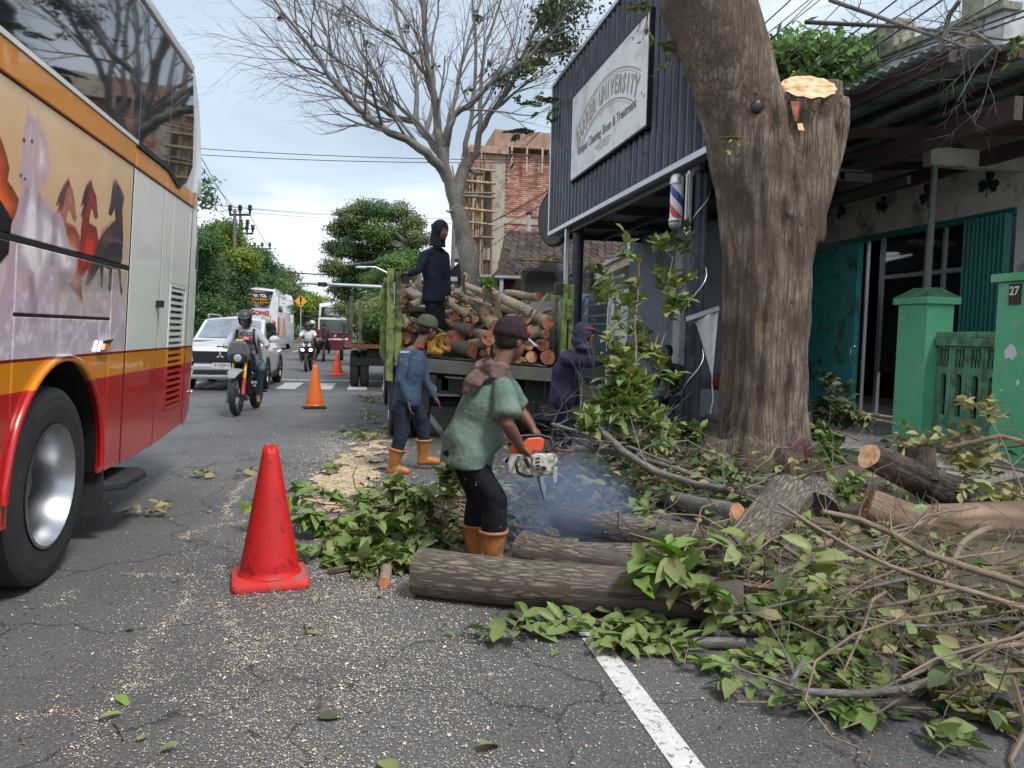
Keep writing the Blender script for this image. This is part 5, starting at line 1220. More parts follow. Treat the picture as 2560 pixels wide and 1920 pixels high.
# bamboo scaffold
m_bamboo=M('bamboo',(0.42,0.30,0.17),.7,var=.3,scale=1.5,stretch=(3,3,.6),dirt=(.20,.14,.09),dirt_amt=.5,dscale=2)
m_bamboo2=M('old_bamboo',(0.20,0.15,0.11),.8,var=.3,scale=2)
sc_=thing('bamboo_scaffold','tall scaffold of bamboo poles propping the unfinished brick building','scaffold',(4.2,31.5,.1))
rr=random.Random(21)
for k in range(44):
    x=3.6+1.35*rr.random();y=31.2+rr.random()*3.2;l=rr.uniform(-.12,.12);x2=x+l
    if k<5:x2=x+rr.uniform(-.9,.9)
    b=MB();zt_=rr.uniform(8.2,8.75);b.tube([(x,y,4.9 if y>31.8 else 2.6),(x+(x2-x)*.5+rr.uniform(-.05,.05),y,6.4),(x2,y,zt_)],[.05,.045,.035],6);b.build('bamboo_pole',m_bamboo if rr.random()<.65 else m_bamboo2,sc_,smooth=True)
for k,z in enumerate((5.3,5.9,6.4,7.0,7.5,8.0,6.9)):
    b=MB();b.tube([(3.45+.15*(k%3),31.25,z),(5.0,31.3,z+rr.uniform(-.15,.1))],.05 if k%2 else .06,6);b.build('cross_pole',m_bamboo if k%3 else m_bamboo2,sc_,smooth=True)
    b=MB();b.tube([(3.6,33.5,z+.1),(5.0,33.5,z+.05)],.035,6);b.build('cross_pole',m_bamboo2,sc_,smooth=True)
# ------------------------------------------------------------------ plain houses that close the street behind the trees
m_farw=M('far_plaster',(0.42,0.40,0.36),.9,var=.15);
for(x0,x1,y0,y1,h,lab)in((5.5,14,40,52,4.2,'low plastered house beyond the brick building'),(6,15,56,70,5.5,'taller plastered house far along the right of the street'),(-26,-14,34,46,4.5,'plastered house behind the trees at the left of the street')):
    t=thing('house',lab,'house',((x0+x1)/2,y0,.1));b=MB();b.box(x0,x1,y0,y1,.1,h);b.build('wall',m_farw,t)
    b=MB();b.prism([(x0-.4,h),(x1+.4,h),((x0+x1)/2,h+2)],'y',y0-.4,y1+.4);b.build('roof',m_tilered,t)
    for k in range(3):b=MB();xx_=x0+(x1-x0)*(.2+.28*k);b.box(xx_,xx_+1.1,y0-.05,y0-.003,1.2,2.5);b.build('window',m_glass,t,bevel=.01)

# ------------------------------------------------------------------ poles, wires, signal arm, lamps
m_pole=M('pole_concrete',(0.17,0.15,0.14),.8,var=.2);m_wire=M('wire',(0.03,0.03,0.035),.6,var=.1,bump=0)
def elec_pole(px_,ptop,pbar2,Y,label,wid=0.0,r=.065,bw=None):
    top=AY(px_,ptop,Y);t=thing('utility_pole',label,'utility pole',(top.x,Y,0),0,'utility poles along the left of the street')
    b=MB();b.tube([(top.x,Y,.0),(top.x,Y,top.z+.2)],[r*1.3,r],10);b.build('pole',m_pole,t,smooth=True)
    for i,(pa,pb,py_)in enumerate(bw):
        a,c=AY(pa,py_,Y),AY(pb,py_,Y);b=MB();b.beam(a,c,.09,.09);b.build('crossarm',m_darkmetal,t)
        for k in range(3):
            q=a.lerp(c,.04+.46*k);b=MB();b.lathe([(0,0),(.05,0),(.05,.12),(.10,.14),(.10,.2),(.05,.24),(.10,.26),(.08,.36),(0,.38)],origin=q+Vector((0,0,.06)),axis=(0,0,1),n=8);b.build('insulator',m_darkmetal,t)
    return top
elec_pole(587,535,0,36,'utility pole with the widest crossarm above the left trees',bw=[(573,627,537)])
elec_pole(601,548,0,40,'shorter utility pole standing just right of the widest crossarm',bw=[(585,620,571),(602,633,584)])
elec_pole(645,620,0,56,'third utility pole down the street with two crossarms',bw=[(635,676,622),(650,670,649)])
elec_pole(753,700,0,110,'small farthest utility pole above the distant trees',bw=[(745,770,716)],r=.12)
p=AY(1131,560,26);t=thing('utility_pole','thin dark utility pole between the hooded man and the bare tree','utility pole',(p.x,26,0));b=MB();b.tube([(p.x,26,0),(p.x+.05,26,p.z)],[.10,.06],8);b.build('pole',m_pole,t,smooth=True)
b=MB();b.beam((p.x-.25,26,p.z-1.6),(p.x+.1,26,p.z-1.5),.05,.05);b.build('crossarm',m_darkmetal,t)
p=AY(1323,535,28);t=thing('utility_pole','small grey pole rising in front of the brick wall','utility pole',(p.x,28,0));b=MB();b.tube([(p.x,28,0),(p.x,28,p.z)],[.09,.07],8);b.build('pole',m_galv,t,smooth=True)
b=MB();b.beam((p.x-.05,28,p.z-.1),(p.x+.35,28,p.z-.12),.05,.05);b.ell((p.x,28,p.z+.02),(.12,.08,.1));b.build('crossarm',m_darkmetal,t)
def wire(a,b_,label,r=.012,sag=.25,mt_=None,n=14):
    a,b_=Vector(a),Vector(b_);m_=MB();m_.tube([a.lerp(b_,i/n)+Vector((0,0,-4*sag*(i/n)*(1-i/n)))for i in range(n+1)],r,4,cap=False)
    o=m_.build('overhead_wire',mt_ or m_wire);tag(o,label,'wire','overhead wires');return o
for i,(x1,y1,x2,y2,Ya,Yb)in enumerate(((500,370,1130,404,30,24),(500,386,1110,410,30,24))):wire(AY(x1-60,y1-3,Ya),AY(x2+260,y2-4,Yb),'wire crossing the street high up to the bare tree, '+('upper' if i==0 else 'lower')+' of the pair',sag=.12)
for i,(x1,y1,x2,y2)in enumerate(((480,505,1000,545),(500,520,1200,560),(500,508,1150,548))):wire(AY(x1,y1,60),AY(x2,y2,48),'faint thin wire across the pale sky by the large right tree, '+'top middle lowest'.split()[i]+' one',r=.013,sag=.2)
for i,(x1,y1,x2,y2,Ya)in enumerate(((440,275,587,535,30),(440,330,600,533,30),(480,470,615,575,30),(500,440,575,535,30))):wire(AY(x1,y1,Ya-12),AY(x2,y2,38),'power line running to the poles on the left, '+'first second third fourth'.split()[i]+' from the top',r=.012,sag=.1)
for i,(x1,y1,x2,y2)in enumerate(((625,537,675,620),(573,537,637,622),(675,622,715,678))):wire(AY(x1,y1,38),AY(x2,y2,56 if i<2 else 100),'power line between the far poles, '+'outer inner farthest'.split()[i],r=.016,sag=.1)
wire(AY(655,672,70),AY(1000,680,60),'thick cable hanging across the street above the far traffic',r=.05,sag=.35)
for i,(x1,y1,x2,y2)in enumerate(((1150,590,1500,395),(1180,600,1500,420),(1190,570,1420,440),(1290,680,1450,590),(1170,640,1300,560))):wire(AY(x1,y1,26),AY(x2,y2,18),'service wire slanting past the scaffold, '+'first second third fourth fifth'.split()[i]+' from the top',r=.011,sag=.12)
# wires over the porch, along the street
ws=[(1900,66,1975,0),(1920,80,2020,0),(1925,95,2060,-10),(1990,190,2250,-8),(1960,150,2120,-8),(1990,200,2320,-10),(2020,230,2370,-12),(2110,215,2480,10),(1935,90,2010,20),(2330,105,2600,10),(2380,100,2600,25)]
for i,(x1,y1,x2,y2)in enumerate(ws):
    p1=AX(x1,y1,6.8+.35*(i%5));p2=AX(x2,y2,6.8+.35*(i%5));d=(p1-p2);wire(p1+d*.9,p2-d*.3,'dark power line running along the street above the porch, %s from the left'%'first second third fourth fifth sixth seventh eighth ninth tenth eleventh'.split()[i],r=.011 if i%3 else .016,sag=.02)
# traffic signal arm, street lamp, warning sign
ta=thing('traffic_signal','grey traffic signal arm with one lamp head reaching over the crossing','traffic signal',(3.6,30.5,0))
a,c=AY(748,707,30),AY(975,717,30);b=MB();b.tube([a,c+Vector((1.2,0,-.05))],[.05,.09],8);b.build('arm',m_galv,ta,smooth=True)
b=MB();b.tube([(c.x+1.2,30,0),(c.x+1.2,30,c.z+.2)],[.11,.09],10);b.build('post',m_galv,ta,smooth=True)
q=AY(806,711,29.9);b=MB();b.cbox(q,(.32,.2,.26)if False else(.34,.2,.16));b.build('lamp_head',m_darkmetal,ta,bevel=.02);b=MB();b.tube([a+Vector((.02,0,-.0)),a+Vector((.02,0,.10))],.02,6);b.build('end_cap',m_galv,ta)
sl_=thing('street_lamp','pale street lamp with a bent arm in front of the large right tree','street lamp',(1.2,26,0))
a,c,d=AY(895,667,26),AY(938,668,26),AY(966,681,26);b=MB();b.tube([a,c,d,d+Vector((.12,0,-.12))],.035,6);b.build('arm',m_alu,sl_,smooth=True);b=MB();b.cbox(a+Vector((.1,0,-.02)),(.34,.12,.06));b.build('lamp_head',m_alu,sl_,bevel=.01)
b=MB();b.tube([(d.x+.12,26,0),(d.x+.12,26,d.z-.1)],.045,8);b.build('post',m_alu,sl_,smooth=True)
wsn=thing('warning_sign','yellow diamond warning sign by the trees at the left of the street','sign',(-9,66,0));c=AY(752,753,66);r_=.5
b=MB();b.prism([(c.x-r_,c.z),(c.x,c.z-r_),(c.x+r_,c.z),(c.x,c.z+r_)],'y',65.97,66);b.build('plate',M('sign_yellow',(.80,.38,.02),.5,var=.05,bump=0),wsn)
b=MB();b.box(c.x-.07,c.x+.07,65.95,65.965,c.z-.08,c.z+.38);b.build('mark',m_black,wsn);b=MB();b.ell((c.x,65.96,c.z-.24),(.08,.01,.08));b.build('mark',m_black,wsn)
b=MB();b.tube([(c.x,66.05,0),(c.x,66.05,c.z)],.05,6);b.build('post',m_galv,wsn)
# ------------------------------------------------------------------ trees
def cl(px_,py_,Y,r,mi,fl=.8):p=AY(px_,py_,Y);r=r*Y/1940;return(p,(r,r*1.2,r*fl),mi)
def cls_(Y,*q):return[cl(q_[0],q_[1],Y+(i%3)*Y*.03,q_[2],q_[3],q_[4]if len(q_)>4 else .8)for i,q_ in enumerate(q)]
GL='trees lining the left of the street'
leafy_tree('nearest bushy dark green tree just past the coach',(-9,27,0),4,.25,cls_(27,(500,610,36,1),(500,690,44,1),(515,740,38,1),(505,780,46,1),(540,770,26,0),(520,655,26,0)),26000,.055,[m_tree_mid,m_tree_dark],1,GL)
leafy_tree('yellow green spreading tree behind the parked white car',(-9.2,36,0),5,.28,cls_(36,(520,612,30,0,.5),(555,590,32,0,.5),(590,605,34,0,.5),(612,640,30,0,.5),(580,650,40,0,.6),(540,650,40,2,.7),(622,665,22,0,.5),(550,620,40,0,.6),(600,660,34,0,.6),(545,740,46,1),(590,750,36,1),(610,690,30,1),(575,700,40,1),(560,572,32,2,.5),(530,575,25,2,.5)),34000,.065,[m_tree_yel,m_tree_dark,m_tree_mid],2,GL)
leafy_tree('deep green tree behind the white coach ahead',(-9.4,53.5,0),5,.28,cls_(53.5,(640,640,26,1),(655,665,30,1),(670,695,30,1),(640,700,35,1),(690,712,22,0,.6),(620,680,40,1),(665,730,30,1),(700,725,14,0,.6)),26000,.085,[m_tree_mid,m_tree_dark],3,GL)
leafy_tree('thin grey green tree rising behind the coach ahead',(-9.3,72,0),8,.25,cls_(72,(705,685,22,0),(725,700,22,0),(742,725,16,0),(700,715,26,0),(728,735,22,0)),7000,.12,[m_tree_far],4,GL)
leafy_tree('round bright green tree at the far left of the junction',(-9.4,85,0),4,.3,cls_(85,(755,760,22,0),(775,752,20,0),(800,762,22,0),(822,780,18,1),(765,790,26,1),(795,795,26,0),(830,805,16,1),(740,775,18,1)),18000,.15,[m_tree_yel,m_tree_mid],5,GL)
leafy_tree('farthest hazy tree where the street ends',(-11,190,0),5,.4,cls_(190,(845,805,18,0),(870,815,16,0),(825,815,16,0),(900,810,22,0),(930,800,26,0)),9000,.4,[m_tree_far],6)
GR='trees on the right of the street'
big=[];rq=random.Random(6)
for(x_,y_,r_,m_)in((870,540,26,0),(905,530,28,0),(950,525,28,2),(995,535,28,0),(1030,560,26,0),(850,575,26,0),(890,575,32,2),(940,580,36,1),(990,590,36,1),(1045,600,26,0),(835,625,22,0),(868,625,30,2),(915,635,34,1),(965,645,36,1),(1015,650,36,1),(830,665,22,0),(858,685,26,0),(900,695,32,2),(950,700,36,1),(1000,710,36,2),(845,725,22,0),(880,745,28,0),(920,760,32,2),(1055,660,26,2),(1050,720,32,2),(855,765,16,0)):big.append(cl(x_+rq.uniform(-5,5),y_+rq.uniform(-5,5),44+rq.uniform(-1.6,1.6),r_,m_,.75))
leafy_tree('largest tree on the right with a broad mixed green crown',(2.6,44,.1),6,.4,big,70000,.075,[m_tree_brown,m_tree_mid,m_tree_dark],7,GR,limbs=22)
leafy_tree('low bright green shrub tree beside the second truck',(1.1,31,.1),1.6,.12,cls_(31,(985,665,30,0),(955,705,34,0),(995,720,34,1),(945,755,30,0),(975,760,40,1)),16000,.055,[m_tree_mid,m_tree_yel],8,GR)
leafy_tree('mango tree with big glossy leaves showing above the white parapet',AX(2040,700,14)*1,5,.25,cls_(17,(1960,150,45,0),(2000,120,35,0),(2035,150,42,0),(2080,165,38,0),(2110,135,30,0),(1980,230,70,1),(2060,215,55,0),(2135,140,16,0)),5200,.13,[m_tree_mid,m_tree_dark],9,GR)
leafy_tree('thin branch tree with few leaves poking out beside the coach tail',(-7.2,22,.1),5,.1,cls_(22,(515,500,26,0,1.4),(505,465,20,0,1.2),(505,545,14,0)),300,.07,[m_tree_dark],10)
# a dark hedge closes the view at the left kerb
hd=thing('hedge','dark continuous hedge under the trees at the left kerb','hedge',(-9.5,40,.1))
cls=[((Vector((-9.6,y,1.2))-Vector((-9.5,40,.1))),(1.2,2.2,1.5),0)for y in range(22,120,4)]
tag(link('foliage',crown_mesh('foliage',cls,26000,.12,[m_tree_dark],12),hd),kind='stuff')
# ================================================================== the big trunk and the bare tree
m_bark_big=bark_mat('big_trunk_bark',(0.58,0.46,0.36),(0.14,0.10,0.075),stretch=(19,19,1.3),depth=0.035,patch=(0.17,0.12,0.09),patch_amt=0.9,coord='Object')
def big_trunk():
    rows=[(-.05,3.30,4.72),(0.10,3.40,4.62),(.4,3.47,4.54),(.82,3.48,4.49),(1.4,3.475,4.47),(2.0,3.46,4.47),(2.6,3.41,4.48),(3.15,3.35,4.53),(3.5,3.28,4.58)]
    T=thing('big_tree','massive old tree with one limb freshly sawn off above head height','tree',(4.0,7.25,0));b=MB()
    b.loft([((l+.37,7.25,z),(.29,0,0),(0,.40,0))for z,l,r in rows],24)   # two old stems grown together, a cleft between
    b.loft([((r-.375,7.28,z),(.255,0,0),(0,.40,0))for z,l,r in rows],24);b.loft([(((l+r)/2,7.42,z),((r-l)/2*.6,0,0),(0,.34,0))for z,l,r in rows],24)
    # limb rising to the left, going on beyond the picture
    b.loft([((3.85,7.28,2.0),(.20,0,.05),(0,.36,0)),((3.74,7.28,2.9),(.33,0,.05),(0,.38,0)),((3.60,7.25,3.6),(.36,0,.10),(0,.38,0)),((3.38,7.2,4.15),(.39,0,.12),(0,.40,0)),((3.16,7.2,4.65),(.43,0,.12),(0,.42,0)),((2.95,7.15,5.4),(.42,0,.1),(0,.4,0)),((2.8,7.1,6.3),(.36,0,.05),(0,.34,0)),((2.7,7.1,7.4),(.28,0,0),(0,.26,0))],24)
    # a second rib of the left limb
    b.loft([((3.9,7.15,2.6),(.2,0,0),(0,.3,0)),((3.78,7.1,3.5),(.17,0,.05),(0,.28,0)),((3.62,7.15,4.1),(.18,0,.05),(0,.28,0)),((3.44,7.2,4.7),(.17,0,.05),(0,.26,0)),((3.4,7.2,5.6),(.12,0,0),(0,.2,0))],16)
    # the sawn limb
    nrm=Vector((-.15,-.66,.73)).normalized();ctr=Vector((4.14,6.98,3.85));ux=Vector((1,0,-.12)).normalized();ux=(ux-nrm*ux.dot(nrm)).normalized();vy=nrm.cross(ux)
    b.loft([((4.22,7.3,2.4),(.27,0,0),(0,.36,0)),((4.24,7.28,3.2),(.30,0,0),(0,.36,0)),(ctr-nrm*.22,ux*.28,vy*.30),(ctr,ux*.255,vy*.225)],24)
    b.loft([((4.42,7.45,3.1),(.17,0,0),(0,.25,0)),((4.48,7.32,3.6),(.18,0,0),(0,.24,0)),((4.50,7.25,4.00),(.14,0,0),(0,.18,0))],14)
    b.loft([((4.4,7.2,2.7),(.06,0,0),(0,.2,0)),((4.58,7.15,3.55),(.08,0,0),(0,.2,0)),((4.60,7.15,3.83),(.05,0,0),(0,.12,0))],12)
    rr=random.Random(4)
    for k in range(13):   # long ribs down the trunk
        a=rr.choice((rr.uniform(-2.7,-1.85),rr.uniform(-1.3,-.3)));x=3.96+.37*math.cos(a);y=7.28+.38*math.sin(a);w_=rr.uniform(.05,.10)
        b.tube([(x+.07*math.cos(a),y+.05*math.sin(a),0),(x-.01,y,.5),(x+rr.uniform(-.04,.04),y+.02,1.7),(x+rr.uniform(-.06,.06),y,2.9),(x+rr.uniform(-.06,.06),y+.05,3.5)],[w_*1.5,w_,w_*.8,w_,w_*.5],8)
    for a in(-2.9,-2.2,-1.5,-.8,-.1):b.tube([(4.0+.45*math.cos(a),7.3+.4*math.sin(a),.35),(4.0+.72*math.cos(a),7.3+.66*math.sin(a),-.02)],[.16,.07],8)
    def wob(V):
        th=np.arctan2(V[:,1]-7.3,V[:,0]-4.0);z=V[:,2]
        d=.012*np.sin(th*19+z*1.5+2*np.sin(z*2.3))+.010*np.sin(th*31-z*2.7+np.sin(z*5))+.012*np.sin(z*9+th*6)*np.sin(th*4+z)
        d=d*(V[:,2]<3.7)
        V=V.copy();V[:,0]+=d*np.cos(th);V[:,1]+=d*np.sin(th);return V
    o=organic(b,'trunk',[m_bark_big],T,.028,3,cut=wob)
    # hollow and fresh cut
    b=MB();N_=40;P=[]
    for r in(0,.4,.75,1.0):
        P.append([ctr+nrm*(.004+.006*math.sin(j*1.7)*r)+ux*(.26*r*math.cos(2*PI*j/N_)*(1+.03*math.sin(3*j)))+vy*(.23*r*math.sin(2*PI*j/N_)*(1+.04*math.sin(2*j)))for j in range(N_+1)])
    b.sheet(P);b.build('cut_face',m_cut_pale,T,smooth=True)
    b=MB();q=AY(1987,262,6.83);b.add([q+Vector((-.05,-.01,.03)),q+Vector((.05,-.01,.03)),q+Vector((.03,-.03,-.12)),q+Vector((.015,-.02,-.17)),q+Vector((-.02,-.03,-.14))],[(0,1,2,3,4)]);b.build('torn_strip',m_cut_red,T)
    b=MB();q=AY(2000,318,6.76);b.add([q+Vector((-.03,0,.03)),q+Vector((.02,0,.04)),q+Vector((.04,-.01,-.03)),q+Vector((-.02,-.01,-.03))],[(0,1,2,3)]);b.build('torn_chip',m_cut_pale,T)
    b=MB();q=AY(1895,265,6.86);b.ell(q+Vector((0,.015,0)),(.06,.03,.07),rot=(0,.5,0));b.build('knot_hole',m_black,T,smooth=True)
    b=MB();q=AY(2000,1130,6.80);b.ell(q,(.17,.04,.13),rot=(0,0,.2));b.build('axe_wound',M('wet_red_wood',(.075,.018,.02),.6,var=.5,scale=30,bump=.8,bscale=60),T,smooth=True)
    # high branches beyond the picture, seen in the coach windows
    rg=random.Random(8);b=MB();lv=[]
    for k in range(5):
        a=k*1.3;grow(b,lv,(2.72,7.1,6.6+k*.2),Vector((math.cos(a),math.sin(a),1.2)),2.6,.14,2,rg,0,.1,4,.8,0,.14,6)
    b.build('branches',m_bark_grey,T,smooth=True)
    return T
big_trunk()
# twigs and leaf tufts growing on the trunk
def tuft(label,at,n,size,seed,mt,name='trunk_shoot',r=.12,group='leafy shoots on the big trunk',down=-.3):
    rg=random.Random(seed);t=thing(name,label,'shoot',at,0,group);b=MB();lv=[]
    for k in range(3):
        d=Vector((rg.uniform(-1,.6),-1,rg.uniform(-.6,.4)));grow(b,lv,at,d,r,.004,1,rg,n//6,size,3,.8,down*.2,.2,4)
    b.build('twig',m_twig,t);make_leaf_parts(t,lv,12,mt,rng=rg)
tuft('tuft of drying yellow green leaves on the left side of the big trunk',AY(1810,355,6.84),60,.07,2,m_leaf_dry,down=-1)
tuft('small green tuft beside the pale saw cut',AY(1990,190,7.4),16,.07,3,m_leaf_fresh)

def bare_tree():
    T=thing('bare_tree','tall bare grey tree with fanning leafless limbs behind the log truck','tree',(2.25,16.3,0));b=MB();tw=MB();lv=[];rg=random.Random(31)
    def S(cx_,cy_,dy=0):return AY(560+.4823*cx_,.4823*cy_,16.3+dy)
    limbs=[
        ([(1290,1990,0),(1285,1500,0),(1265,1330,0),(1235,1180,0),(1205,1080,0)],.21,.165,0),
        ([(1205,1090,0),(1180,1000,0),(1155,900,-.1),(1125,775,-.2),(1110,690,-.2),(1100,560,-.2),(1065,400,-.4),(1045,200,-.5),(1030,0,-.6),(1010,-260,-.7)],.15,.03,9),
        ([(1160,930,0),(1110,850,-.2),(1050,790,-.4),(980,745,-.5),(900,705,-.7),(820,660,-.8),(740,610,-.9),(685,560,-1),(620,480,-1.1),(545,400,-1.2),(490,300,-1.3),(400,180,-1.4),(300,60,-1.5),(200,-100,-1.6)],.115,.018,13),
        ([(1125,800,0),(1070,720,.2),(1020,670,.3),(985,628,.4),(930,618,.4),(885,605,.5),(850,490,.6),(780,380,.7),(700,260,.8),(640,120,.9),(600,-60,1)],.095,.018,10),
        ([(895,608,.4),(830,570,.2),(740,520,.1),(650,478,0),(580,420,-.1),(510,380,-.2),(420,350,-.3),(330,300,-.4)],.055,.014,8),
        ([(990,630,.4),(1000,500,.6),(990,400,.7),(950,260,.9),(900,120,1),(870,-50,1.1)],.06,.016,8),
        ([(1125,770,-.2),(1160,670,-.3),(1190,600,-.3),(1270,550,-.4),(1370,440,-.5),(1480,370,-.6),(1560,310,-.7),(1640,220,-.8),(1740,120,-.9),(1830,40,-1)],.085,.018,10),
        ([(1165,660,-.3),(1190,540,0),(1215,400,.1),(1255,250,.2),(1300,110,.3),(1340,-40,.4)],.06,.018,7),
        ([(1200,1060,0),(1225,930,.2),(1265,840,.3)],.14,.12,0),
        ([(1265,850,.3),(1252,740,.5),(1285,600,.7),(1300,440,.8),(1305,250,.9),(1290,60,1),(1290,-150,1.1)],.07,.02,8),
        ([(1265,850,.3),(1310,790,.3),(1322,690,.3),(1370,600,.2),(1430,520,.1),(1490,440,0),(1530,330,-.1),(1590,200,-.2),(1660,60,-.3),(1700,-100,-.3)],.085,.02,10),
        ([(1322,700,.3),(1325,560,.6),(1332,400,.8),(1355,240,.9),(1410,80,1),(1450,-80,1)],.06,.018,7),
        ([(1062,400,-.4),(985,300,-.7),(880,200,-1),(760,130,-1.3),(620,20,-1.6)],.045,.014,7),
        ([(1045,700,.2),(1080,560,.9),(1090,420,1.3),(1075,250,1.6),(1110,80,1.8),(1100,-80,2)],.055,.016,8),
        ([(620,480,-1.1),(560,330,-1),(540,200,-1),(480,60,-1),(460,-80,-1)],.035,.012,6),
        ([(820,660,-.8),(760,430,-1.6),(620,330,-2.2),(480,230,-2.6),(360,110,-3)],.035,.012,7),
        ([(1290,885,.3),(1318,900,.2),(1342,893,.1)],.05,.035,0),([(1180,1095,-.1),(1165,1098,-.2),(1150,1090,-.3)],.04,.01,0),
    ]
    for li,(P,r0,r1,kids)in enumerate(limbs):
        pts=[S(*q)for q in P]
        # refine a little crooked
        Q=[]
        for i in range(len(pts)-1):
            for t in(0,.5):Q.append(pts[i].lerp(pts[i+1],t)+(rdir(rg)*.03 if t else Vector((0,0,0))))
        Q.append(pts[-1]);n=len(Q)
        Q[0].z=max(Q[0].z,0)if li else 0.0
        rad=[r0+(r1-r0)*(i/(n-1))**.8 for i in range(n)]
        b.tube(Q,rad,12 if r0>.08 else 8,lump=.05,seed=li)
        for k in range(int(kids*1.3)):
            t=(.18+.82*(k+rg.random())/(kids*1.3))*(n-1);i=min(int(t),n-2);p=Q[i].lerp(Q[i+1],t-i);d=(Q[i+1]-Q[i]).normalized();u,v=frame_of(d)
            a=rg.uniform(0,6.28);sd=u*math.cos(a)+v*math.sin(a)
            grow(tw,lv,p,(d*1.0+sd*rg.uniform(.4,.9)+Vector((0,0,.15))).normalized(),rg.uniform(1.0,2.0),max(.013,rad[i]*.42),3,rg,0,.1,4,.6,.012,.17,5,ratio=.60)
    b.build('trunk',m_bark_grey,T,smooth=True)
    tag(tw.build('twigs',m_bare,T),kind='stuff')
    # the few dark leaves still hanging, thicker at the upper right
    lv=[];cl_=[((1700,80),90,700),((1740,230),80,500),((1560,350),60,200),((1440,400),50,120),((1380,320),15,14),((1520,510),18,20),((1265,465),12,12),((960,120),18,12),((940,160),14,10),((455,240),25,16),((400,195),22,12),((300,95),22,14),((850,170),25,16),((1320,80),22,14),((590,60),30,25),((990,270),16,8),((660,110),30,16),((1100,350),10,6),((740,220),30,14),((1640,250),60,220),((1790,10),110,500)]
    for(cx_,cy_),rr_,n in cl_:
        for k in range(n):
            p=S(cx_+rg.gauss(0,rr_*.6),cy_+rg.gauss(0,rr_*.5),rg.uniform(-.8,.4));lv.append((p,(rdir(rg)+Vector((0,0,-.5))).normalized(),rdir(rg),rg.uniform(.07,.13)))
    iv=rootinv(T);tag(link('leaves',leaves_mesh('leaves',[(iv@p,d,n_,s)for p,d,n_,s in lv],[m_leaf_dark]),T),kind='stuff')
bare_tree()
# leafy shoots past the near edge of the sign
def shoot(label,px_,py_,Y,n,size,seed,mt,L=.5,r=.008,d0=None,k_=3,name='leafy_branch',mt2=None,indiv=10):
    rg=random.Random(seed);at=AY(px_,py_,Y);t=thing(name,label,'branch',at,0,None);b=MB();lv=[]
    for k in range(k_):
        d=(Vector(d0)if d0 else Vector((0,0,-1)))+rdir(rg)*.6;grow(b,lv,at,d,L,r,1,rg,n,size,4,.7,-.05,.15,5)
    b.build('twig',m_twig,t);make_leaf_parts(t,lv,indiv,mt,mt2,.3,rng=rg);return t
shoot('bright yellow green leaves poking out at the far upper edge of the sign',1395,165,15,8,.17,1,m_leaf_olive,.55,d0=(-.6,0,-.7))
shoot('green leafy branch hanging beside the far edge of the sign',1375,265,15.5,9,.17,2,m_tree_mid,.5,d0=(-.5,0,-.5))
shoot('dark glossy leaf cluster in front of the brick building',1350,330,17,10,.20,3,m_leaf_dark,.55,d0=(-.8,0,-.6),k_=4)
shoot('pale leaves dangling in front of the sign top',1620,15,7.8,7,.085,4,m_leaf_olive,.28,d0=(.1,0,-1))
shoot('hanging spray of olive leaves between the white board and the big trunk',1690,120,7.4,8,.085,5,m_leaf_olive,.26,d0=(-.2,0,-1))
shoot('yellow leaves at the upper right corner over the porch roof',2535,95,6.5,5,.09,6,m_leaf_fresh,.16,d0=(.2,0,-.5))
# pruned branches lying on the porch roof
pb=thing('pruned_branch','long bare pruned branches lying across the porch roof','branch',AX(2330,90,5.6));b=MB();lv=[];rg=random.Random(77)
for P,r0,r1 in(([(2015,55,5.2),(2110,60,5.3),(2240,66,5.4),(2390,82,5.6),(2520,100,5.7)],.028,.012),([(2075,0,5.1),(2190,40,5.2),(2280,72,5.4),(2380,105,5.5),(2430,125,5.6)],.024,.012),([(2400,0,5.5),(2372,40,5.5),(2362,90,5.5),(2342,132,5.45)],.022,.03),([(2430,80,5.5),(2480,110,5.6),(2500,128,5.7)],.02,.015)):
    pts=[AX(*q)for q in P];b.tube(pts,[r0+(r1-r0)*i/(len(pts)-1)for i in range(len(pts))],8)
    for k in range(7):
        i=rg.randrange(len(pts)-1);p=pts[i].lerp(pts[i+1],rg.random());grow(b,lv,p,rdir(rg)+Vector((0,0,-.1)),rg.uniform(.3,.7),.006,2,rg,0,.1,3,.8,-.01,.2,4)
b.build('wood',m_bark_grey,pb,smooth=True)

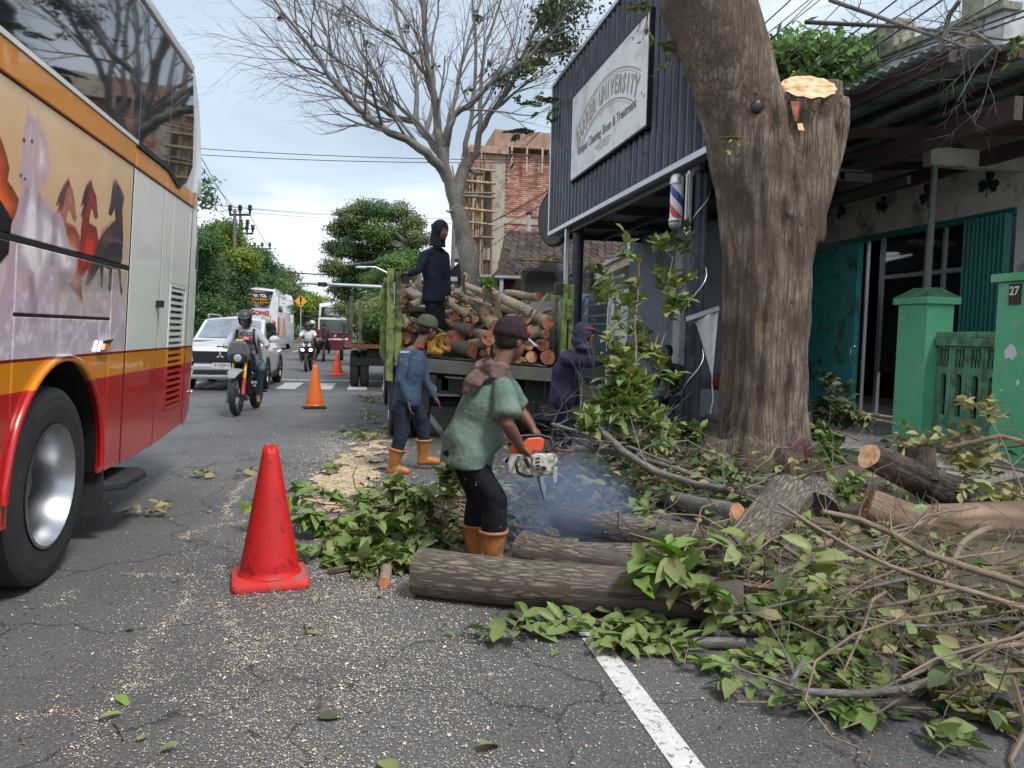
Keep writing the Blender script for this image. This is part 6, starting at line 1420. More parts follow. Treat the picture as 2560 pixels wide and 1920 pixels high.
# ================================================================== traffic cones
m_cone_red=M('red_cone',(0.52,0.012,0.010),0.55,var=.12,scale=3,bump=.06,dirt=(0.16,0.008,0.008),dirt_amt=.22,dscale=16)
m_cone_base=M('red_cone_base',(0.58,0.035,0.032),0.55,var=.12,dirt=(.30,.12,.10),dirt_amt=.3,dscale=9)
m_cone_or=M('orange_cone',(0.75,0.15,0.02),0.5,var=.08,bump=.05,dirt=(.35,.08,.03),dirt_amt=.2)
m_cone_or2=M('bright_red_cone',(0.75,0.07,0.03),0.5,var=.08,bump=.05)
def cone(label,x,y,h,rz,mt,mb_,notch=True,w_=.2):
    t=thing('traffic_cone',label,'traffic cone',(x,y,0),rz,'traffic cones along the work area');b=MB()
    P=[]
    for i in range(-4*6,4*6):pass
    # square base with rounded corners and a raised foot
    def ring(hw,rc,z,n=6):
        r=[]
        for c_ in range(4):
            cx_,cy_=[(1,1),(-1,1),(-1,-1),(1,-1)][c_]
            for k in range(n):a=c_*PI/2+PI/2*k/(n-1);r.append((cx_*(hw-rc)+rc*math.cos(a),cy_*(hw-rc)+rc*math.sin(a),z))
        return r
    rs_=[ring(w_,.04,.004),ring(w_+.004,.044,.02),ring(w_-.002,.044,.038),ring(w_-.02,.05,.046),ring(w_-.05,.10,.052)]
    n=len(rs_[0]);q=0
    for r in rs_:b.v+=r
    for i in range(len(rs_)-1):
        for j in range(n):b.f.append((i*n+j,i*n+(j+1)%n,(i+1)*n+(j+1)%n,(i+1)*n+j));b.m.append(0)
    b.f.append(tuple((len(rs_)-1)*n+j for j in range(n)));b.m.append(0);b.f.append(tuple(range(n))[::-1]);b.m.append(0)
    sharp(b.build('base',mb_,t,world=False),35)
    b=MB();r0,r1=w_*.79,.036;n=40;prof_=[(r0+.012,.052),(r0,.07),(r0-.004,.085)]+[(r0+(r1-r0)*s,.085+(h-.085)*s)for s in np.linspace(0.02,1,14)]
    for i,(r,z)in enumerate(prof_):
        for j in range(n):
            zz=z
            if notch and i==len(prof_)-1:zz=z-(.022 if j in(3,4,11,12,13,20,21,30,31)else 0)
            b.v.append((r*math.cos(2*PI*j/n),r*math.sin(2*PI*j/n),zz))
    k=len(prof_)
    for r,z in((r1-.006,h-.004),(r1-.004,h-.15)):
        for j in range(n):b.v.append((r*math.cos(2*PI*j/n),r*math.sin(2*PI*j/n),z-(.022 if notch and z>h-.1 and j in(3,4,11,12,13,20,21,30,31)else 0)))
    for i in range(k+1):
        for j in range(n):b.f.append((i*n+j,i*n+(j+1)%n,(i+1)*n+(j+1)%n,(i+1)*n+j));b.m.append(0)
    b.build('cone',mt,t,smooth=True,world=False);return t
cone('large dirty red traffic cone nearest the camera with a notched tip',-.515,4.42,.765,.16,m_cone_red,m_cone_base)
cone('orange traffic cone with a black base ahead of the motorcycle',-.91,14.35,.78,.1,m_cone_or,m_black,False)
cone('bright red orange traffic cone farthest away beside the second truck',-.91,25.1,.72,.3,m_cone_or2,m_cone_or2,False,w_=.22)

# ================================================================== logs
m_strip=bark_mat('stripped_trunk',(0.50,0.36,0.24),(0.15,0.10,0.07),stretch=(7,1.1,1),depth=.006,patch=(.10,.075,.06),patch_amt=.6,crk=.5)
def log(label,a,b_,r0,r1,bark,cut,n=18,bend=.03,seed=0,group=None,name='log',stub=None,lump=.05,mid=None,capmid=True):
    rg=random.Random(seed);a,b_=Vector(a),Vector(b_);pts=[];k=9;u,v=frame_of(b_-a);L=(b_-a).length;ph=rg.uniform(0,6.28)
    for i in range(k):
        t=i/(k-1);p=a.lerp(b_,t);s_=math.sin(PI*t)*bend*L;p=p+u*(s_*math.sin(ph+t*2))+v*(s_*math.cos(ph+t*3)*.5)
        if mid:p=p+Vector(mid)*math.sin(PI*t)
        pts.append(p)
    rad=[r0+(r1-r0)*i/(k-1)for i in range(k)]
    for i in range(k):pts[i].z=max(pts[i].z,rad[i]*.93)if pts[i].z<.5 else pts[i].z
    b=MB();b.tube(pts,rad,n,mi=0,cap=True,capmi=1,lump=lump,seed=seed)
    if stub:
        for(t,d,L_,r_)in stub:i=int(t*(k-1));p=pts[i];b.tube([p,p+Vector(d)*L_*.6,p+Vector(d)*L_],[r_*1.3,r_*1.05,r_],12,mi=0,capmi=1,lump=.05)
    o=b.build(name,[bark,cut],smooth=True);sharp(o,50);tag(o,label,'log',group);return o
LG='felled logs on the road'
log('long thick dark log nearest the camera lying across the white line',G(1048,1500)+Vector((0,.10,.125)),G(1830,1590)+Vector((.1,.12,.11)),.128,.112,m_bark_log,m_cut_red,28,.02,1,LG,stub=[(.74,(.75,.25,.55),.12,.032),(.97,(.2,-.5,.35),.14,.03)],lump=.04)
log('short straight log with a pale flat end behind the long dark log',G(1420,1430)+Vector((0,.05,.09)),G(1697,1425)+Vector((0,.05,.085)),.078,.072,m_bark_log,m_cut,20,.015,2,LG,stub=[(.55,(.3,-.1,.5),.07,.02)])
log('long pale log dusted with sawdust in the blue smoke',G(1400,1345)+Vector((0,.1,.12)),G(1880,1440)+Vector((0,.1,.12)),.09,.115,m_bark_log,m_cut_red,22,.01,3,LG)
log('crooked log meeting the long dark log at its knot',G(1330,1450)+Vector((0,.3,.10)),G(1610,1490)+Vector((.02,.22,.08)),.11,.065,m_bark_log,m_cut,20,.06,4,LG)
log('slender grey limb lying behind the sawdusted log',G(1440,1215)+Vector((0,0,.12)),G(1840,1330)+Vector((0,0,.14)),.045,.075,m_bark_grey,m_cut,14,.04,5,LG)
log('thick leaning log propped upright beside the foreground leaves',G(1855,1500)+Vector((0,.25,.02)),AY(1975,1235,4.75),.135,.15,m_bark_log,m_bark_dark,26,.01,6,LG)
log('dark hollow stump section beside the propped log',AY(2035,1390,5.1)*1.0,AY(2040,1290,5.6),.16,.17,m_bark_log,m_black,22,.01,7,LG)
log('huge stripped trunk lying at the right edge with torn pale wood',AY(2165,1265,4.85),AY(2640,1470,4.35),.135,.21,m_strip,m_cut_red,28,.01,8,LG,lump=.07)
log('dark wet trunk with a fresh pale round cut resting on the stripped trunk',AY(2172,1140,4.95),AY(2640,1370,5.4),.09,.20,m_bark_dark,m_cut_pale,26,.02,9,LG,stub=[(.25,(.1,.2,.95),.24,.10),(.37,(.15,.3,.9),.24,.085)],lump=.08)
log('short log end with red heartwood in front of the black post',AY(1653,1168,7.1),AY(1590,1175,8.0),.10,.10,m_bark_grey,m_cut_red,18,.02,10,LG)
log('little sawn log end with dark red face under the branches',AY(1515,1237,6.2),AY(1560,1225,6.9),.055,.05,m_bark_grey,m_cut_red,14,.02,11,LG)
log('stubby broken stick end with orange wood beside the long dark log',G(960,1470)+Vector((0,0,.03)),AY(985,1405,4.9),.032,.036,m_bark_pale,m_cut,14,.03,12,LG,name='stick')
log('brown stick lying on the sawdust left of the leaves',G(820,1437)+Vector((0,0,.02)),G(975,1415)+Vector((0,0,.03)),.02,.024,m_bark_log,m_cut,10,.03,13,LG,name='stick')
log('smooth straight stick on the road in front of the log butt',G(1690,1620)+Vector((0,0,.03)),G(1860,1625)+Vector((0,0,.03)),.024,.026,m_bark_grey,m_cut,12,.02,14,LG,name='stick')
log('red split wedge of wood standing in the left heap of leaves',AY(975,1270,5.9),AY(985,1215,6.2),.07,.03,m_cut_red,m_cut_red,6,.02,15,LG)
log('pale log section half buried in the left heap of leaves',AY(1085,1320,5.3),AY(1100,1230,6.0),.06,.055,m_bark_pale,m_cut,14,.02,16,LG)
# bare limbs in the middle of the brush
for i,(P,r0,r1,lab)in enumerate((([(1500,1075,6.3),(1560,1130,6.0),(1640,1180,5.7),(1740,1210,5.4),(1830,1225,5.1)],.035,.02,'longest bare limb sloping down through the brush'),([(1440,1120,6.6),(1560,1135,6.3),(1700,1175,6.0),(1800,1215,5.7),(1900,1250,5.4)],.028,.018,'bare limb crossing the brush just below the longest one'),([(1480,1000,7.0),(1540,1060,6.6),(1620,1150,6.2),(1650,1190,6.0)],.02,.016,'split pale limb leaning steeply over the brush'),([(1380,1060,6.8),(1480,1090,6.5),(1580,1120,6.2),(1680,1160,6.0)],.018,.012,'thin grey limb reaching left toward the chainsaw'),([(1800,1195,6.6),(1900,1200,6.4),(2020,1205,6.2),(2180,1212,6.0)],.03,.025,'pale pole lying level in front of the big trunk'),([(1840,1215,6.3),(1950,1225,6.1),(2100,1245,5.9),(2200,1262,5.7)],.026,.02,'second pole lying just under the pale one'))):
    b=MB();pts=[AY(*q)for q in P];b.tube(pts,[r0+(r1-r0)*k/(len(pts)-1)for k in range(len(pts))],10,lump=.05,seed=i,capmi=1);rg=random.Random(i);lv=[]
    for k in range(6):j=rg.randrange(len(pts)-1);grow(b,lv,pts[j].lerp(pts[j+1],rg.random()),rdir(rg)+Vector((0,0,.4)),rg.uniform(.3,.7),.008,2,rg,0,.1,3,.7,-.02,.2,5)
    o=b.build('bare_limb',[m_bark_grey,m_cut],smooth=True);tag(o,lab,'branch','bare limbs in the brush')
# ================================================================== the log truck
TZ=lambda x,z:z-.062*(x-.35)          # the truck leans to the kerb
m_truckgreen=M('flaking_green_paint',(0.20,0.27,0.07),.75,var=.25,scale=5,bump=.3,dirt=(0.06,0.055,0.035),dirt_amt=.5,dscale=6)
m_trucksteel=M('worn_truck_steel',(0.13,0.135,0.12),.7,metal=.2,var=.3,scale=3,dirt=(.16,.17,.09),dirt_amt=.4,dscale=5)
m_greyply=M('grey_plywood',(0.30,0.285,0.27),.9,var=.15,scale=1.5,dirt=(.19,.17,.15),dirt_amt=.35)
tk=thing('log_truck','green open-backed truck heaped with cut logs','truck',(1.4,12,0))
def tb(mb):mb.v=[(x,y,TZ(x,z))for x,y,z in mb.v];return mb
def tp_(name,mt,*boxes,bevel=.006,parent=None):
    b=MB()
    for q in boxes:b.box(*q)
    return tb(b).build(name,mt,parent or tk,bevel=bevel)
tp_('floor',m_trucksteel,(.30,2.62,9.95,14.1,1.02,1.08));tp_('rear_beam',m_trucksteel,(.45,2.5,9.84,9.94,.93,1.10))
tp_('corner_post',m_truckgreen,(.24,.325,9.86,9.98,.78,2.19));tp_('corner_post',m_truckgreen,(.345,.43,9.90,10.0,.98,2.16));tp_('corner_post',m_truckgreen,(2.50,2.565,9.86,9.96,.95,2.22));tp_('corner_post',m_truckgreen,(2.60,2.665,9.90,10.0,.95,2.22))
tp_('latch',m_truckgreen,(2.545,2.62,9.82,9.87,1.75,2.02));tp_('hinge_plate',m_black,(.43,.52,9.87,9.95,2.02,2.17));tp_('hinge_plate',m_black,(2.40,2.50,9.87,9.95,2.07,2.22))
for k in range(5):   # plank sides
    z=1.10+k*.21;tp_('side_plank',m_truckgreen,(.27,.305,9.99,14.05,z,z+.195));tp_('side_plank',m_truckgreen,(2.61,2.645,10.01,14.05,z,z+.195))
for y in(11.2,12.5,13.8):tp_('stake',m_truckgreen,(.22,.268,y,y+.09,.98,2.16));tp_('stake',m_truckgreen,(2.65,2.70,y,y+.09,.98,2.16))
b=MB();b.prism([(9.99,1.1),(10.35,1.1),(10.35,2.0),(10.2,2.05),(9.99,1.98)],'x',2.56,2.58);tb(b).build('inner_sheet',m_greyply,tk)
b=MB();b.prism([(1.95,1.3),(2.56,1.3),(2.56,2.02),(2.35,2.0),(2.1,1.92),(1.95,1.6)],'y',10.5,10.53);tb(b).build('plywood_sheet',m_greyply,tk)
tp_('headboard',m_greyply,(.30,2.6,14.06,14.12,1.05,2.3))
tp_('chassis_rail',m_darkmetal,(.95,1.05,10.0,17.5,.70,.86),(1.85,1.95,10.0,17.5,.70,.86),(.9,2.0,10.0,10.08,.66,.86));tp_('cross_member',m_darkmetal,(.5,2.4,10.2,10.35,.88,1.0),(.5,2.4,12.2,12.35,.88,1.0))
flap=tp_('mud_flap',m_rubber,(.28,.80,10.02,10.05,.40,.93));text(flap,'MAJU',Vector((.47,10.015,.60)),basis((1,0,0),(0,0,1)),.105,m_galv,off=.003,ext=.001);tp_('mud_flap',m_rubber,(2.05,2.55,10.02,10.05,.40,.93))
for x in(.42,.72,2.12,2.42):truck_wheel(tk,(x,10.62,.47),R=.47,Wd=.24,rimr=.26,dish=.12,rimm=m_galv,side=-1 if x<1.5 else 1)
for x in(.45,2.4):truck_wheel(tk,(x,15.3,.47),R=.47,Wd=.24,rimr=.26,dish=.10,rimm=m_galv,side=-1 if x<1.5 else 1)
b=MB();b.tube([(.5,10.62,.47),(2.4,10.62,.47)],.07,10);b.ell((1.45,10.62,.47),(.2,.2,.2));b.build('axle',m_darkmetal,tk)
b=MB();b.prism([(14.3,.75),(16.6,.75),(16.75,1.2),(16.55,1.35),(16.2,2.1),(15.9,2.2),(14.3,2.2)],'x',.4,2.5);b.build('cab',m_truckgreen,tk,bevel=.05)
b=MB();b.box(.38,.40,15.0,15.9,1.4,2.0);b.box(2.50,2.52,15.0,15.9,1.4,2.0);b.build('cab_window',m_glass,tk)
b=MB();b.beam((2.3,9.9,TZ(2.3,.92)),(2.3,9.92,.55),.03,.03);b.build('tail_chain',m_darkmetal,tk)
# the load
rg=random.Random(50);LK='cut logs heaped on the truck'
def tlog(label,px_,py_,rpx,Y,L,dirv,bark=m_bark_pale,cut=m_cut,seed=0):
    c=AY(px_,py_,Y);d=Vector(dirv).normalized();r=rpx*(Y+.5)/1940
    return log(label,c,c+d*L,r,r*.85,bark,cut,14 if r>.05 else 10,.05,seed,LK,lump=.05)
ex=[(1372,807,18,10.0,.9,(-.55,.8,.25),'pale log with the brightest orange cut face at the right of the truck'),
      (1327,783,13,10.0,.75,(-.75,.5,.45),'long pale log pointing out of the heap toward the right'),
      (1357,862,15,10.0,1.2,(-.1,1,.02),'round log with a cracked dark red face low at the right'),(1329,892,14,9.98,1.2,(.1,1,0),'log with a cross-cracked orange face on the truck sill'),
      (1370,893,19,10.0,1.3,(.05,1,0),'thick dark log end at the lower right corner of the truck'),(1365,835,10,10.0,1.0,(-.3,1,.1),'small log face between the bright and the dark red ends'),
      (1322,862,13,10.0,1.1,(0,1,.05),'greyish log face behind the brim of the sawyer\'s cap'),(1222,845,18,10.0,1.0,(-.3,1,.05),'orange log face left of the sawyer\'s cap'),
      (1181,875,20,9.98,.9,(-.8,.6,.12),'thick log with an orange end lying beside the dark block'),(1135,850,25,10.1,.8,(-.5,.8,0),'squat dark brown block of wood beside the yellow boots'),
      (1240,818,19,10.1,.8,(-.25,.9,.45),'fat pale knobbly log in the middle of the heap'),(1178,826,15,10.1,.9,(-.8,.5,.25),'pale log lying flat above the dark block'),
      (1168,789,9,10.1,.8,(-.8,.3,.5),'pale limb sloping down to a dark end in the middle of the heap'),(1172,752,8,10.4,.7,(-.7,.5,.3),'little pale stub near the top of the heap'),
      (1252,755,9,10.3,.6,(-.7,.5,.35),'short pale limb high in the heap right of the trunk'),(1006,712,8,10.2,1.0,(.15,1,.1),'topmost small orange log end by the left post'),
      (1008,752,9,10.1,1.0,(.2,1,.05),'lower orange log end by the left post'),(1027,763,9,10.0,.8,(.75,.6,.35),'log slanting up behind the green cap'),
      (1008,733,9,10.1,1.0,(.3,1,0),'middle log end by the left post'),(1130,808,8,10.1,.9,(-.5,.8,.2),'small dark log end beside the hooded man\'s knee'),
      (1296,900,9,9.98,.5,(.25,.95,.15),'curved pale offcut on the truck sill'),(1312,898,6,9.98,.8,(0,1,0),'thin log end wedged on the truck sill'),(1317,800,9,10.05,.8,(-.2,1,.1),'small round orange face under the long pale log'),
      (1012,845,15,10.3,1.0,(.4,.9,-.1),'pale log deep in the shade behind the blue shirted man'),(1346,742,10,10.5,.8,(-.4,.9,.1),'dark stub sticking up at the top right of the heap')]
for i,(px_,py_,rp,Y,L,dv,lab)in enumerate(ex):tlog(lab,px_,py_,rp,Y,L,dv,cut=m_cut_red if 'dark' in lab else m_cut,bark=m_bark_log if 'block' in lab or 'lower right corner' in lab else m_bark_pale,seed=i+100)
for i in range(48):
    x=.46+1.95*((i*.618)%1);z=1.17+.62*(i/48)*(.55+.45*math.sin(PI*min(1,max(.1,(x-.3)/2.2))));r=rg.uniform(.04,.085)
    if x<1.05 and 1.2<z<1.6:continue
    a=Vector((x,rg.uniform(10.08,10.5)+.1,TZ(x,z)));log('%s sawn log end facing the tail of the truck, %s'%('thick' if r>.062 else 'slim','left part' if x<1.1 else 'right part' if x>1.8 else 'middle part'),a,a+Vector((rg.uniform(-.35,.35),rg.uniform(.5,.9),rg.uniform(-.1,.2))),r,r*.9,m_bark_pale,m_cut if rg.random()<.7 else m_cut_red,12,.04,i+500,LK,lump=.06)
for i in range(190):
    x=rg.uniform(.42,2.42);y=rg.uniform(10.15,13.2);top=1.45+.52*math.sin(PI*min(1,max(0,(x-.2)/2.5)))**.6
    z=rg.uniform(1.18,1.35)if i<50 else rg.uniform(1.3,top)
    if x<1.0 and y<11.2 and 1.2<z<1.62 and i%3:continue
    r=rg.choice((.014,.018,.022,.028,.036,.05))if i>50 else rg.uniform(.05,.10);L=rg.uniform(.35,.8)
    d=Vector((rg.uniform(-1,1),rg.uniform(-.9,.6),rg.uniform(-.35,.55)));d.normalize();a=Vector((x,y,TZ(x,z)));b2=a+d*L
    b2.x=min(2.48,max(.40,b2.x));b2.y=max(10.08,b2.y);b2.z=max(1.15,b2.z)
    log('%s log among others %s in the heap on the truck, %s'%('thick' if r>.045 else 'medium' if r>.025 else 'thin crooked','high' if z>1.6 else 'midway up' if z>1.38 else 'low','left side' if x<1.1 else 'right side' if x>1.8 else 'middle'),a,b2,r,r*.8,m_bark_pale if rg.random()<.8 else m_bark_log,m_cut if rg.random()<.6 else m_cut_red,9,.08,i,LK,lump=.05)
shoot('fresh bright green sprig on top of the log heap',1228,735,10.2,7,.085,21,m_leaf_fresh,.16,d0=(0,-.2,.6))

# ================================================================== second truck carrying foliage
t2=thing('foliage_truck','second open truck ahead loaded with leafy branches','truck',(.5,21,0))
def q2(name,mt,*bx,bevel=.006):
    b=MB()
    for q in bx:b.box(*q)
    return b.build(name,mt,t2,bevel=bevel)
m_oldwood=M('mossy_grey_wood',(0.13,0.125,0.085),.9,var=.35,scale=5,dirt=(.05,.045,.035),dirt_amt=.4)
q2('floor',m_darkmetal,(-.45,1.7,19.6,24,.98,1.05));q2('tail_board',M('red_brown_board',(.22,.09,.055),.8,var=.25),(-.5,1.75,19.5,19.58,.98,1.08))
for x,z in((-.44,2.26),(-.22,2.2),(1.55,2.5)):q2('stake',m_oldwood,(x,x+.10,19.6,19.7,1.05,z))
for k in range(5):q2('side_plank',m_oldwood,(-.46,-.42,19.72,24,1.07+k*.22,1.25+k*.22));q2('side_plank',m_oldwood,(1.68,1.72,19.72,24,1.07+k*.22,1.25+k*.22))
q2('chassis',m_darkmetal,(.0,1.3,19.7,26,.72,.95));q2('rear_bumper',m_darkmetal,(-.4,1.6,19.62,19.7,.55,.75))
for x in(-.30,-.05,1.25,1.5):truck_wheel(t2,(x,20.1,.46),R=.46,Wd=.22,rimr=.25,dish=.1,rimm=m_galv,side=-1 if x<.6 else 1)
for x in(-.28,1.5):truck_wheel(t2,(x,25,.46),R=.46,Wd=.22,rimr=.25,dish=.1,rimm=m_galv,side=-1 if x<.6 else 1)
q2('cab',m_truckgreen,(-.4,1.7,24.2,26,.7,2.3),bevel=.08)
cut=thing('leafy_load','heap of leafy branches piled in the second truck','branches',(.4,21,1.06));cc=[]
for k in range(18):cc.append((Vector((rg.uniform(-.2,1.4),rg.uniform(19.9,23.5),rg.uniform(1.3,2.15)))-Vector((.4,21,1.06)),(.42,.5,.35),k%3))
tag(link('leaves',crown_mesh('leaves',cc,14000,.06,[m_tree_brown,m_leaf_olive,m_tree_mid],61,shell=.3),cut),kind='stuff')
b=MB();lv=[]
for k in range(14):grow(b,lv,(rg.uniform(-.2,1.2),rg.uniform(19.8,22),1.3),Vector((rg.uniform(-.4,.4),-.3,1)),rg.uniform(.5,.9),.015,1,rg,0,.1,3)
b.build('wood',m_twig_dark,cut)

# ================================================================== vehicles in the street
def secs(b,S_,mi=0,close=True):
    """closed body through half outlines [(x,z)...] given at stations y, mirrored"""
    n=len(S_[0][1]);base=len(b.v)
    for y,H in S_:
        for x,z in H:b.v.append((x,y,z))
        for x,z in reversed(H):b.v.append((-x,y,z))
    m_=2*n
    for i in range(len(S_)-1):
        for j in range(m_):a=base+i*m_+j;c=base+i*m_+(j+1)%m_;b.f.append((a,c,c+m_,a+m_));b.m.append(mi)
    b.f.append(tuple(base+j for j in range(m_))[::-1]);b.m.append(mi);b.f.append(tuple(base+(len(S_)-1)*m_+j for j in range(m_)));b.m.append(mi)
    return b
def car_wheel(parent,c,R,Wd,rimm=None):
    o=bpy.data.objects.new('wheel',None);COL.objects.link(o);o.parent=parent;o.location=c
    t_=tyre_bm(R,Wd,R*.64,32).build('tyre',m_rubber,o,smooth=True,world=False);sharp(t_,35)
    b=MB();s=1 if c[0]>0 else-1;h=Wd/2*s
    b.lathe([(R*.65,h*.9),(R*.6,h*.8),(R*.58,h*.2),(0,h*.2)],axis=(1,0,0),n=32);b.build('rim',m_black,o,smooth=True,world=False)
    for k in range(5):a=k*2*PI/5+.3;b=MB();b.beam((h*.6,0,0),(h*.75,R*.6*math.cos(a),R*.6*math.sin(a)),.05,.03);b.build('spoke',rimm or m_alu,o,world=False)
    return o
suv=thing('white_car','white sport utility car facing the camera beside the motorcycle','car',(-3.17,18.0,0))
b=MB()
secs(b,[(0.02,[(0,.36),(.60,.36),(.70,.42),(.72,.6),(.68,.78),(0,.80)]),(.12,[(0,.26),(.76,.26),(.84,.42),(.85,.70),(.80,.93),(0,.97)]),(.45,[(0,.24),(.82,.24),(.895,.45),(.90,.80),(.85,1.00),(0,1.05)]),(1.25,[(0,.22),(.84,.22),(.90,.45),(.91,.85),(.86,1.08),(0,1.14)]),(2.4,[(0,.22),(.84,.22),(.90,.45),(.91,.88),(.87,1.12),(0,1.14)]),(3.9,[(0,.22),(.84,.24),(.90,.45),(.90,.90),(.86,1.14),(0,1.14)]),(4.4,[(0,.30),(.78,.30),(.84,.5),(.84,.90),(.80,1.14),(0,1.14)])])
body=sharp(clean_normals(b.build('body',m_white,suv,world=False)),30);md=body.modifiers.new('b','BEVEL');md.width=.025;md.segments=2;md.angle_limit=math.radians(30)
b=MB();secs(b,[(1.08,[(0,1.10),(.80,1.10),(.78,1.13),(0,1.15)]),(1.95,[(0,1.1),(.84,1.1),(.70,1.58),(0,1.66)]),(2.3,[(0,1.1),(.85,1.1),(.69,1.63),(0,1.70)]),(3.6,[(0,1.1),(.84,1.1),(.68,1.63),(0,1.70)]),(4.15,[(0,1.1),(.80,1.1),(.64,1.56),(0,1.62)]),(4.38,[(0,1.1),(.78,1.1),(.72,1.2),(0,1.25)])])
sharp(clean_normals(b.build('cabin',m_white,suv,world=False)),30)
b=MB();b.sheet([[(-.70,1.13,1.165),(-.35,1.11,1.18),(0,1.10,1.185),(.35,1.11,1.18),(.70,1.13,1.165)],[(-.62,1.88,1.585),(-.31,1.87,1.625),(0,1.86,1.64),(.31,1.87,1.625),(.62,1.88,1.585)]]);b.build('windscreen',M('windscreen',(.25,.28,.31),.08,bump=0,spec=1.0,ior=1.8),suv,world=False)
for s in(-1,1):
    for P in([(1.35,1.16),(2.15,1.16),(2.15,1.55),(1.95,1.54)],[(2.20,1.16),(3.05,1.16),(3.05,1.57),(2.20,1.56)],[(3.12,1.18),(3.95,1.2),(3.75,1.54),(3.12,1.57)]):
        b=MB();vs=[(s*(.845-(z-1.1)*.30+.012),y,z)for y,z in P];b.add(vs,[tuple(range(4))]);b.build('window',m_glass,suv,world=False)
    b=MB();b.tube([(s*.62,1.95,1.66),(s*.64,2.1,1.73),(s*.64,3.5,1.74),(s*.62,3.75,1.68)],.018,6);b.build('roof_rail',m_alu,suv,world=False,smooth=True)
    b=MB();b.ell((s*1.00,1.30,1.16),(.12,.07,.085));b.build('mirror',m_white,suv,world=False,smooth=True);b=MB();b.tube([(s*.88,1.34,1.1),(s*.95,1.32,1.1)],.025,6);b.build('mirror_arm',m_black,suv,world=False)
    b=MB();b.prism([(.55,.52),(.84,.50),(.86,.78),(.70,.70),(.55,.66)]if s>0 else[(-.55,.52),(-.84,.50),(-.86,.78),(-.70,.70),(-.55,.66)],'y',.02,.16);b.build('headlight',M('headlight',(.55,.58,.62),.12,bump=0,coat=1),suv,world=False,bevel=.01)
    b=MB();b.prism([(s*.56,.86),(s*.80,.82),(s*.80,.90),(s*.58,.93)],'y',.05,.2);b.build('daylight_lamp',M('lamp_glass',(.7,.72,.75),.1,bump=0),suv,world=False)
    for y in(.80,3.45):
        b=MB();P=[(s*.905,y+.40*math.cos(a),.34+.40*math.sin(a))for a in np.linspace(-.15,PI+.15,16)];b.tube(P,.03,6);b.ell((s*.80,y,.36),(.12,.37,.37));b.build('wheel_arch',m_black,suv,world=False,smooth=True);car_wheel(suv,(s*.82,y,.345),.345,.22)
    b=MB();b.prism([(1.2,.24),(3.05,.24),(3.05,.34),(1.2,.34)],'x',s*.90,s*.915);b.build('sill',m_black,suv,world=False)
    for z in(1.02,):
        for y in(2.0,2.95):b=MB();b.box(s*.905 if s>0 else s*.93,s*.93 if s>0 else s*.905,y,y+.16,z-.12,z-.09);b.build('door_handle',m_alu,suv,world=False)
gr_=MB();gr_.prism([(-.56,.62),(.56,.62),(.60,.88),(-.60,.88)],'y',.0,.14);g_=gr_.build('grille',m_black,suv,world=False)
for z in(.68,.74,.80):b=MB();b.box(-.5,.5,-.012,0,z,z+.018);b.build('grille_bar',m_darkmetal,g_,world=False)
b=MB()
for k in range(3):a=PI/2+k*2*PI/3;c=Vector((.085*.55*math.cos(a),0,.085*.55*math.sin(a)));u=Vector((math.cos(a),0,math.sin(a)))*.045;v=Vector((-math.sin(a),0,math.cos(a)))*.026;P=[c-u,c+v,c+u,c-v];P=[p+Vector((0,-.02,.79))for p in P];b.add(P+[p+Vector((0,.01,0))for p in P],[(3,2,1,0),(0,1,5,4),(1,2,6,5),(2,3,7,6),(3,0,4,7)])
b.build('emblem',m_chrome,suv,world=False)
b=MB();b.box(-.62,.62,-.01,.08,.47,.56);b.prism([(-.62,.30),(.62,.30),(.66,.36),(-.66,.36)],'y',-.01,.1);b.build('bumper_trim',m_alu,suv,world=False,bevel=.01)
b=MB();b.prism([(-.6,.37),(.6,.37),(.55,.46),(-.55,.46)],'y',.0,.1);b.build('lower_grille',m_black,suv,world=False)
m_plate=M('plate_white',(.62,.62,.60),.5,bump=0,var=.05)
npl=MB().box(.05-.21,.05+.21,-.035,-.025,.50,.63).build('number_plate',m_plate,suv,world=False)
text(npl,'B 2904 K',Vector((.05,-.037,.575)),basis((1,0,0),(0,0,1)),.092,m_ink,off=.0015,ext=.0008,world=False);text(npl,'01·26',Vector((.05,-.037,.518)),basis((1,0,0),(0,0,1)),.03,m_ink,ext=.0008,world=False)
# white coach ahead, seen from its banner end
c2=thing('white_coach','white coach with an orange and white banner across its dark upper window','bus',(-6.75,50,0))
def cb(name,mt,P,ax,a,c,parent=c2,bevel=.03):b=MB().prism(P,ax,a,c);return b.build(name,mt,parent,world=False,bevel=bevel)
b=MB();secs(b,[(0.0,[(0,.45),(1.15,.45),(1.25,.7),(1.25,2.4),(1.18,3.3),(1.02,3.75),(0,3.85)]),(.25,[(0,.4),(1.22,.4),(1.30,.6),(1.30,2.4),(1.25,3.4),(1.1,3.85),(0,3.95)]),(11,[(0,.4),(1.22,.4),(1.30,.6),(1.30,2.4),(1.25,3.4),(1.1,3.85),(0,3.95)])]);sharp(clean_normals(b.build('body',m_white,c2,world=False)),35)
cb('upper_window',m_glass,[(-1.05,3.70),(-.80,2.72),(.80,2.72),(1.05,3.70),(0,3.80)],'y',-.05,-.005,bevel=.01)
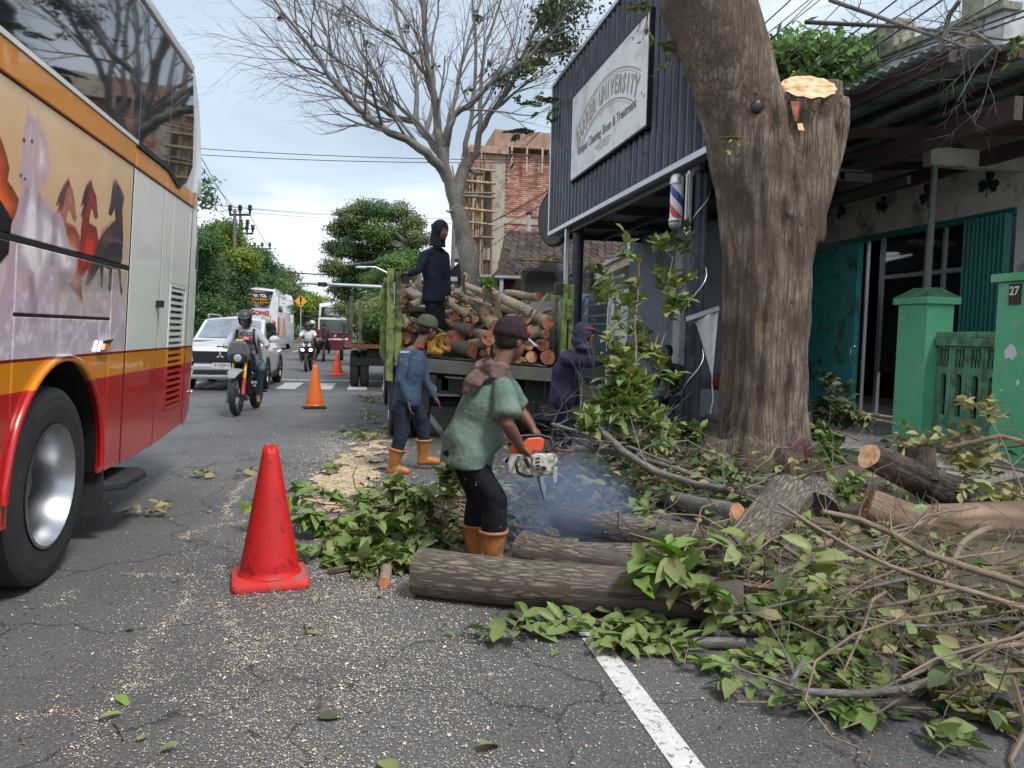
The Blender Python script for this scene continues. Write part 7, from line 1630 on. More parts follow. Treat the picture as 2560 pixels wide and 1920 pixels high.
for s in(-1,1):
    cb('side_window',m_glass,[(.5,2.5),(10.6,2.5),(10.6,3.45),(.9,3.45)],'x',s*1.265,s*1.31 if s>0 else s*1.31,bevel=.01)
    cb('side_stripe',M('stripe_red',(.55,.04,.04),.3,bump=0),[(.2,1.1),(1.3,1.1),(.9,2.2),(.3,2.2)],'x',s*1.302,s*1.31,bevel=0)
    for y in(2.6,8.6):truck_wheel(c2,(-6.75+s*1.13,50+y,.52),R=.52,Wd=.26,rimr=.3,dish=.1,side=s,rimm=m_galv)
    cb('roof_cove',m_cove,[(s*1.0,3.86),(s*1.22,3.5),(s*1.27,3.5),(s*1.12,3.92)],'y',.3,11,bevel=0)
RB=basis((1,0,0),(0,0,1))
m_or=M('lettering_orange',(.85,.38,.03),.5,bump=0,var=.03);m_wl=M('lettering_white',(.85,.86,.86),.5,bump=0,var=.03);m_rl=M('lettering_red',(.45,.03,.05),.5,bump=0,var=.05)
bn_=cb('banner',m_black,[(-.78,3.62),(-.72,2.80),(.74,2.80),(.80,3.62)],'y',-.058,-.052,bevel=0)
def tx_(par,s,x,z,size,mt,y=-.062,**k):return text(par,s,Vector((x,y,z)),RB,size,mt,world=False,**k)
tx_(bn_,'AC',-.48,3.38,.36,m_or,off=.010);tx_(bn_,'VIA TOL',.24,3.42,.25,m_wl,off=.010,sx=.9);tx_(bn_,'TARIF BIASA',.24,3.20,.17,m_or,off=.005);tx_(bn_,'LANGSUNG',-.50,3.14,.11,m_or,off=.003)
tx_(bn_,'SURABAYA - JEMBER - BANYUWANGI',.0,3.02,.098,m_or,off=.003);tx_(bn_,'MADIUN - NGAWI - SOLO',0,2.92,.08,m_or,off=.002);tx_(bn_,'AKAS 1',.05,2.83,.09,m_wl,off=.003,shear=.3)
tx_(c2,'AGONG',.12,2.38,.34,m_rl,y=-.03,off=.014,sx=1.1)
cb('rear_decal',M('decal_yellow',(.80,.48,.03),.4,bump=0),[(.45,2.15),(.92,2.0),(1.0,1.3),(.72,1.25),(.6,1.8)],'y',-.02,-.004,bevel=0);cb('rear_decal',M('decal_red',(.55,.03,.05),.4,bump=0),[(.92,2.0),(1.2,1.85),(1.2,.95),(1.0,.95),(1.0,1.3)],'y',-.02,-.004,bevel=0)
cb('side_picture',M('side_picture',(.55,.33,.20),.4,bump=0,var=.4,scale=1.2),[(1.6,.9),(5.2,.9),(4.6,2.0),(3.6,2.3),(2.6,1.6)],'x',1.302,1.312,bevel=0)
for s in(-1,1):cb('tail_lamp',m_redlens,[(s*.95,.85),(s*1.15,.85),(s*1.15,1.2),(s*.95,1.2)],'y',-.03,.0,bevel=.01)
# dark red and white coach far down the street
c3=thing('red_coach','distant white topped coach with a dark red and black front','bus',(-2.35,60,0))
b=MB();secs(b,[(0.0,[(0,.40),(1.1,.40),(1.22,.6),(1.24,2.2),(1.15,3.2),(0,3.4)]),(.35,[(0,.35),(1.2,.35),(1.27,.6),(1.27,2.2),(1.2,3.4),(0,3.6)]),(11,[(0,.35),(1.2,.35),(1.27,.6),(1.27,2.2),(1.2,3.4),(0,3.6)])]);sharp(clean_normals(b.build('body',m_white,c3,world=False)),35)
cb('destination_window',m_glass,[(-1.08,2.42),(1.08,2.42),(1.0,3.15),(-1.0,3.15)],'y',-.03,.0,c3,.02);cb('windscreen',M('coach_screen',(.05,.06,.07),.1,bump=0,spec=1),[(-1.14,1.32),(1.14,1.32),(1.12,2.22),(-1.12,2.22)],'y',-.03,-.002,c3,.02)
cb('front_panel',M('maroon',(.10,.012,.02),.35,bump=0),[(-1.18,.85),(1.18,.85),(1.18,1.28),(-1.18,1.28)],'y',-.03,-.002,c3,.02);cb('bumper',M('bus_red',(.45,.02,.02),.35,bump=0),[(-1.2,.38),(1.2,.38),(1.2,.72),(-1.2,.72)],'y',-.06,-.002,c3,.03)
tx_(c3,'SURABAYA-JOGJA',0,2.95,.19,m_gold,y=-.035,off=.004);tx_(c3,'VIA TOL',0,2.60,.20,m_wl,y=-.035,off=.006);tx_(c3,'CEPAT',0,2.76,.12,m_gold,y=-.035,off=.004);cb('number_plate',M('plate_yellow',(.75,.48,.03),.5,bump=0),[(-.62,.5),(-.2,.5),(-.2,.62),(-.62,.62)],'y',-.075,-.062,c3,0)
for s in(-1,1):
    cb('headlight',M('lamp_clear',(.75,.78,.8),.1,bump=0),[(s*.72,.72),(s*1.12,.74),(s*1.10,.92),(s*.8,.86)],'y',-.06,-.03,c3,.01)
    for y in(2.4,8.6):truck_wheel(c3,(-2.35+s*1.1,60+y,.52),R=.52,Wd=.26,rimr=.3,dish=.1,side=s,rimm=m_galv)
    cb('side_window',m_glass,[(.6,2.0),(10.6,2.0),(10.6,3.1),(.6,3.1)],'x',s*1.262,s*1.29,c3,0)
b=MB();b.lathe([(.0,0),(.08,.01),(.10,.02),(.10,.0)],origin=(0,-.035,1.06),axis=(0,-1,0),n=20);b.build('emblem',m_chrome,c3,world=False)
for k in range(8):b=MB();b.box(-1.0+k*.27,-.85+k*.27,.5,3,3.56,3.62);b.build('roof_vent',m_galv,c3,world=False)
# motor tricycle with a canvas canopy
tr=thing('motor_tricycle','dark red three wheeled motor cart under a grey canvas canopy','motor tricycle',(-1.85,36,0))
P=[(-.95,1.78),(-.8,1.98),(-.3,2.05),(.3,2.05),(.75,1.92),(.82,1.72)]
b=MB();b.sheet([[(x,y,z+.02*math.sin(x*9+y))for x,z in P]for y in(0.0,.8,1.6,2.4)]);b.build('canopy',M('grey_canvas',(.12,.125,.13),.9,var=.2),tr,world=False,smooth=True)
for x,y in((-.88,.05),(.78,.05),(-.88,2.35),(.78,2.35)):b=MB();b.tube([(x,y,.5),(x,y,1.8)],.022,6);b.build('canopy_pole',m_darkmetal,tr,world=False)
for z in(1.05,1.3):b=MB();b.tube([(-.88,.05,z),(-.88,2.35,z)],.018,6);b.tube([(.78,.05,z),(.78,2.35,z)],.018,6);b.build('side_rail',m_darkmetal,tr,world=False)
b=MB();b.prism([(-.78,.5),(.75,.5),(.78,.95),(-.82,.95)],'y',.6,2.4);b.build('cargo_box',M('cart_red',(.13,.02,.025),.6,var=.2),tr,world=False,bevel=.02)
for x in(-.72,.68):b=MB();tyre_bm(.34,.16,.2,24).v;w_=tyre_bm(.34,.16,.2,24).build('wheel',m_rubber,tr,world=False,smooth=True);w_.location=(x,1.8,.34)
w_=tyre_bm(.31,.11,.2,24).build('wheel',m_rubber,tr,world=False,smooth=True);w_.location=(-.05,-.25,.31)
b=MB();b.tube([(-.05,-.25,.31),(-.05,.1,1.0)],.03,6);b.tube([(-.35,.2,1.05),(-.05,.12,1.0),(.25,.2,1.05)],.018,6);b.ell((-.05,-.05,.9),(.12,.1,.12));b.ell((-.05,.5,.75),(.14,.35,.13));b.build('front_fork',m_black,tr,world=False,smooth=True)

# ------------------------------------------------------------------ motorcycles (front toward -y)
def spoked(parent,c,R,Wd,name='wheel',spokes=14,tr_=.72):
    o=bpy.data.objects.new(name,None);COL.objects.link(o);o.parent=parent;o.location=c
    b=MB();rt=R*(1-tr_)/2*1.0;Rc=R-rt
    for i in range(41):
        a=2*PI*i/40
    prof_=[(R-.075,-Wd*.32),(R-.05,-Wd*.5),(R-.012,-Wd*.38),(R,0),(R-.012,Wd*.38),(R-.05,Wd*.5),(R-.075,Wd*.32)];b.lathe(prof_,axis=(1,0,0),n=40);b.build('tyre',m_rubber,o,world=False,smooth=True)
    b=MB();b.lathe([(R-.075,-Wd*.32),(R-.095,-Wd*.28),(R-.10,0),(R-.095,Wd*.28),(R-.075,Wd*.32)],axis=(1,0,0),n=40);b.tube([(-Wd*.5,0,0),(Wd*.5,0,0)],.035,12);b.build('rim',m_black,o,world=False,smooth=True)
    b=MB()
    for k in range(spokes):a=2*PI*k/spokes;s=1 if k%2 else-1;b.tube([(s*Wd*.4,.03*math.cos(a+.6),.03*math.sin(a+.6)),(0,(R-.09)*math.cos(a),(R-.09)*math.sin(a))],.0035,4)
    tag(b.build('spokes',m_alu,o,world=False),kind='stuff');return o
mc=thing('motorcycle','black dual sport motorcycle with yellow front forks and a grey mudguard','motorcycle',(-2.04,12.98,0),math.radians(-5))
def mp_(b,name,mt,**k):return b.build(name,mt,mc,world=False,**k)
spoked(mc,(0,0,.335),.335,.11);spoked(mc,(0,1.36,.32),.32,.13)
for s in(-1,1):
    b=MB();b.tube([(s*.095,.02,.32),(s*.095,.12,.60)],[.028,.030],12);mp_(b,'fork_leg',M('fork_red',(.55,.05,.05),.35,bump=0)if s>0 else m_darkmetal,smooth=True)
    b=MB();b.tube([(s*.095,.12,.60),(s*.095,.25,.96)],[.024,.024],12);mp_(b,'fork_tube',M('fork_yellow',(.80,.50,.03),.3,bump=0,coat=.5),smooth=True)
    b=MB();b.tube([(s*.04,.30,1.02),(s*.14,.28,1.06),(s*.28,.34,1.09),(s*.40,.38,1.09)],[.013,.013,.013,.017],8);mp_(b,'handlebar',m_black,smooth=True)
    b=MB();b.tube([(s*.30,.30,1.08),(s*.41,.27,1.07)],.007,6);mp_(b,'brake_lever',m_alu)
    b=MB();b.tube([(s*.28,.35,1.1),(s*.33,.33,1.20)],.006,6);b.ell((s*.35,.33,1.22),(.055,.012,.035));mp_(b,'mirror',m_black,smooth=True)if s<2 and False else None
    b=MB();b.cbox((s*.12,.16,.90),(.06,.03,.03));mp_(b,'indicator',m_amber,bevel=.006)
    b=MB();b.tube([(s*.12,.95,.33),(s*.28,.93,.33)],.016,8);mp_(b,'foot_peg',m_black)
b=MB();b.loft([((0,-.30,.62),(.045,0,0),(0,0,.012)),((0,-.18,.70),(.10,0,0),(0,.0,.02)),((0,.0,.735),(.115,0,0),(0,0,.025)),((0,.18,.72),(.09,0,0),(0,0,.02)),((0,.34,.67),(.05,0,0),(0,0,.012))],14);mp_(b,'mudguard',M('grey_plastic',(.26,.27,.28),.45,bump=0),smooth=True)
b=MB();b.prism([(-.15,.88),(.15,.88),(.19,1.02),(.11,1.19),(-.11,1.19),(-.19,1.02)],'y',.10,.17);mp_(b,'headlight_mask',M('mask_grey',(.11,.11,.12),.4,bump=0),bevel=.03)
b=MB();b.prism([(-.12,.84),(.12,.84),(.15,.97),(.06,1.0),(-.06,1.0),(-.15,.97)],'y',.07,.16);mp_(b,'headlight_mask',m_black,bevel=.02)
b=MB();b.lathe([(0,.0),(.05,.006),(.062,0),(.066,-.02)],origin=(0,.065,.92),axis=(0,-1,0),n=24);mp_(b,'headlight',M('moto_lamp',(.35,.37,.4),.08,bump=0,coat=1),smooth=True)
b=MB();b.cbox((0,.18,1.21),(.12,.03,.03));mp_(b,'sticker',M('sticker_lime',(.65,.75,.08),.4,bump=0),bevel=.004)
b=MB();b.loft([((0,.30,.95),(.07,0,0),(0,0,.09)),((0,.48,.95),(.14,0,0),(0,0,.12)),((0,.70,.92),(.13,0,0),(0,0,.10)),((0,.82,.87),(.09,0,0),(0,0,.06))],16);mp_(b,'fuel_tank',m_black,smooth=True)
for s in(-1,1):b=MB();b.prism([(.30,.70),(.62,.66),(.62,.92),(.34,.98),(.22,.90)],'x',s*.13,s*.16);mp_(b,'side_shroud',m_black,bevel=.02)
b=MB();b.loft([((0,.78,.86),(.08,0,0),(0,0,.03)),((0,1.0,.85),(.11,0,0),(0,0,.035)),((0,1.35,.90),(.11,0,0),(0,0,.035)),((0,1.55,.93),(.07,0,0),(0,0,.02))],14);mp_(b,'seat',m_rubber,smooth=True)
b=MB();b.cbox((0,.62,.45),(.24,.34,.30));b.lathe([(.11,-.13),(.11,.13)],origin=(0,.68,.38),axis=(1,0,0),n=20);b.cbox((0,.52,.66),(.16,.16,.2));mp_(b,'engine',m_darkmetal,bevel=.03)
b=MB();b.tube([(0,.30,.92),(.05,.35,.6),(.08,.5,.28),(.08,.9,.3),(0,1.0,.6),(0,.75,.85)],.02,8);b.beam((.09,.95,.40),(.09,1.36,.32),.03,.05);b.beam((-.09,.95,.40),(-.09,1.36,.32),.03,.05);mp_(b,'frame',m_black)
b=MB();b.tube([(-.1,.45,.55),(-.14,.35,.35),(-.16,.8,.30),(-.17,1.1,.48),(-.18,1.5,.62)],[.02,.02,.025,.045,.05],10);mp_(b,'exhaust',m_galv,smooth=True)
b=MB();b.cbox((.17,.62,.40),(.012,.20,.13),rot=(0,0,0));pl_=mp_(b,'number_plate',m_black,bevel=.004)
b=MB();b.cbox((.20,.30,.50),(.17,.012,.12));pl2=mp_(b,'number_plate',m_black,bevel=.003);text(pl2,'BW',Vector((.21,.292,.52)),RB,.06,m_wl,world=False);text(pl2,'-26',Vector((.21,.292,.47)),RB,.045,m_wl,world=False)
b=MB();b.tube([(.12,.0,.34),(.17,.0,.25)],.03,8);b.cbox((.10,.02,.30),(.05,.09,.10));mp_(b,'brake_caliper',m_darkmetal)
# scooter
st=thing('motor_scooter','black step-through motor scooter with twin lit headlights','scooter',(-1.98,26.75,0),math.radians(-3))
def sp2(b,name,mt,**k):return b.build(name,mt,st,world=False,**k)
for y in(0,1.25):w_=tyre_bm(.28,.10,.18,28).build('wheel',m_rubber,st,world=False,smooth=True);w_.location=(0,y,.28);b=MB();b.lathe([(0,-.03),(.17,-.035),(.18,0),(.17,.035),(0,.03)],origin=(0,y,.28),axis=(1,0,0),n=20);sp2(b,'rim',m_alu)
b=MB();b.loft([((0,-.12,.52),(.05,0,0),(0,0,.05)),((0,.02,.58),(.09,0,0),(0,0,.06)),((0,.2,.50),(.07,0,0),(0,0,.06))],12);sp2(b,'front_fender',m_black,smooth=True)
b=MB();b.loft([((0,.02,.80),(.10,0,0),(0,0,.10)),((0,.12,.78),(.20,0,0),(0,0,.24)),((0,.26,.74),(.24,0,0),(0,0,.30)),((0,.36,.70),(.16,0,0),(0,0,.25))],16);sp2(b,'front_shield',m_black,smooth=True)
m_lit=bpy.data.materials.new('lit_headlight');m_lit.use_nodes=True;m_lit.node_tree.nodes['Principled BSDF'].inputs['Emission Color'].default_value=(1,.97,.9,1);m_lit.node_tree.nodes['Principled BSDF'].inputs['Emission Strength'].default_value=2.2
for s in(-1,1):
    b=MB();b.ell((s*.125,.05,.74),(.07,.04,.05));sp2(b,'headlight',m_lit,smooth=True)
    b=MB();b.tube([(0,.26,1.0),(s*.2,.26,1.03),(s*.33,.34,1.02)],.014,6);b.tube([(s*.22,.26,1.03),(s*.30,.24,1.17)],.007,5);b.ell((s*.33,.23,1.20),(.07,.015,.045));sp2(b,'mirror',m_black,smooth=True)
    b=MB();b.prism([(0.03,.90),(.12,.98),(.16,.86),(.06,.84)]if s>0 else[(-.03,.90),(-.12,.98),(-.16,.86),(-.06,.84)],'y',-.0,.04);sp2(b,'white_panel',m_white)
b=MB();b.cbox((0,.03,.56),(.07,.03,.06));sp2(b,'chrome_badge',m_alu)
b=MB();b.loft([((0,.45,.35),(.15,0,0),(0,0,.05)),((0,.75,.40),(.17,0,0),(0,0,.10)),((0,.9,.62),(.15,0,0),(0,0,.16)),((0,1.3,.72),(.13,0,0),(0,0,.13)),((0,1.65,.80),(.07,0,0),(0,0,.06))],14);b.loft([((0,.8,.78),(.13,0,0),(0,0,.04)),((0,1.5,.86),(.11,0,0),(0,0,.04))],12);sp2(b,'body',m_black,smooth=True)
b=MB();b.beam((0,.3,.4),(0,.8,.38),.2,.06);sp2(b,'footboard',m_black)
# ================================================================== people
m_skin=M('brown_skin',(0.15,0.072,0.043),.55,var=.12,scale=8,bump=.1,bscale=120,sss=.05);m_skin2=M('tan_skin',(0.22,0.11,0.068),.55,var=.1,scale=8,bump=.08,bscale=120,sss=.05)
m_hair=M('black_hair',(0.012,0.010,0.010),.6,var=.3,bump=.5,bscale=90)
m_eye=M('eye_white',(.55,.52,.48),.3,bump=0);m_iris=M('iris',(.01,.007,.005),.2,bump=0)
def cloth(name,col,var=.16,**k):return M(name,col,.95,var=var,scale=9,bump=.9,bscale=16,bdist=.02,spec=.2,**k)
def V3(q):return q if isinstance(q,Vector)else(AY(*q)if not isinstance(q[0],float)else Vector(q))
def head_blobs(b,c,f,u,s=1.0,beard=False):
    f=f.normalized();r=f.cross(u).normalized();u=r.cross(f);Rm=Matrix((r,f,u)).transposed();P=lambda x,y,z:c+(r*x+f*y+u*z)*s
    b.ell(P(0,-.012,.030),(.076*s,.098*s,.092*s),Rm,18,12);b.ell(P(0,.022,-.035),(.064*s,.074*s,.078*s),Rm,16,10);b.ell(P(0,.038,-.088),(.040*s,.042*s,.030*s),Rm,12,8)
    b.cap_(P(0,.086,.012),P(0,.104,-.026),.010*s,.015*s,8);b.ell(P(0,.096,-.032),(.019*s,.012*s,.010*s),Rm,8,6)
    b.cap_(P(-.034,.080,.026),P(.034,.080,.026),.012*s,.012*s,8);b.ell(P(0,.088,-.060),(.026*s,.012*s,.011*s),Rm,10,6)
    for sx in(-1,1):b.ell(P(sx*.076,-.004,-.012),(.012*s,.020*s,.032*s),Rm,10,8);b.ell(P(sx*.040,.060,-.030),(.022*s,.020*s,.022*s),Rm,8,6)
    return Rm,P
def hand(b,w_,d,n,curl=.5,side=1,s=1.0):
    """palm and five bent fingers; d runs to the fingertips, n out of the back of the hand"""
    d=d.normalized();n=(n-d*n.dot(d)).normalized();x=d.cross(n)*side
    pc=w_+d*.045*s;b.loft([(w_,x*.026*s,n*.019*s),(w_+d*.03*s,x*.036*s,n*.017*s),(w_+d*.075*s,x*.041*s,n*.014*s),(w_+d*.092*s,x*.038*s,n*.011*s)],12)
    for i,(o_,L_)in enumerate(((.030,.070),(.011,.080),(-.010,.074),(-.030,.058))):
        p=w_+d*.086*s+x*o_*s;dd=d.copy();a=curl*.55;r_=.0088*s
        for k,fr_ in enumerate((.44,.32,.24)):
            rot=Matrix.Rotation(-(a)*side,3,x*1.0)if False else None
            ang=a*(1 if k else .8);dd=(dd*math.cos(ang)-n*math.sin(ang)).normalized();nn_=None
            q=p+dd*L_*fr_*s;b.cap_(p,q,r_,r_*.9,8);p=q;n_old=n;n=(n-dd*n.dot(dd)).normalized();r_*=.93
        n=(n-d*n.dot(d)).normalized()
    t0=w_+d*.022*s+x*.030*s;t1=t0+(x*.8+d*.6-n*.35).normalized()*.036*s;t2=t1+(x*.35+d*.9-n*.5*curl).normalized()*.03*s;b.cap_(t0,t1,.013*s,.010*s,8);b.cap_(t1,t2,.010*s,.0085*s,8)
def figure(label,J,shirt,pants,skin=None,sleeve='short',boots=None,boot_h=.19,hair=True,s=1.0,group=None,hem=.10,belly=0.0,voxel=.011,hands=(.6,.6),feet='boot',eyes=True,fold=.010,handn=None,extra=None,loose=1.0,bulk=1.0):
    skin=skin or m_skin;J={k:(V3(v)if k not in('f','u')else Vector(v).normalized())for k,v in J.items()}
    pel,che,nek,hd=J['pel'],J['che'],J['nek'],J['head'];up=(nek-pel).normalized()
    hr=(J['hipR']-J['hipL']).normalized();sr=(J['shR']-J['shL']).normalized();hf=up.cross(hr).normalized();sf=up.cross(sr).normalized()   # forward = up x right
    T=None;b=MB();f,u=J['f'],J.get('u',Vector((0,0,1)))
    Rm,P=head_blobs(b,hd,f,u,s)
    b.cap_(nek-up*.03,hd-u*.05*s-f*.02,.056*s,.050*s,12)
    b.loft([(pel,hr*.13*s,hf*.09*s),(pel.lerp(che,.5),hr*.11*s,hf*.085*s),(che,sr*.14*s,sf*.09*s),(nek-up*.05,sr*.10*s,sf*.06*s),(nek,sr*.05*s,sf*.05*s)],14)
    for i,sd in enumerate('RL'):
        sh,el,wr=J['sh'+sd],J['el'+sd],J['wr'+sd]
        b.cap_(nek.lerp(sh,.4),sh,.05*s,.052*s);b.cap_(sh,el,.050*s,.040*s);b.cap_(el,el.lerp(wr,.35),.040*s,.041*s);b.cap_(el.lerp(wr,.3),wr,.041*s,.026*s)
        hdv=J.get('hd'+sd);d=(hdv-wr)if hdv is not None else(wr-el);nn=Vector(handn[i])if handn else(Vector((0,0,1))-d.normalized()*d.normalized().z);nn=nn if nn.length>.1 else Vector((0,-1,0));hand(b,wr,d,nn,hands[i],1 if sd=='R' else-1,s)
        hp,kn,an=J['hip'+sd],J['kn'+sd],J['an'+sd];b.cap_(hp,kn,.075*s,.052*s);b.cap_(kn,kn.lerp(an,.4),.052*s,.052*s);b.cap_(kn.lerp(an,.35),an,.052*s,.034*s)
        if feet=='bare':
            t=J['to'+sd];b.cap_(an-Vector((0,0,.01)),an.lerp(t,.6)-Vector((0,0,.015)),.036*s,.034*s);b.cap_(an.lerp(t,.5),t,.036*s,.022*s);fd=(t-an).normalized();sx_=fd.cross(Vector((0,0,1)))
            for k in range(5):b.cap_(t+sx_*(k-2)*.016,t+sx_*(k-2)*.018+fd*(.035-.005*abs(k-1)),.010,.009,6)
    root=organic(b,'person',[skin],None,voxel*.62,3,world=False);a=pel.copy();loc=Vector((pel.x,pel.y,min(J['anR'].z,J['anL'].z)-.05))
    me=root.data;me.transform(Matrix.Translation(-loc));root.location=loc;INV[root]=Matrix.Translation(loc).inverted();tag(root,label,'person',group)
    if eyes:
        for sx in(-1,1):e=MB();e.ell(P(sx*.031,.074,.006),(.0125*s,.011*s,.0095*s),Rm,10,8);e.build('eye',m_eye,root,smooth=True);e=MB();e.ell(P(sx*.031,.083,.006),(.006*s,.004*s,.006*s),Rm,8,6);e.build('iris',m_iris,root,smooth=True);e=MB();e.cap_(P(sx*.018,.088,.034),P(sx*.047,.078,.034),.0045*s,.004*s,6);e.build('eyebrow',m_hair,root)
    if hair:
        e=MB();e.ell(P(0,-.022,.040),(.083*s,.100*s,.094*s),Rm,20,14);e.ell(P(0,-.045,-.01),(.076*s,.070*s,.07*s),Rm,16,10);organic(e,'hair',[m_hair],root,.010,2,fold=.004,ffreq=30)
    # shirt
    lo=loose;e=MB();hem_p=J['hem']if 'hem' in J else pel-up*hem;hb=Vector((hf.x,hf.y,hf.z*.3)).normalized()
    bl=hf*belly
    e.loft([(hem_p,hr*(.205 if 'hem' in J else .178)*s*lo,hb*(.165 if 'hem' in J else .135)*s*lo),(pel+bl*.5,hr*(.20 if 'hem' in J else .175)*s*lo,hf*.135*s*lo*bulk),(pel.lerp(che,.5)+bl,hr*.165*s*lo,hf*(.125*s*lo*bulk+belly*.5)),(che,sr*.185*s*lo,sf*.125*s*lo*bulk),(che.lerp(nek,.55),sr*.175*s,sf*.105*s*bulk),(nek-up*.015,sr*.085*s,sf*.07*s)],20)
    for sd in 'RL':
        sh,el,wr=J['sh'+sd],J['el'+sd],J['wr'+sd];e.cap_(nek.lerp(sh,.40)-up*.012,sh,.066*s,.062*s)
        if sleeve=='short':q=sh.lerp(el,.80);dd=(el-sh).normalized();uu,vv=frame_of(dd);e.loft([(sh,uu*.062*s*lo,vv*.062*s*lo),(sh.lerp(el,.5),uu*.066*s*lo,vv*.066*s*lo),(q,uu*.074*s*lo,vv*.074*s*lo)],14)
        else:e.cap_(sh,el,.066*s*lo,.054*s*lo);e.cap_(el,el.lerp(wr,.93),.054*s*lo,.040*s*lo)
    organic(e,'shirt',[shirt],root,voxel,3,fold=fold,ffreq=7,seed=hash(label)%7 if False else len(label))
    # trousers
    e=MB();e.loft([(pel+up*(.0 if 'hem' in J else .07),hr*.150*s,hf*.115*s),(pel-up*.02,hr*.165*s,hf*.125*s),(pel-up*.12,hr*.15*s,hf*.11*s)],18)
    for sd in 'RL':
        hp,kn,an=J['hip'+sd],J['kn'+sd],J['an'+sd];e.cap_(hp,kn,.086*s*lo,.072*s*lo);end=kn.lerp(an,.60 if boots else .93);e.cap_(kn,end,.074*s*lo,(.064 if boots else .056)*s*lo)
    organic(e,'trousers',[pants],root,voxel,3,fold=fold*.8,ffreq=9,seed=len(label)+2)
    if boots:
        for sd in 'RL':
            kn,an=J['kn'+sd],J['an'+sd];up_=(kn-an).normalized();t=J['to'+sd];fd=(t-an);fd.z=0;fd.normalize();sdv=fd.cross(Vector((0,0,1)));ck=an+up_*boot_h;uf=fd-up_*fd.dot(up_);uf.normalize();us=up_.cross(uf)
            e=MB();e.loft([(ck,us*.080,uf*.090),(ck.lerp(an,.25),us*.068,uf*.074),(ck.lerp(an,.7),us*.056,uf*.062),(an,us*.050,uf*.060),(an-Vector((0,0,.045)),sdv*.046,fd*.062)],16)
            fl=an.z-.075;e.loft([(Vector((an.x,an.y,fl+.045))-fd*.055,sdv*.034,Vector((0,0,.045))),(Vector((an.x,an.y,fl+.055)),sdv*.044,Vector((0,0,.055))),(Vector((an.x,an.y,fl+.047))+fd*.10,sdv*.050,Vector((0,0,.046))),(Vector((an.x,an.y,fl+.035))+fd*.175,sdv*.034,Vector((0,0,.030)))],14)
            organic(e,'boot',[boots],root,.012,3,fold=.005,ffreq=8,seed=5)
            e=MB();e.loft([(ck+up_*.004,us*.082,uf*.092),(ck-up_*.014,us*.083,uf*.093)],18);e.build('boot_rim',boots,root,smooth=True)
    return root,P,Rm,J
m_boot=M('tan_rubber_boot',(0.42,0.165,0.04),.5,var=.25,scale=6,bump=.1,dirt=(.22,.11,.05),dirt_amt=.4,dscale=9);m_boot_y=M('yellow_rubber_boot',(0.58,0.32,0.05),.5,var=.15,bump=.1,dirt=(.25,.14,.05),dirt_amt=.35,dscale=7)
def cap(parent,P,Rm,mt,brim=None,s=1.0,tilt=0.0,name='cap',back=False):
    e=MB();rings=[]
    for t in np.linspace(0,1,8):
        a=t*PI/2*.97;rings.append((P(0,-.020,.012+.128*math.sin(a)),(P(.092*math.cos(a)**.65,0,0)-P(0,0,0)),(P(0,.116*math.cos(a)**.65,0)-P(0,0,0))))
    e.loft(rings,28);o=e.build(name,mt,parent,smooth=True);o
    for k in range(6):
        a=k*PI/3;q=MB();q.tube([P(.093*math.cos(t)**.65*math.cos(a),-.020+.117*math.cos(t)**.65*math.sin(a),.012+.129*math.sin(t))for t in np.linspace(.05,1.5,8)],.0012,4);q.build('seam',mt,o)
    q=MB();q.ell(P(0,-.020,.141),(.008,.008,.005));q.build('button',mt,o)
    e=MB();rows=[]
    for r in np.linspace(0,1,4):
        rows.append([P((.084+.004*r)*math.sin(a),.045+.052*math.cos(a)+r*.095*math.cos(a*.75),.024-.014*r-tilt*r+.012*math.cos(a*1.5))for a in np.linspace(-1.25,1.25,13)])
    e.sheet(rows);o2=e.build('visor',brim or mt,parent,smooth=True);md=o2.modifiers.new('s','SOLIDIFY');md.thickness=.005
    return o
# ---- the sawyer
Y_=4.62
J=dict(hem=(1167,1166,4.60),pel=(1168,1108,4.60),che=(1213,1012,4.60),nek=(1243,930,4.62),head=(1280,850,4.66),f=(.84,.44,-.16),u=(.16,.05,1),shR=(1258,968,4.42),shL=(1268,962,4.80),elR=(1268,1060,4.32),wrR=(1302,1116,4.42),hdR=(1318,1150,4.46),elL=(1302,1030,4.84),wrL=(1332,1070,4.78),hdL=(1352,1096,4.74),
         hipR=(1172,1140,4.50),hipL=(1162,1132,4.71),knR=(1234,1256,4.50),knL=(1190,1250,4.74),anR=(1232,1402,4.52),anL=(1186,1385,4.75),toR=(1290,1425,4.45),toL=(1240,1400,4.72))
m_tee=cloth('green_tee',(0.125,0.185,0.15),.14,dirt=(.19,.21,.17),dirt_amt=.3,dscale=4)
saw,P,Rm,JJ=figure('man in a faded green tee and dark cap bending forward with a chainsaw',J,m_tee,cloth('black_trousers',(.012,.012,.016)),m_skin,'short',m_boot,.19,hair=False,hem=.17,belly=.035,hands=(.9,.9),fold=.020,eyes=True,s=1.0,loose=1.06,bulk=1.12)
e=MB();e.ell(P(0,-.030,.012),(.082,.092,.085),Rm,20,14);e.ell(P(0,-.05,-.02),(.070,.062,.055),Rm,14,10);organic(e,'hair',[m_hair],saw,.009,2,fold=.003,ffreq=30)
cap(saw,P,Rm,cloth('dark_maroon_cap',(.035,.022,.026),.2),m_galv,tilt=.02)
q=MB();q.loft([(P(0,.060,.075),P(.060,0,0)-P(0,0,0),P(0,.008,.035)-P(0,0,0)),(P(0,.098,.050),P(.055,0,0)-P(0,0,0),P(0,.010,.028)-P(0,0,0))],12);q.build('cap_front',M('cap_red',(.30,.02,.03),.8,bump=0),saw,smooth=True)
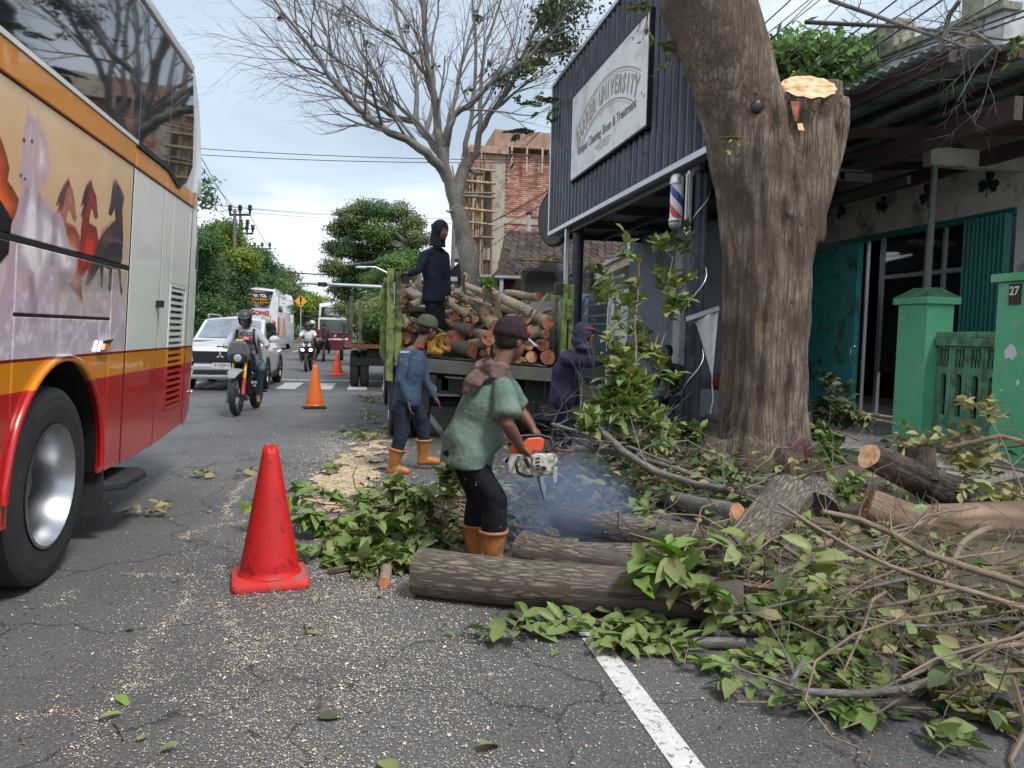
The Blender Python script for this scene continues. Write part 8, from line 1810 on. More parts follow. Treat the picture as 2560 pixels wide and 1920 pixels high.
# towel round his neck
m_towel=cloth('brown_towel',(0.15,0.095,0.085),.2);e=MB();c=JJ['nek']+Vector((0,0,.0))
ring=[(1196,935,4.50),(1228,918,4.44),(1262,930,4.48),(1272,950,4.62),(1262,935,4.78),(1225,912,4.82),(1196,922,4.70),(1190,935,4.56)]
for k in range(3):pts=[AY(x,y+k*13-10,Y+.0)for x,y,Y in ring];e.tube(pts,[.022,.026,.024,.020,.022,.026,.026,.022],10,lump=.12,seed=k)
e.tube([AY(1195,930,4.46),AY(1172,955,4.44),AY(1160,985,4.46)],[.036,.032,.012],10,lump=.15,seed=4);e.tube([AY(1210,940,4.44),AY(1192,962,4.42),AY(1180,985,4.44)],[.030,.026,.010],10,lump=.15,seed=5)
organic(e,'towel',[m_towel],saw,.007,2,fold=.012,ffreq=24)
# ---- the chainsaw he holds
cs=thing('chainsaw','orange and white petrol chainsaw running in the sawyer\'s hands','chainsaw',AY(1335,1200,4.5)*1.0)
m_orange=M('chainsaw_orange',(0.72,0.10,0.035),.4,var=.08,bump=0,dirt=(.35,.08,.04),dirt_amt=.2);m_cswhite=M('chainsaw_white',(0.50,0.49,0.44),.5,var=.1,bump=.05,dirt=(.16,.13,.10),dirt_amt=.5,dscale=18)
def X_(px_,py_,Y):return AY(px_,py_,Y)
def plate_(pts,Y0,Y1,name,mt,bev=.008,parent=cs):
    b=MB();n=len(pts);a=[X_(x,y,Y0)for x,y in pts];c=[X_(x,y,Y1)for x,y in pts];b.add(a+c,[(i,(i+1)%n,n+(i+1)%n,n+i)for i in range(n)]+[tuple(range(n))[::-1],tuple(range(n,2*n))]);o=b.build(name,mt,parent,bevel=bev);clean_normals(o);return o
plate_([(1272,1120),(1285,1108),(1310,1106),(1318,1095),(1352,1092),(1360,1100),(1358,1125),(1342,1130),(1332,1128),(1325,1136),(1300,1132),(1274,1132)],4.44,4.62,'top_cover',m_orange,.010)
plate_([(1276,1133),(1300,1134),(1328,1138),(1340,1132),(1392,1134),(1394,1152),(1384,1170),(1386,1186),(1340,1192),(1300,1190),(1272,1186),(1268,1160)],4.42,4.60,'engine_case',m_cswhite,.012)
plate_([(1333,1138),(1352,1132),(1366,1140),(1370,1165),(1360,1182),(1338,1180),(1330,1160)],4.395,4.42,'starter_cover',m_cswhite,.01)
for k in range(4):plate_([(1339,1145+k*9),(1350,1143+k*9),(1350,1147+k*9),(1339,1149+k*9)],4.39,4.396,'cooling_slot',m_black,0)
b=MB();b.lathe([(0,0),(.014,.002),(.016,-.006)],origin=X_(1360,1172,4.39),axis=(0,-1,0),n=16);b.build('cap',m_black,cs)
plate_([(1380,1165),(1394,1168),(1392,1205),(1386,1212),(1380,1190)],4.45,4.60,'spiked_bumper',m_galv,.004)
b=MB();b.tube([X_(1275,1110,4.66),X_(1282,1095,4.70),X_(1310,1090,4.72),X_(1350,1088,4.72),X_(1378,1096,4.70),X_(1382,1118,4.66),X_(1366,1130,4.60)],.012,10);b.build('top_handle',m_black,cs,smooth=True)
b=MB();b.tube([X_(1298,1142,4.40),X_(1290,1160,4.36),X_(1294,1180,4.36),X_(1312,1190,4.38),X_(1330,1190,4.42)],.010,10);b.build('side_handle',m_black,cs,smooth=True)
b=MB();b.tube([X_(1300,1125,4.46),X_(1315,1150,4.43),X_(1322,1168,4.43)],.016,10);b.build('rear_grip',m_black,cs,smooth=True)
b=MB();a,c=X_(1345,1175,4.60),X_(1362,1235,4.98);d=(c-a).normalized();b.beam(a,c,.012,.095,up=(.3,.9,.2));bar=b.build('guide_bar',m_galv,cs,bevel=.004);b=MB();b.beam(a,c,.006,.108,up=(.3,.9,.2));b.build('chain',m_black,cs)
plate_([(1262,1150),(1276,1140),(1276,1150),(1264,1160)],4.5,4.56,'rear_guard',m_black,.004)

# ---- man in a blue sweatshirt walking past the truck
m_blue=cloth('blue_sweatshirt',(0.055,0.085,0.14),.15,dirt=(.05,.07,.10),dirt_amt=.2);m_dkjean=cloth('dark_navy_trousers',(.022,.030,.048),.2)
J=dict(pel=(1018,990,7.8),che=(1028,925,7.8),nek=(1043,868,7.8),head=(1070,822,7.82),f=(.80,.35,-.18),u=(.12,0,1),shR=(1012,888,7.64),shL=(1052,886,7.98),elR=(1000,950,7.6),wrR=(1020,1000,7.62),hdR=(1024,1022,7.62),elL=(1062,950,8.0),wrL=(1085,990,8.0),hdL=(1096,1006,8.0),
         hipR=(1008,1005,7.71),hipL=(1030,1003,7.90),knR=(1004,1082,7.7),knL=(1060,1062,7.95),anR=(981,1168,7.72),anL=(1058,1145,7.95),toR=(1012,1180,7.7),toL=(1090,1152,7.95))
p2,P,Rm,JJ=figure('man in a blue sweatshirt and army green cap walking past the truck tail',J,m_blue,m_dkjean,m_skin,'long',m_boot,.19,hands=(.5,.5),fold=.010,handn=[(-1,0,0),(0,0,1)],group='workers clearing the tree',voxel=.013)
cap(p2,P,Rm,cloth('army_green_cap',(.075,.085,.055),.15),tilt=.015)
q=MB();q.loft([(JJ['nek']-Vector((0,0,.02)),Vector((.075,0,0)),Vector((0,.07,0))),(JJ['nek']+Vector((.005,0,.02)),Vector((.066,0,0)),Vector((0,.062,0)))],20);q.build('collar',M('red_collar',(.20,.03,.03),.9,bump=0),p2,smooth=True)
pt=AY(1012,902,7.55)
q=MB();c=AY(1009,905,7.575);u_=Vector((.97,-.2,0));q.cbox(c,(.075,.004,.075));pa=q.build('sleeve_patch',M('patch_navy',(.05,.065,.10),.9,bump=0),p2)
for z_,t_ in((.017,'K.50'),(-.017,'MX M')):text(pa,t_,c+Vector((0,-.004,z_)),RB,.030,m_wl,ext=.0005)
for k in range(7):q=MB();cc=AY(1002+k*3.2,880,7.575);q.cbox(cc,(.005,.004,.022),rot=(0,.5,0));q.build('stripe',m_wl,pa)
# ---- hooded man standing in the truck
m_hood=cloth('navy_hoodie',(.018,.021,.036),.2);m_blk=cloth('black_jeans',(.010,.011,.014),.2)
J=dict(pel=(1085,735,10.05),che=(1084,672,10.05),nek=(1090,618,10.05),head=(1103,578,9.98),f=(.62,-.62,-.10),u=(0,0,1),shR=(1062,638,9.92),shL=(1112,640,10.15),elR=(1048,676,9.85),wrR=(1026,683,9.86),hdR=(1014,683,9.88),elL=(1118,692,10.15),wrL=(1120,738,10.1),hdL=(1119,758,10.08),
         hipR=(1076,748,10.0),hipL=(1096,748,10.1),knR=(1086,812,9.95),knL=(1102,806,10.05),anR=(1078,872,10.0),anL=(1098,868,10.1),toR=(1100,888,9.92),toL=(1120,884,10.0))
p3,P,Rm,JJ=figure('hooded bearded man in dark navy standing high in the truck holding its post',J,m_hood,m_blk,m_skin,'long',m_boot_y,.19,hands=(1.0,.5),fold=.011,group='workers clearing the tree',voxel=.014,handn=[(0,0,1),(1,0,0)],s=.98)
e=MB();e.ell(P(0,-.025,.025),(.105,.118,.125),Rm,20,14);e.ell(P(0,-.055,-.08),(.105,.085,.10),Rm,14,10);e.loft([(P(0,-.05,-.02),P(.095,0,0)-P(0,0,0),P(0,.085,0)-P(0,0,0)),(P(0,-.035,-.20),P(.115,0,0)-P(0,0,0),P(0,.10,0)-P(0,0,0))],16)
def cutface(V,P=P,Rm=Rm,c=JJ['head']):
    d=V-np.array(c);f=np.array(Rm.col[1]);r=np.array(Rm.col[0]);u=np.array(Rm.col[2]);df,dr,du=d@f,d@r,d@u
    k=(df>.035)&(np.hypot(dr/.068,(du+.01)/.095)<1.0);V=V.copy();V[k]-=f[None]*(df[k]-.035)[:,None]*1.0;return V
organic(e,'hood',[m_hood],p3,.010,2,fold=.004,cut=cutface);e=MB();e.ell(P(0,.035,-.095),(.048,.048,.036),Rm,12,8);organic(e,'beard',[m_hair],p3,.008,1)
e=MB();e.ell(P(0,.045,.065),(.062,.048,.030),Rm,12,8);organic(e,'hair_fringe',[m_hair],p3,.008,1,fold=.004,ffreq=40)
# ---- hooded worker pulling at the branches
m_purple=cloth('faded_navy_top',(.048,.045,.085),.18)
J=dict(pel=(1408,985,7.65),che=(1412,925,7.62),nek=(1428,880,7.62),head=(1462,838,7.60),f=(.95,-.10,-.12),u=(.05,0,1),shR=(1412,897,7.42),shL=(1428,893,7.80),elR=(1482,905,7.36),wrR=(1542,892,7.4),hdR=(1566,890,7.42),elL=(1490,895,7.80),wrL=(1546,884,7.8),hdL=(1568,882,7.8),
         hipR=(1403,1000,7.56),hipL=(1412,998,7.75),knR=(1415,1090,7.55),knL=(1400,1090,7.8),anR=(1410,1165,7.6),anL=(1385,1160,7.85),toR=(1450,1172,7.6),toL=(1425,1168,7.8))
p4,P,Rm,JJ=figure('hooded worker in a faded navy top reaching right into the leafy branches',J,m_purple,cloth('navy_trousers',(.014,.020,.045),.15),m_skin,'long',m_boot,.19,hands=(.7,.7),fold=.010,group='workers clearing the tree',voxel=.013)
e=MB();e.ell(P(0,-.02,.022),(.100,.112,.115),Rm,20,14);e.ell(P(0,-.055,-.07),(.090,.08,.075),Rm,14,10);e.ell(P(0,-.01,-.13),(.10,.10,.05),Rm,14,10)
organic(e,'hood',[m_purple],p4,.010,2,fold=.005,cut=lambda V:cutface(V,P,Rm,JJ['head']));e=MB();rows=[]
for r in np.linspace(0,1,4):rows.append([P(.072*math.sin(a),.078+.02*math.cos(a)+r*.085*math.cos(a*.75),.058-.012*r)for a in np.linspace(-1.2,1.2,11)])
e.sheet(rows);o2=e.build('visor',m_black,p4,smooth=True);md=o2.modifiers.new('s','SOLIDIFY');md.thickness=.006
e=MB();e.loft([(P(0,-.0,.052),P(.094,0,0)-P(0,0,0),P(0,.104,0)-P(0,0,0)),(P(0,.0,.085),P(.090,0,0)-P(0,0,0),P(0,.099,0)-P(0,0,0))],20);e.build('cap_band',M('maroon_band',(.16,.03,.05),.8,bump=0),p4,smooth=True)
# ---- man sitting on the bench
mt,t_,b_=newmat('camouflage');g_=N(t_,'ShaderNodeTexCoord');n_=N(t_,'ShaderNodeTexNoise');n_.inputs['Scale'].default_value=13;n_.inputs['Detail'].default_value=2;t_.links.new(g_.outputs['Object'],n_.inputs['Vector']);r_=N(t_,'ShaderNodeValToRGB');r_.color_ramp.interpolation='CONSTANT';e_=r_.color_ramp.elements;e_[0].position=0;e_[0].color=(.012,.014,.012,1);e_[1].position=.46;e_[1].color=(.035,.045,.028,1)
for p_,c_ in((.53,(.075,.07,.05)),(.59,(.02,.025,.018)),(.64,(.12,.12,.10))):q=e_.new(p_);q.color=c4(c_)
t_.links.new(n_.outputs[0],r_.inputs[0]);t_.links.new(r_.outputs[0],b_.inputs['Base Color']);b_.inputs['Roughness'].default_value=.9
J=dict(pel=(1690,992,12.35),che=(1682,945,12.2),nek=(1676,912,12.1),head=(1668,884,12.0),f=(-.35,-.92,-.12),u=(0,0,1),shR=(1650,920,12.2),shL=(1702,922,12.05),elR=(1640,962,11.95),wrR=(1652,925,11.85),hdR=(1660,905,11.88),elL=(1706,965,11.9),wrL=(1676,985,11.75),hdL=(1665,990,11.7),
         hipR=(1676,996,12.35),hipL=(1706,998,12.30),knR=(1645,1000,11.9),knL=(1680,1003,11.85),anR=(1640,1062,11.95),anL=(1672,1066,11.9),toR=(1628,1070,11.75),toL=(1660,1074,11.7))
p5,P,Rm,JJ=figure('seated man in a camouflage jacket and black cap resting chin on hand',J,mt,cloth('grey_jeans',(.05,.06,.07),.15),m_skin,'long',None,hands=(.9,.6),fold=.008,voxel=.015,feet='bare',group=None)
cap(p5,P,Rm,m_black)
# ---- motorcycle rider
m_grey=cloth('grey_sweatshirt',(.40,.41,.44),.08);m_jean=cloth('blue_jeans',(.115,.19,.235),.2,dirt=(.19,.27,.31),dirt_amt=.3,dscale=5)
J=dict(pel=(636,895,13.95),che=(620,850,13.8),nek=(615,818,13.72),head=(612,797,13.62),f=(-.05,-.92,-.40),u=(0,-.25,1),shR=(588,833,13.8),shL=(643,832,13.8),elR=(565,862,13.6),wrR=(566,866,13.35),hdR=(572,868,13.28),elL=(668,862,13.65),wrL=(664,866,13.38),hdL=(660,866,13.30),
         hipR=(620,905,13.95),hipL=(650,905,13.95),knR=(590,915,13.55),knL=(651,920,13.55),anR=(573,990,13.95),anL=(645,985,13.95),toR=(567,1005,13.78),toL=(646,1001,13.78))
p6,P,Rm,JJ=figure('motorcycle rider in a grey printed sweatshirt, blue jeans and matt black helmet',J,m_grey,m_jean,m_skin2,'long',None,hands=(1.0,1.0),fold=.008,voxel=.014,feet='bare',hair=False)
m_helm=M('matt_helmet',(.045,.047,.052),.45,var=.15,bump=.03)
def helmet(par,P,Rm,mt,open_=True):
    e=MB();e.ell(P(0,-.012,.035),(.118,.138,.125),Rm,26,18);e.ell(P(0,-.03,-.06),(.112,.115,.09),Rm,20,14);c=P(0,0,0)
    def cf(V):
        d=V-np.array(c);f=np.array(Rm.col[1]);r=np.array(Rm.col[0]);u=np.array(Rm.col[2]);df,dr,du=d@f,d@r,d@u
        k=(df>.03)&(du<.05)&(np.abs(dr)<.085);V=V.copy();V[k]-=f[None]*(df[k]-.03)[:,None];return V
    o=organic(e,'helmet',[mt],par,.011,3,cut=cf);e=MB();rows=[]
    for r in np.linspace(0,1,3):rows.append([P(.105*math.sin(a),.095+r*.055*math.cos(a)-.04*(1-math.cos(a)),.075-.018*r)for a in np.linspace(-1.2,1.2,11)])
    e.sheet(rows);q=e.build('peak',mt,par,smooth=True);md=q.modifiers.new('s','SOLIDIFY');md.thickness=.006;return o
helmet(p6,P,Rm,m_helm)
ch=Vector(JJ['che']);tpos=AY(616,835,13.62);rb_=basis((1,-.02,-.03),(0,-.18,1))
for s_,dz,sz,mt_,of in(('DICKIES',0,.088,m_navy,.001),('USA',-.075,.052,m_wl,.001),('ORIGINAL',-.14,.058,m_navy,.001)):
    text(p6,s_,tpos+Vector((0,-.012 if s_!='USA' else-.022,dz)),rb_,sz,mt_,'lettering',off=of,ext=.012,sx=.92)
q=MB();q.cbox(tpos+Vector((0,-.004,-.083)),(.16,.03,.072));q.build('badge',m_redlens,p6,bevel=.012)
for sx in(-1,1):
    q=MB();sh_=JJ['shR' if sx<0 else 'shL'];q.tube([sh_+Vector((-sx*.04,.06,.07)),sh_+Vector((-sx*.04,-.10,.06)),sh_+Vector((-sx*.03,-.15,-.12)),sh_+Vector((-sx*.005,-.12,-.26)),sh_+Vector((sx*.0,.0,-.34))],.019,8,flat=.5);q.build('strap',m_black,p6,smooth=True)
q=MB();c=JJ['che']+Vector((0,.22,.02));q.ell(c,(.17,.12,.24));organic(q,'backpack',[m_black],p6,.02,3)
# ---- scooter rider and his passenger
m_whitet=cloth('white_tee',(.62,.60,.64),.06);m_khaki=cloth('brown_shorts',(.16,.11,.08),.15)
bx,by=-1.98,26.75
def local(x,y,z):return Vector((bx+x,by+y,z))
def seated(off,**k):
    return dict(pel=local(0,.95+off,.88),che=local(0,.86+off,1.15),nek=local(0,.82+off,1.38),head=local(.0,.76+off,1.53),f=(0,-1,-.1),u=(0,0,1),shR=local(-.19,.84+off,1.32),shL=local(.19,.84+off,1.32),elR=local(-.29,.62+off,1.12),wrR=local(-.32,.42+off*.8,1.06),elL=local(.29,.62+off,1.12),wrL=local(.32,.42+off*.8,1.06),
                hipR=local(-.10,.95+off,.84),hipL=local(.10,.95+off,.84),knR=local(-.24,.50+off,.72),knL=local(.24,.50+off,.72),anR=local(-.20,.52+off,.36),anL=local(.20,.52+off,.36),toR=local(-.20,.36+off,.32),toL=local(.20,.36+off,.32))
p7,P,Rm,JJ=figure('scooter rider in a white tee shirt and black open helmet',seated(0),m_whitet,m_khaki,m_skin2,'short',None,hands=(1,1),voxel=.022,feet='bare',hair=False,fold=.006,eyes=False);helmet(p7,P,Rm,m_helm)
p8,P,Rm,JJ=figure('pillion passenger in dark red riding behind the white shirted man',{k:(v+Vector((.10,0,.06))if isinstance(v,Vector)and k[:2]not in('an','to')else v)for k,v in seated(.42).items()},cloth('dark_red_top',(.12,.02,.03),.2),m_blk,m_skin2,'long',None,hands=(1,1),voxel=.022,feet='bare',hair=False,fold=.006,eyes=False);helmet(p8,P,Rm,M('silver_helmet',(.45,.46,.48),.3,bump=0,coat=.5))
# ---- tricycle driver
bx,by=-1.90,35.95
p9,P,Rm,JJ=figure('driver in a dark shirt under the tricycle canopy',seated(-.35),cloth('dark_shirt',(.05,.04,.05),.2),m_blk,m_skin2,'long',None,hands=(1,1),voxel=.026,feet='bare',hair=True,fold=.006,eyes=False)
# ================================================================== the brush: leafy boughs, twigs, fallen leaves
MT={'g':m_leaf,'o':m_leaf_olive,'f':m_leaf_fresh,'y':m_leaf_dry,'d':m_leaf_dark}
HEAP={
 'leafy bough heaped left of the sawyer':('leafy boughs left of the sawyer',[
  (1090,1400,4.75,860,1330,4.9,.011,.12,'go',5),(1120,1330,5.1,800,1280,5.4,.012,.12,'fg',6),(1170,1260,5.2,1010,1200,5.6,.010,.12,'go',5),
  (1130,1420,4.65,930,1460,4.55,.010,.12,'og',5),(1060,1290,5.3,740,1240,5.6,.009,.11,'gf',5),(1180,1300,4.95,1000,1210,5.2,.012,.12,'go',6),
  (1110,1360,4.9,980,1380,4.7,.009,.13,'fo',5),(1190,1270,5.1,1120,1180,5.3,.010,.12,'og',4),(1050,1400,4.8,880,1420,4.65,.008,.12,'gf',4),(1160,1380,4.75,1040,1320,4.8,.010,.12,'go',5)]),
 'upright leafy bough before the gate house':('upright leafy boughs in the middle',[
  (1540,1120,6.9,1530,690,7.1,.016,.145,'og',5),(1600,1100,7.0,1600,650,7.4,.018,.145,'og',5),(1600,1090,7.0,1680,640,7.5,.016,.145,'go',5),(1560,1100,6.4,1520,1000,6.5,.012,.145,'gf',5),(1480,1120,6.2,1470,1050,6.3,.010,.145,'go',4),
  (1560,1100,6.5,1570,900,6.7,.012,.145,'og',5),(1600,1060,7.2,1740,640,7.6,.014,.14,'og',5),(1610,1080,6.4,1560,940,6.5,.012,.15,'fo',6),(1490,1140,6.2,1560,1000,6.3,.010,.145,'go',5),
  (1500,1120,6.1,1640,1090,6.3,.010,.145,'og',5),(1650,1130,6.3,1580,1010,6.4,.010,.15,'of',6),(1700,1130,6.5,1640,1060,6.7,.010,.15,'og',5),(1520,1090,6.3,1600,960,6.5,.010,.15,'of',6)]),
 'leafy bough at the foot of the big trunk':('leafy boughs at the trunk foot',[
  (1560,1300,5.6,1480,1230,5.7,.008,.11,'go',4),(1700,1330,5.3,1540,1310,5.4,.009,.11,'go',5),(1760,1260,5.7,1640,1200,6.2,.010,.12,'go',5),(1900,1230,6.0,1780,1150,6.3,.010,.11,'go',5),(2120,1160,6.0,2060,1110,6.2,.008,.11,'fg',4),(2000,1290,5.4,2120,1230,5.6,.010,.12,'go',5),
  (1780,1440,4.5,1640,1400,4.7,.008,.11,'go',5),(1850,1300,5.3,1980,1270,5.5,.010,.12,'og',5),(1480,1390,4.8,1380,1360,4.9,.006,.10,'yo',3),(1720,1100,7.4,1640,1020,7.6,.010,.11,'gd',5),(1790,1130,6.8,1720,1070,7.1,.008,.11,'gd',5)]),
 'leafy bough in the big heap at the lower right':('leafy boughs in the right heap',[
  (1880,1560,3.4,1650,1400,3.55,.012,.165,'fo',4),
  (2250,1560,3.6,1820,1440,3.7,.014,.145,'og',6),(2400,1480,3.9,2050,1370,4.3,.012,.135,'og',6),(2560,1560,3.5,2140,1500,3.8,.016,.135,'go',6),(2300,1680,3.0,1900,1600,3.2,.010,.12,'go',6),(2500,1700,2.9,2150,1560,3.3,.013,.12,'og',6),
  (2480,1820,2.5,2200,1640,2.8,.010,.105,'go',5),(2600,1640,3.1,2350,1520,3.5,.012,.12,'og',6),(2560,1440,4.1,2250,1380,4.4,.012,.135,'go',6),(2200,1460,4.0,1900,1480,3.8,.009,.12,'fo',5),(2600,1880,2.3,2420,1750,2.5,.009,.085,'og',5),(2180,1640,3.0,1960,1680,2.9,.007,.105,'fg',4),(2350,1500,3.7,2100,1440,4.0,.010,.135,'yo',5),(2100,1540,3.5,1930,1560,3.5,.008,.12,'fg',5),(2250,1740,2.65,2060,1720,2.75,.007,.085,'go',4)]),
 'leafy bough leaning before the green garden wall':('leafy boughs before the green wall',[
  (2600,1180,4.9,2330,1130,5.6,.016,.12,'yo',5),(2600,1110,5.0,2300,1110,5.9,.012,.11,'yo',4),(2620,1260,4.6,2360,1170,5.2,.012,.12,'yo',4),(2560,1230,4.7,2420,980,5.3,.006,.10,'yo',2),(2620,1330,4.4,2440,1260,4.7,.010,.12,'oy',4)]),
 'dark leafy bough before the teal doors':('dark boughs beside the teal doors',[
  (2180,1080,7.5,2060,1010,8.0,.012,.13,'dd',6),(2240,1060,7.2,2120,1020,7.6,.012,.13,'dy',6),(2150,1100,6.9,2050,1070,7.2,.010,.12,'dg',5),(2060,1120,7.6,2090,960,7.9,.010,.12,'dd',5)])}
seed=300
ORD='first second third fourth fifth sixth seventh eighth ninth tenth eleventh twelfth thirteenth fourteenth fifteenth sixteenth seventeenth eighteenth nineteenth twentieth twenty-first twenty-second twenty-third twenty-fourth twenty-fifth twenty-sixth'.split()
for lab,(grp,L_)in HEAP.items():
    for k_,(x0,y0,Y0,x1,y1,Y1,r,ls,mm,kids)in enumerate(sorted(L_,key=lambda q:q[3])):
        seed+=1;a,c=AY(x0,y0,Y0),AY(x1,y1,Y1);a.z=max(a.z,.03);c.z=max(c.z,.05)
        near='lower right' in lab
        bough(lab+', %s tip from the left'%ORD[k_],a,c,r,seed,2,kids-(1 if near else 0),6 if near else 7,ls,20 if near else 11,MT[mm[0]],MT[mm[1]],.4,group=grp,grav=-.05 if 'upright' not in lab else .01,L2=.20 if 'upright' in lab else .26 if 'sawyer' in lab else .34,floor=.02)
# long bare sticks crossing the right heap
for i,(P,r0,r1,lab)in enumerate((
  ([(1880,1320,4.3),(2010,1400,4.0),(2130,1480,3.7),(2260,1560,3.5),(2400,1600,3.4),(2560,1610,3.3)],.012,.020,'dark broken stick pointing up left out of the right heap'),
  ([(2020,1500,3.9),(2200,1540,3.7),(2380,1560,3.5),(2580,1640,3.3)],.014,.026,'thick smooth limb running level across the right heap'),
  ([(2150,1300,4.6),(2320,1400,4.3),(2480,1460,4.1),(2600,1520,3.9)],.016,.022,'greenish limb sloping under the stripped trunk'),
  ([(2330,1580,3.4),(2440,1640,3.2),(2500,1720,3.0),(2600,1800,2.7)],.016,.024,'curved limb bending down to the right edge'),
  ([(2110,1600,3.2),(2260,1620,3.1),(2400,1680,2.95),(2580,1760,2.7)],.008,.012,'thin brown stick low in the right heap'),
  ([(2370,1560,3.2),(2390,1680,2.9),(2440,1800,2.6),(2470,1930,2.4)],.007,.012,'slim curving shoot falling toward the picture corner'),
  ([(1990,1350,4.4),(1960,1450,4.1),(1985,1540,3.7),(1940,1700,3.1)],.005,.007,'wiry twig standing over the edge of the right heap'),
  ([(2370,1120,5.3),(2500,1090,5.1),(2620,1120,4.9)],.018,.022,'pale green limb arching before the green wall'))):
    b=MB();pts=[AY(*q)for q in P];pts=[Vector((p.x,p.y,max(p.z,.025)))for p in pts];b.tube(pts,[r0+(r1-r0)*k/(len(pts)-1)for k in range(len(pts))],9,lump=.05,seed=i,capmi=1);rg=random.Random(i+40);lv=[]
    for k in range(8):j=rg.randrange(len(pts)-1);grow(b,lv,pts[j].lerp(pts[j+1],rg.random()),rdir(rg)+Vector((-.3,0,.2)),rg.uniform(.2,.5),.004,2,rg,0,.1,3,.7,-.03,.2,4)
    o=b.build('bare_limb',[m_twig,m_cut],smooth=True);tag(o,lab,'branch','bare limbs in the right heap')
rg=random.Random(123);sk=[]
for i in range(26):
    x,y=rg.uniform(1.75,3.1),rg.uniform(2.35,4.5);x+=(y-2.3)*.12;a=rg.uniform(-.5,.5)+PI;z=rg.uniform(.14,.42);L=rg.uniform(.7,1.6);d=Vector((math.cos(a),math.sin(a),rg.uniform(-.30,.15)));q=[Vector((x+.6,y,z))]
    for k in range(7):d=(d+rdir(rg)*.22+Vector((0,0,-.02))).normalized();n_=q[-1]+d*L/7;n_.z=max(n_.z,.04);n_.x=max(n_.x,1.35+.05*k);q.append(n_)
    sk.append((q,rg.choice((.007,.010,.013,.019))))
sk.sort(key=lambda t:t[0][0].y)
for i,(q,r)in enumerate(sk):
    b=MB();b.tube(q,[r*(1-.07*k)for k in range(8)],8,lump=.06,seed=i,capmi=1);lv=[]
    for k in range(4):j=rg.randrange(2,7);grow(b,lv,q[j],rdir(rg)+Vector((-.5,0,.3)),rg.uniform(.12,.4),r*.4,1,rg,0,.1,3,.8,-.02,.25,4)
    o=b.build('bare_stick',[m_twig if i%3 else m_bark_grey,m_cut],smooth=True);tag(o,'bare stick crossing the right heap, %s from the front'%ORD[i],'branch','bare sticks in the right heap')
# dense tangle of twigs and fallen leaves under it all, past counting
rg=random.Random(90);b=MB();lv=[];lf=[]
zones=[((1.4,3.6),(2.3,4.5),.36,190,800),((-.1,1.3),(4.9,6.4),.18,90,900),((1.3,4.2),(5.6,8.0),.35,120,1500),((4.2,7.0),(4.2,8.0),.3,90,800)]
def inside(x,y):   # keep the open tarmac clear
    if y<4.4 and x<1.95-(y-2.2)*.18:return False
    if y<5.2 and x<.25:return False
    return x>-.35+max(0,(6.2-y))*.15 if y<8 else x>.6
for(xa,xb),(ya_,yb_),h,nt_,nl_ in zones:
    for k in range(nt_):
        x,y=rg.uniform(xa,xb),rg.uniform(ya_,yb_)
        if not inside(x,y):continue
        a=rg.uniform(0,6.28);d=Vector((math.cos(a),math.sin(a),rg.uniform(-.3,.5)));p=Vector((x,y,.02+rg.random()*h*.7));q=[p];L=rg.uniform(.3,.9)
        for i in range(4):d=(d+rdir(rg)*.5).normalized();n_=q[-1]+d*L/4;n_.z=min(max(n_.z,.015),h+.1);q.append(n_)
        r=rg.choice((.002,.003,.004,.006,.011));b.tube(q,[r,r*.9,r*.7,r*.6,r*.4],4,cap=False)
    for k in range(nl_):
        x,y=rg.uniform(xa,xb),rg.uniform(ya_,yb_)
        if not inside(x,y):continue
        z=.01+(rg.random()**2)*h;a=rg.uniform(0,6.28);lf.append((Vector((x,y,z)),Vector((math.cos(a),math.sin(a),rg.uniform(-.5,.3))),(Vector((0,0,1))+rdir(rg)*.9),rg.uniform(.07,.13)))
tag(b.build('twig_litter',m_twig),kind='stuff')
mi=np.array([rg.choice((0,1,1,2,3,3))for _ in lf])
tag(link('leaf_litter',leaves_mesh('leaf_litter',lf,[m_leaf_olive,m_leaf,m_leaf_dry,m_leaf_dark],LT_S,mi)),kind='stuff')
# sprigs on the open road
sprig('rosette of broad green leaves lying on the road before the long log',G(1262,1590),26,.13,1,m_leaf,.12)
for i,(x,y)in enumerate(((1440,1570),(1540,1590),(1600,1640),(1680,1665),(1490,1620),(1640,1600),(1570,1560))):sprig('glossy leaves covering the end of the white line, sprig %s'%('at far left','left of centre','at the centre','at far right','in front at left','behind at right','in front at centre')[i],G(x,y),26,.12,10+i,m_leaf,.15,group='leaf spread on the white line')
sprig('small green sprig near the middle of the road beside the coach wheel',G(560,1190),24,.12,30,m_leaf,.16,mt2=m_leaf_dry);sprig('flat clump of dry leaves between the coach wheel and the red cone',G(372,1290),22,.10,31,m_leaf_dry,.14)
for i,(x,y)in enumerate(((770,1275),(800,1330),(840,1380),(770,1385),(850,1260),(830,1180))):sprig('bright green sprig right of the red cone, %s nearest the camera'%('fourth','third','second','very','fifth','sixth')[i],G(x,y),26,.11,40+i,m_leaf_fresh if i<4 else m_leaf,.16,group='sprigs on the sawdust edge')
for i,(x,y)in enumerate(((1850,1700),(1900,1740),(2030,1790),(2080,1800),(2190,1810),(2240,1830),(2010,1700),(2330,1900))):sprig('green sprig fringing the right heap on the tarmac, the %s one from the left'%ORD[(0,1,3,4,5,6,2,7)[i]],G(x,y),14,.10,60+i,m_leaf if i%2 else m_leaf_fresh,.12,group='sprigs fringing the right heap')
for i,(x,y)in enumerate(((900,1110),(930,1075),(870,1090),(940,1040),(960,1060),(900,1000),(940,1005),(960,1090))):sprig('dry pale sprig on the road by the truck wheel, %s nearest the camera'%('very','third','second','sixth','fifth','eighth','seventh','fourth')[i],G(x,y),22,.12,80+i,m_leaf_dry if i%2 else m_leaf_olive,.3,group='dry sprigs by the truck wheel')
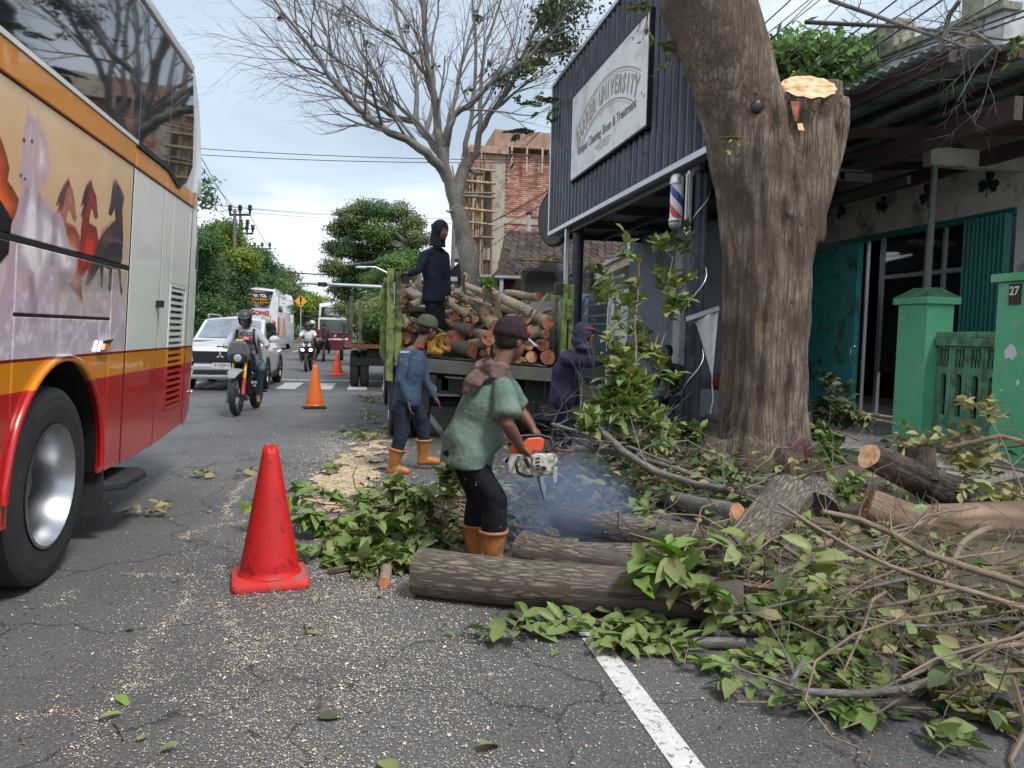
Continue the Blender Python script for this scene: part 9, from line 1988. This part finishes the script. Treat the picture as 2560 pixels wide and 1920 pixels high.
# single fallen leaves
for i,(x,y,s_,mk,lab)in enumerate(((790,1800,.10,'d','curled dark green leaf alone on the road below the cone'),(328,1585,.07,'g','green leaf on the sawdust filled crack'),(305,1790,.08,'o','pale green leaf at the lower left of the road'),(290,1755,.07,'f','bright leaf just above the lower left one'),(345,1860,.05,'o','small leaf by the broken twig at lower left'),(447,1880,.07,'o','heart shaped pale leaf near the bottom edge'),(950,1910,.13,'o','long pale leaf at the bottom edge'),(1200,1890,.10,'y','curled brown and yellow leaf at the bottom centre'),(800,1590,.07,'y','olive leaf below the red cone foot'),(792,1500,.06,'y','curled brown leaf by the foot of the cone'),(762,1575,.05,'y','small dry leaf left of the olive leaf'),(955,1500,.05,'o','small leaf on the sawdust by the log end'),(1395,1632,.06,'g','single green leaf beside the rosette'),(1112,1590,.05,'g','small green leaf left of the rosette'),(1115,1450,.10,'o','pale leaf lying on top of the long log'),(745,1205,.08,'y','yellow leaf on the sawdust above the cone'),(520,1280,.06,'o','grey green leaf in the middle of the lane'),(430,1460,.05,'o','small leaf on the tarmac left of the cone'))):
    p=G(x,y);
    if 'long log' in lab:p=AY(x,y-6,4.15)
    a=i*1.9;t_,f_=LT[i%4];me=npmesh('fallen_leaf',t_*s_*np.array([1,1.1,1])+np.array([0,0,s_*.4 if i%4 in(1,3)else .012]),f_,[MT[mk]],smooth=True);o=link('fallen_leaf',me);o.location=p;o.rotation_euler=(0,0,a);tag(o,lab,'leaf','single fallen leaves')
for i,(P,lab)in enumerate((([(425,1187),(460,1172),(510,1170),(545,1160)],'thin bare twig lying beside the coach step'),([(285,1812),(300,1835),(312,1858)],'short dark twig in the lower left'),([(1735,1660),(1790,1700),(1850,1760),(1800,1830)],'wiry twig at the edge of the right heap'),([(620,1830),(650,1850)],'tiny twig on the tarmac'),([(760,1560),(768,1590)],'short upright looking twig on the road'),([(0,1590),(30,1575)],'twig at the left edge'))):
    b=MB();b.tube([G(*q)+Vector((0,0,.008+.01*(k%2)))for k,q in enumerate(P)],.0035,5);o=b.build('fallen_twig',m_twig_dark,smooth=True);tag(o,lab,'twig','fallen twigs on the road')
# ------------------------------------------------------------------ blue two-stroke smoke and flying sawdust
sm=bpy.data.materials.new('smoke');sm.use_nodes=True;t=sm.node_tree;t.nodes.clear();o_=t.nodes.new('ShaderNodeOutputMaterial');pv=t.nodes.new('ShaderNodeVolumePrincipled');t.links.new(pv.outputs[0],o_.inputs['Volume'])
pv.inputs['Color'].default_value=(.50,.66,1,1);pv.inputs['Anisotropy'].default_value=.2
tcn=N(t,'ShaderNodeTexCoord');ln=N(t,'ShaderNodeVectorMath',operation='LENGTH');t.links.new(tcn.outputs['Object'],ln.inputs[0]);nz=N(t,'ShaderNodeTexNoise');nz.inputs['Scale'].default_value=1.8;nz.inputs['Detail'].default_value=3;t.links.new(tcn.outputs['Object'],nz.inputs['Vector'])
mr=N(t,'ShaderNodeMapRange');mr.inputs['From Min'].default_value=1.0;mr.inputs['From Max'].default_value=.1;t.links.new(ln.outputs['Value'],mr.inputs[0]);m2_=N(t,'ShaderNodeMapRange');m2_.inputs['From Min'].default_value=.32;m2_.inputs['From Max'].default_value=.68;t.links.new(nz.outputs[0],m2_.inputs[0])
mu_=N(t,'ShaderNodeMath',operation='MULTIPLY');t.links.new(mr.outputs[0],mu_.inputs[0]);t.links.new(m2_.outputs[0],mu_.inputs[1]);m3_=N(t,'ShaderNodeMath',operation='MULTIPLY');t.links.new(mu_.outputs[0],m3_.inputs[0]);m3_.inputs[1].default_value=4.2;t.links.new(m3_.outputs[0],pv.inputs['Density'])
b=MB();b.ell((0,0,0),(1,1,1),n=24,k=14);o=b.build('smoke',sm,world=False,tagd=0);o.location=AY(1375,1265,5.1);o.scale=(.62,.7,.46);tag(o,kind='stuff')
rs=np.random.RandomState(3);n=900;c=AY(1340,1260,4.75);P0=np.array(c)+np.abs(rs.normal(size=(n,3)))*np.sign(rs.normal(size=(n,3)))*np.array([.28,.35,.24]);P0[:,2]=np.maximum(P0[:,2],.02)
u=rs.normal(size=(n,3));u/=np.linalg.norm(u,axis=1)[:,None];v=np.cross(u,rs.normal(size=(n,3)));v/=np.linalg.norm(v,axis=1)[:,None];L=rs.uniform(.0015,.0045,n)[:,None]
V=np.stack([P0-u*L,P0-v*L*.6,P0+u*L,P0+v*L*.6],1).reshape(-1,3);tag(link('flying_sawdust',npmesh('flying_sawdust',V,np.arange(n*4).reshape(n,4),[m_chip])),kind='stuff')
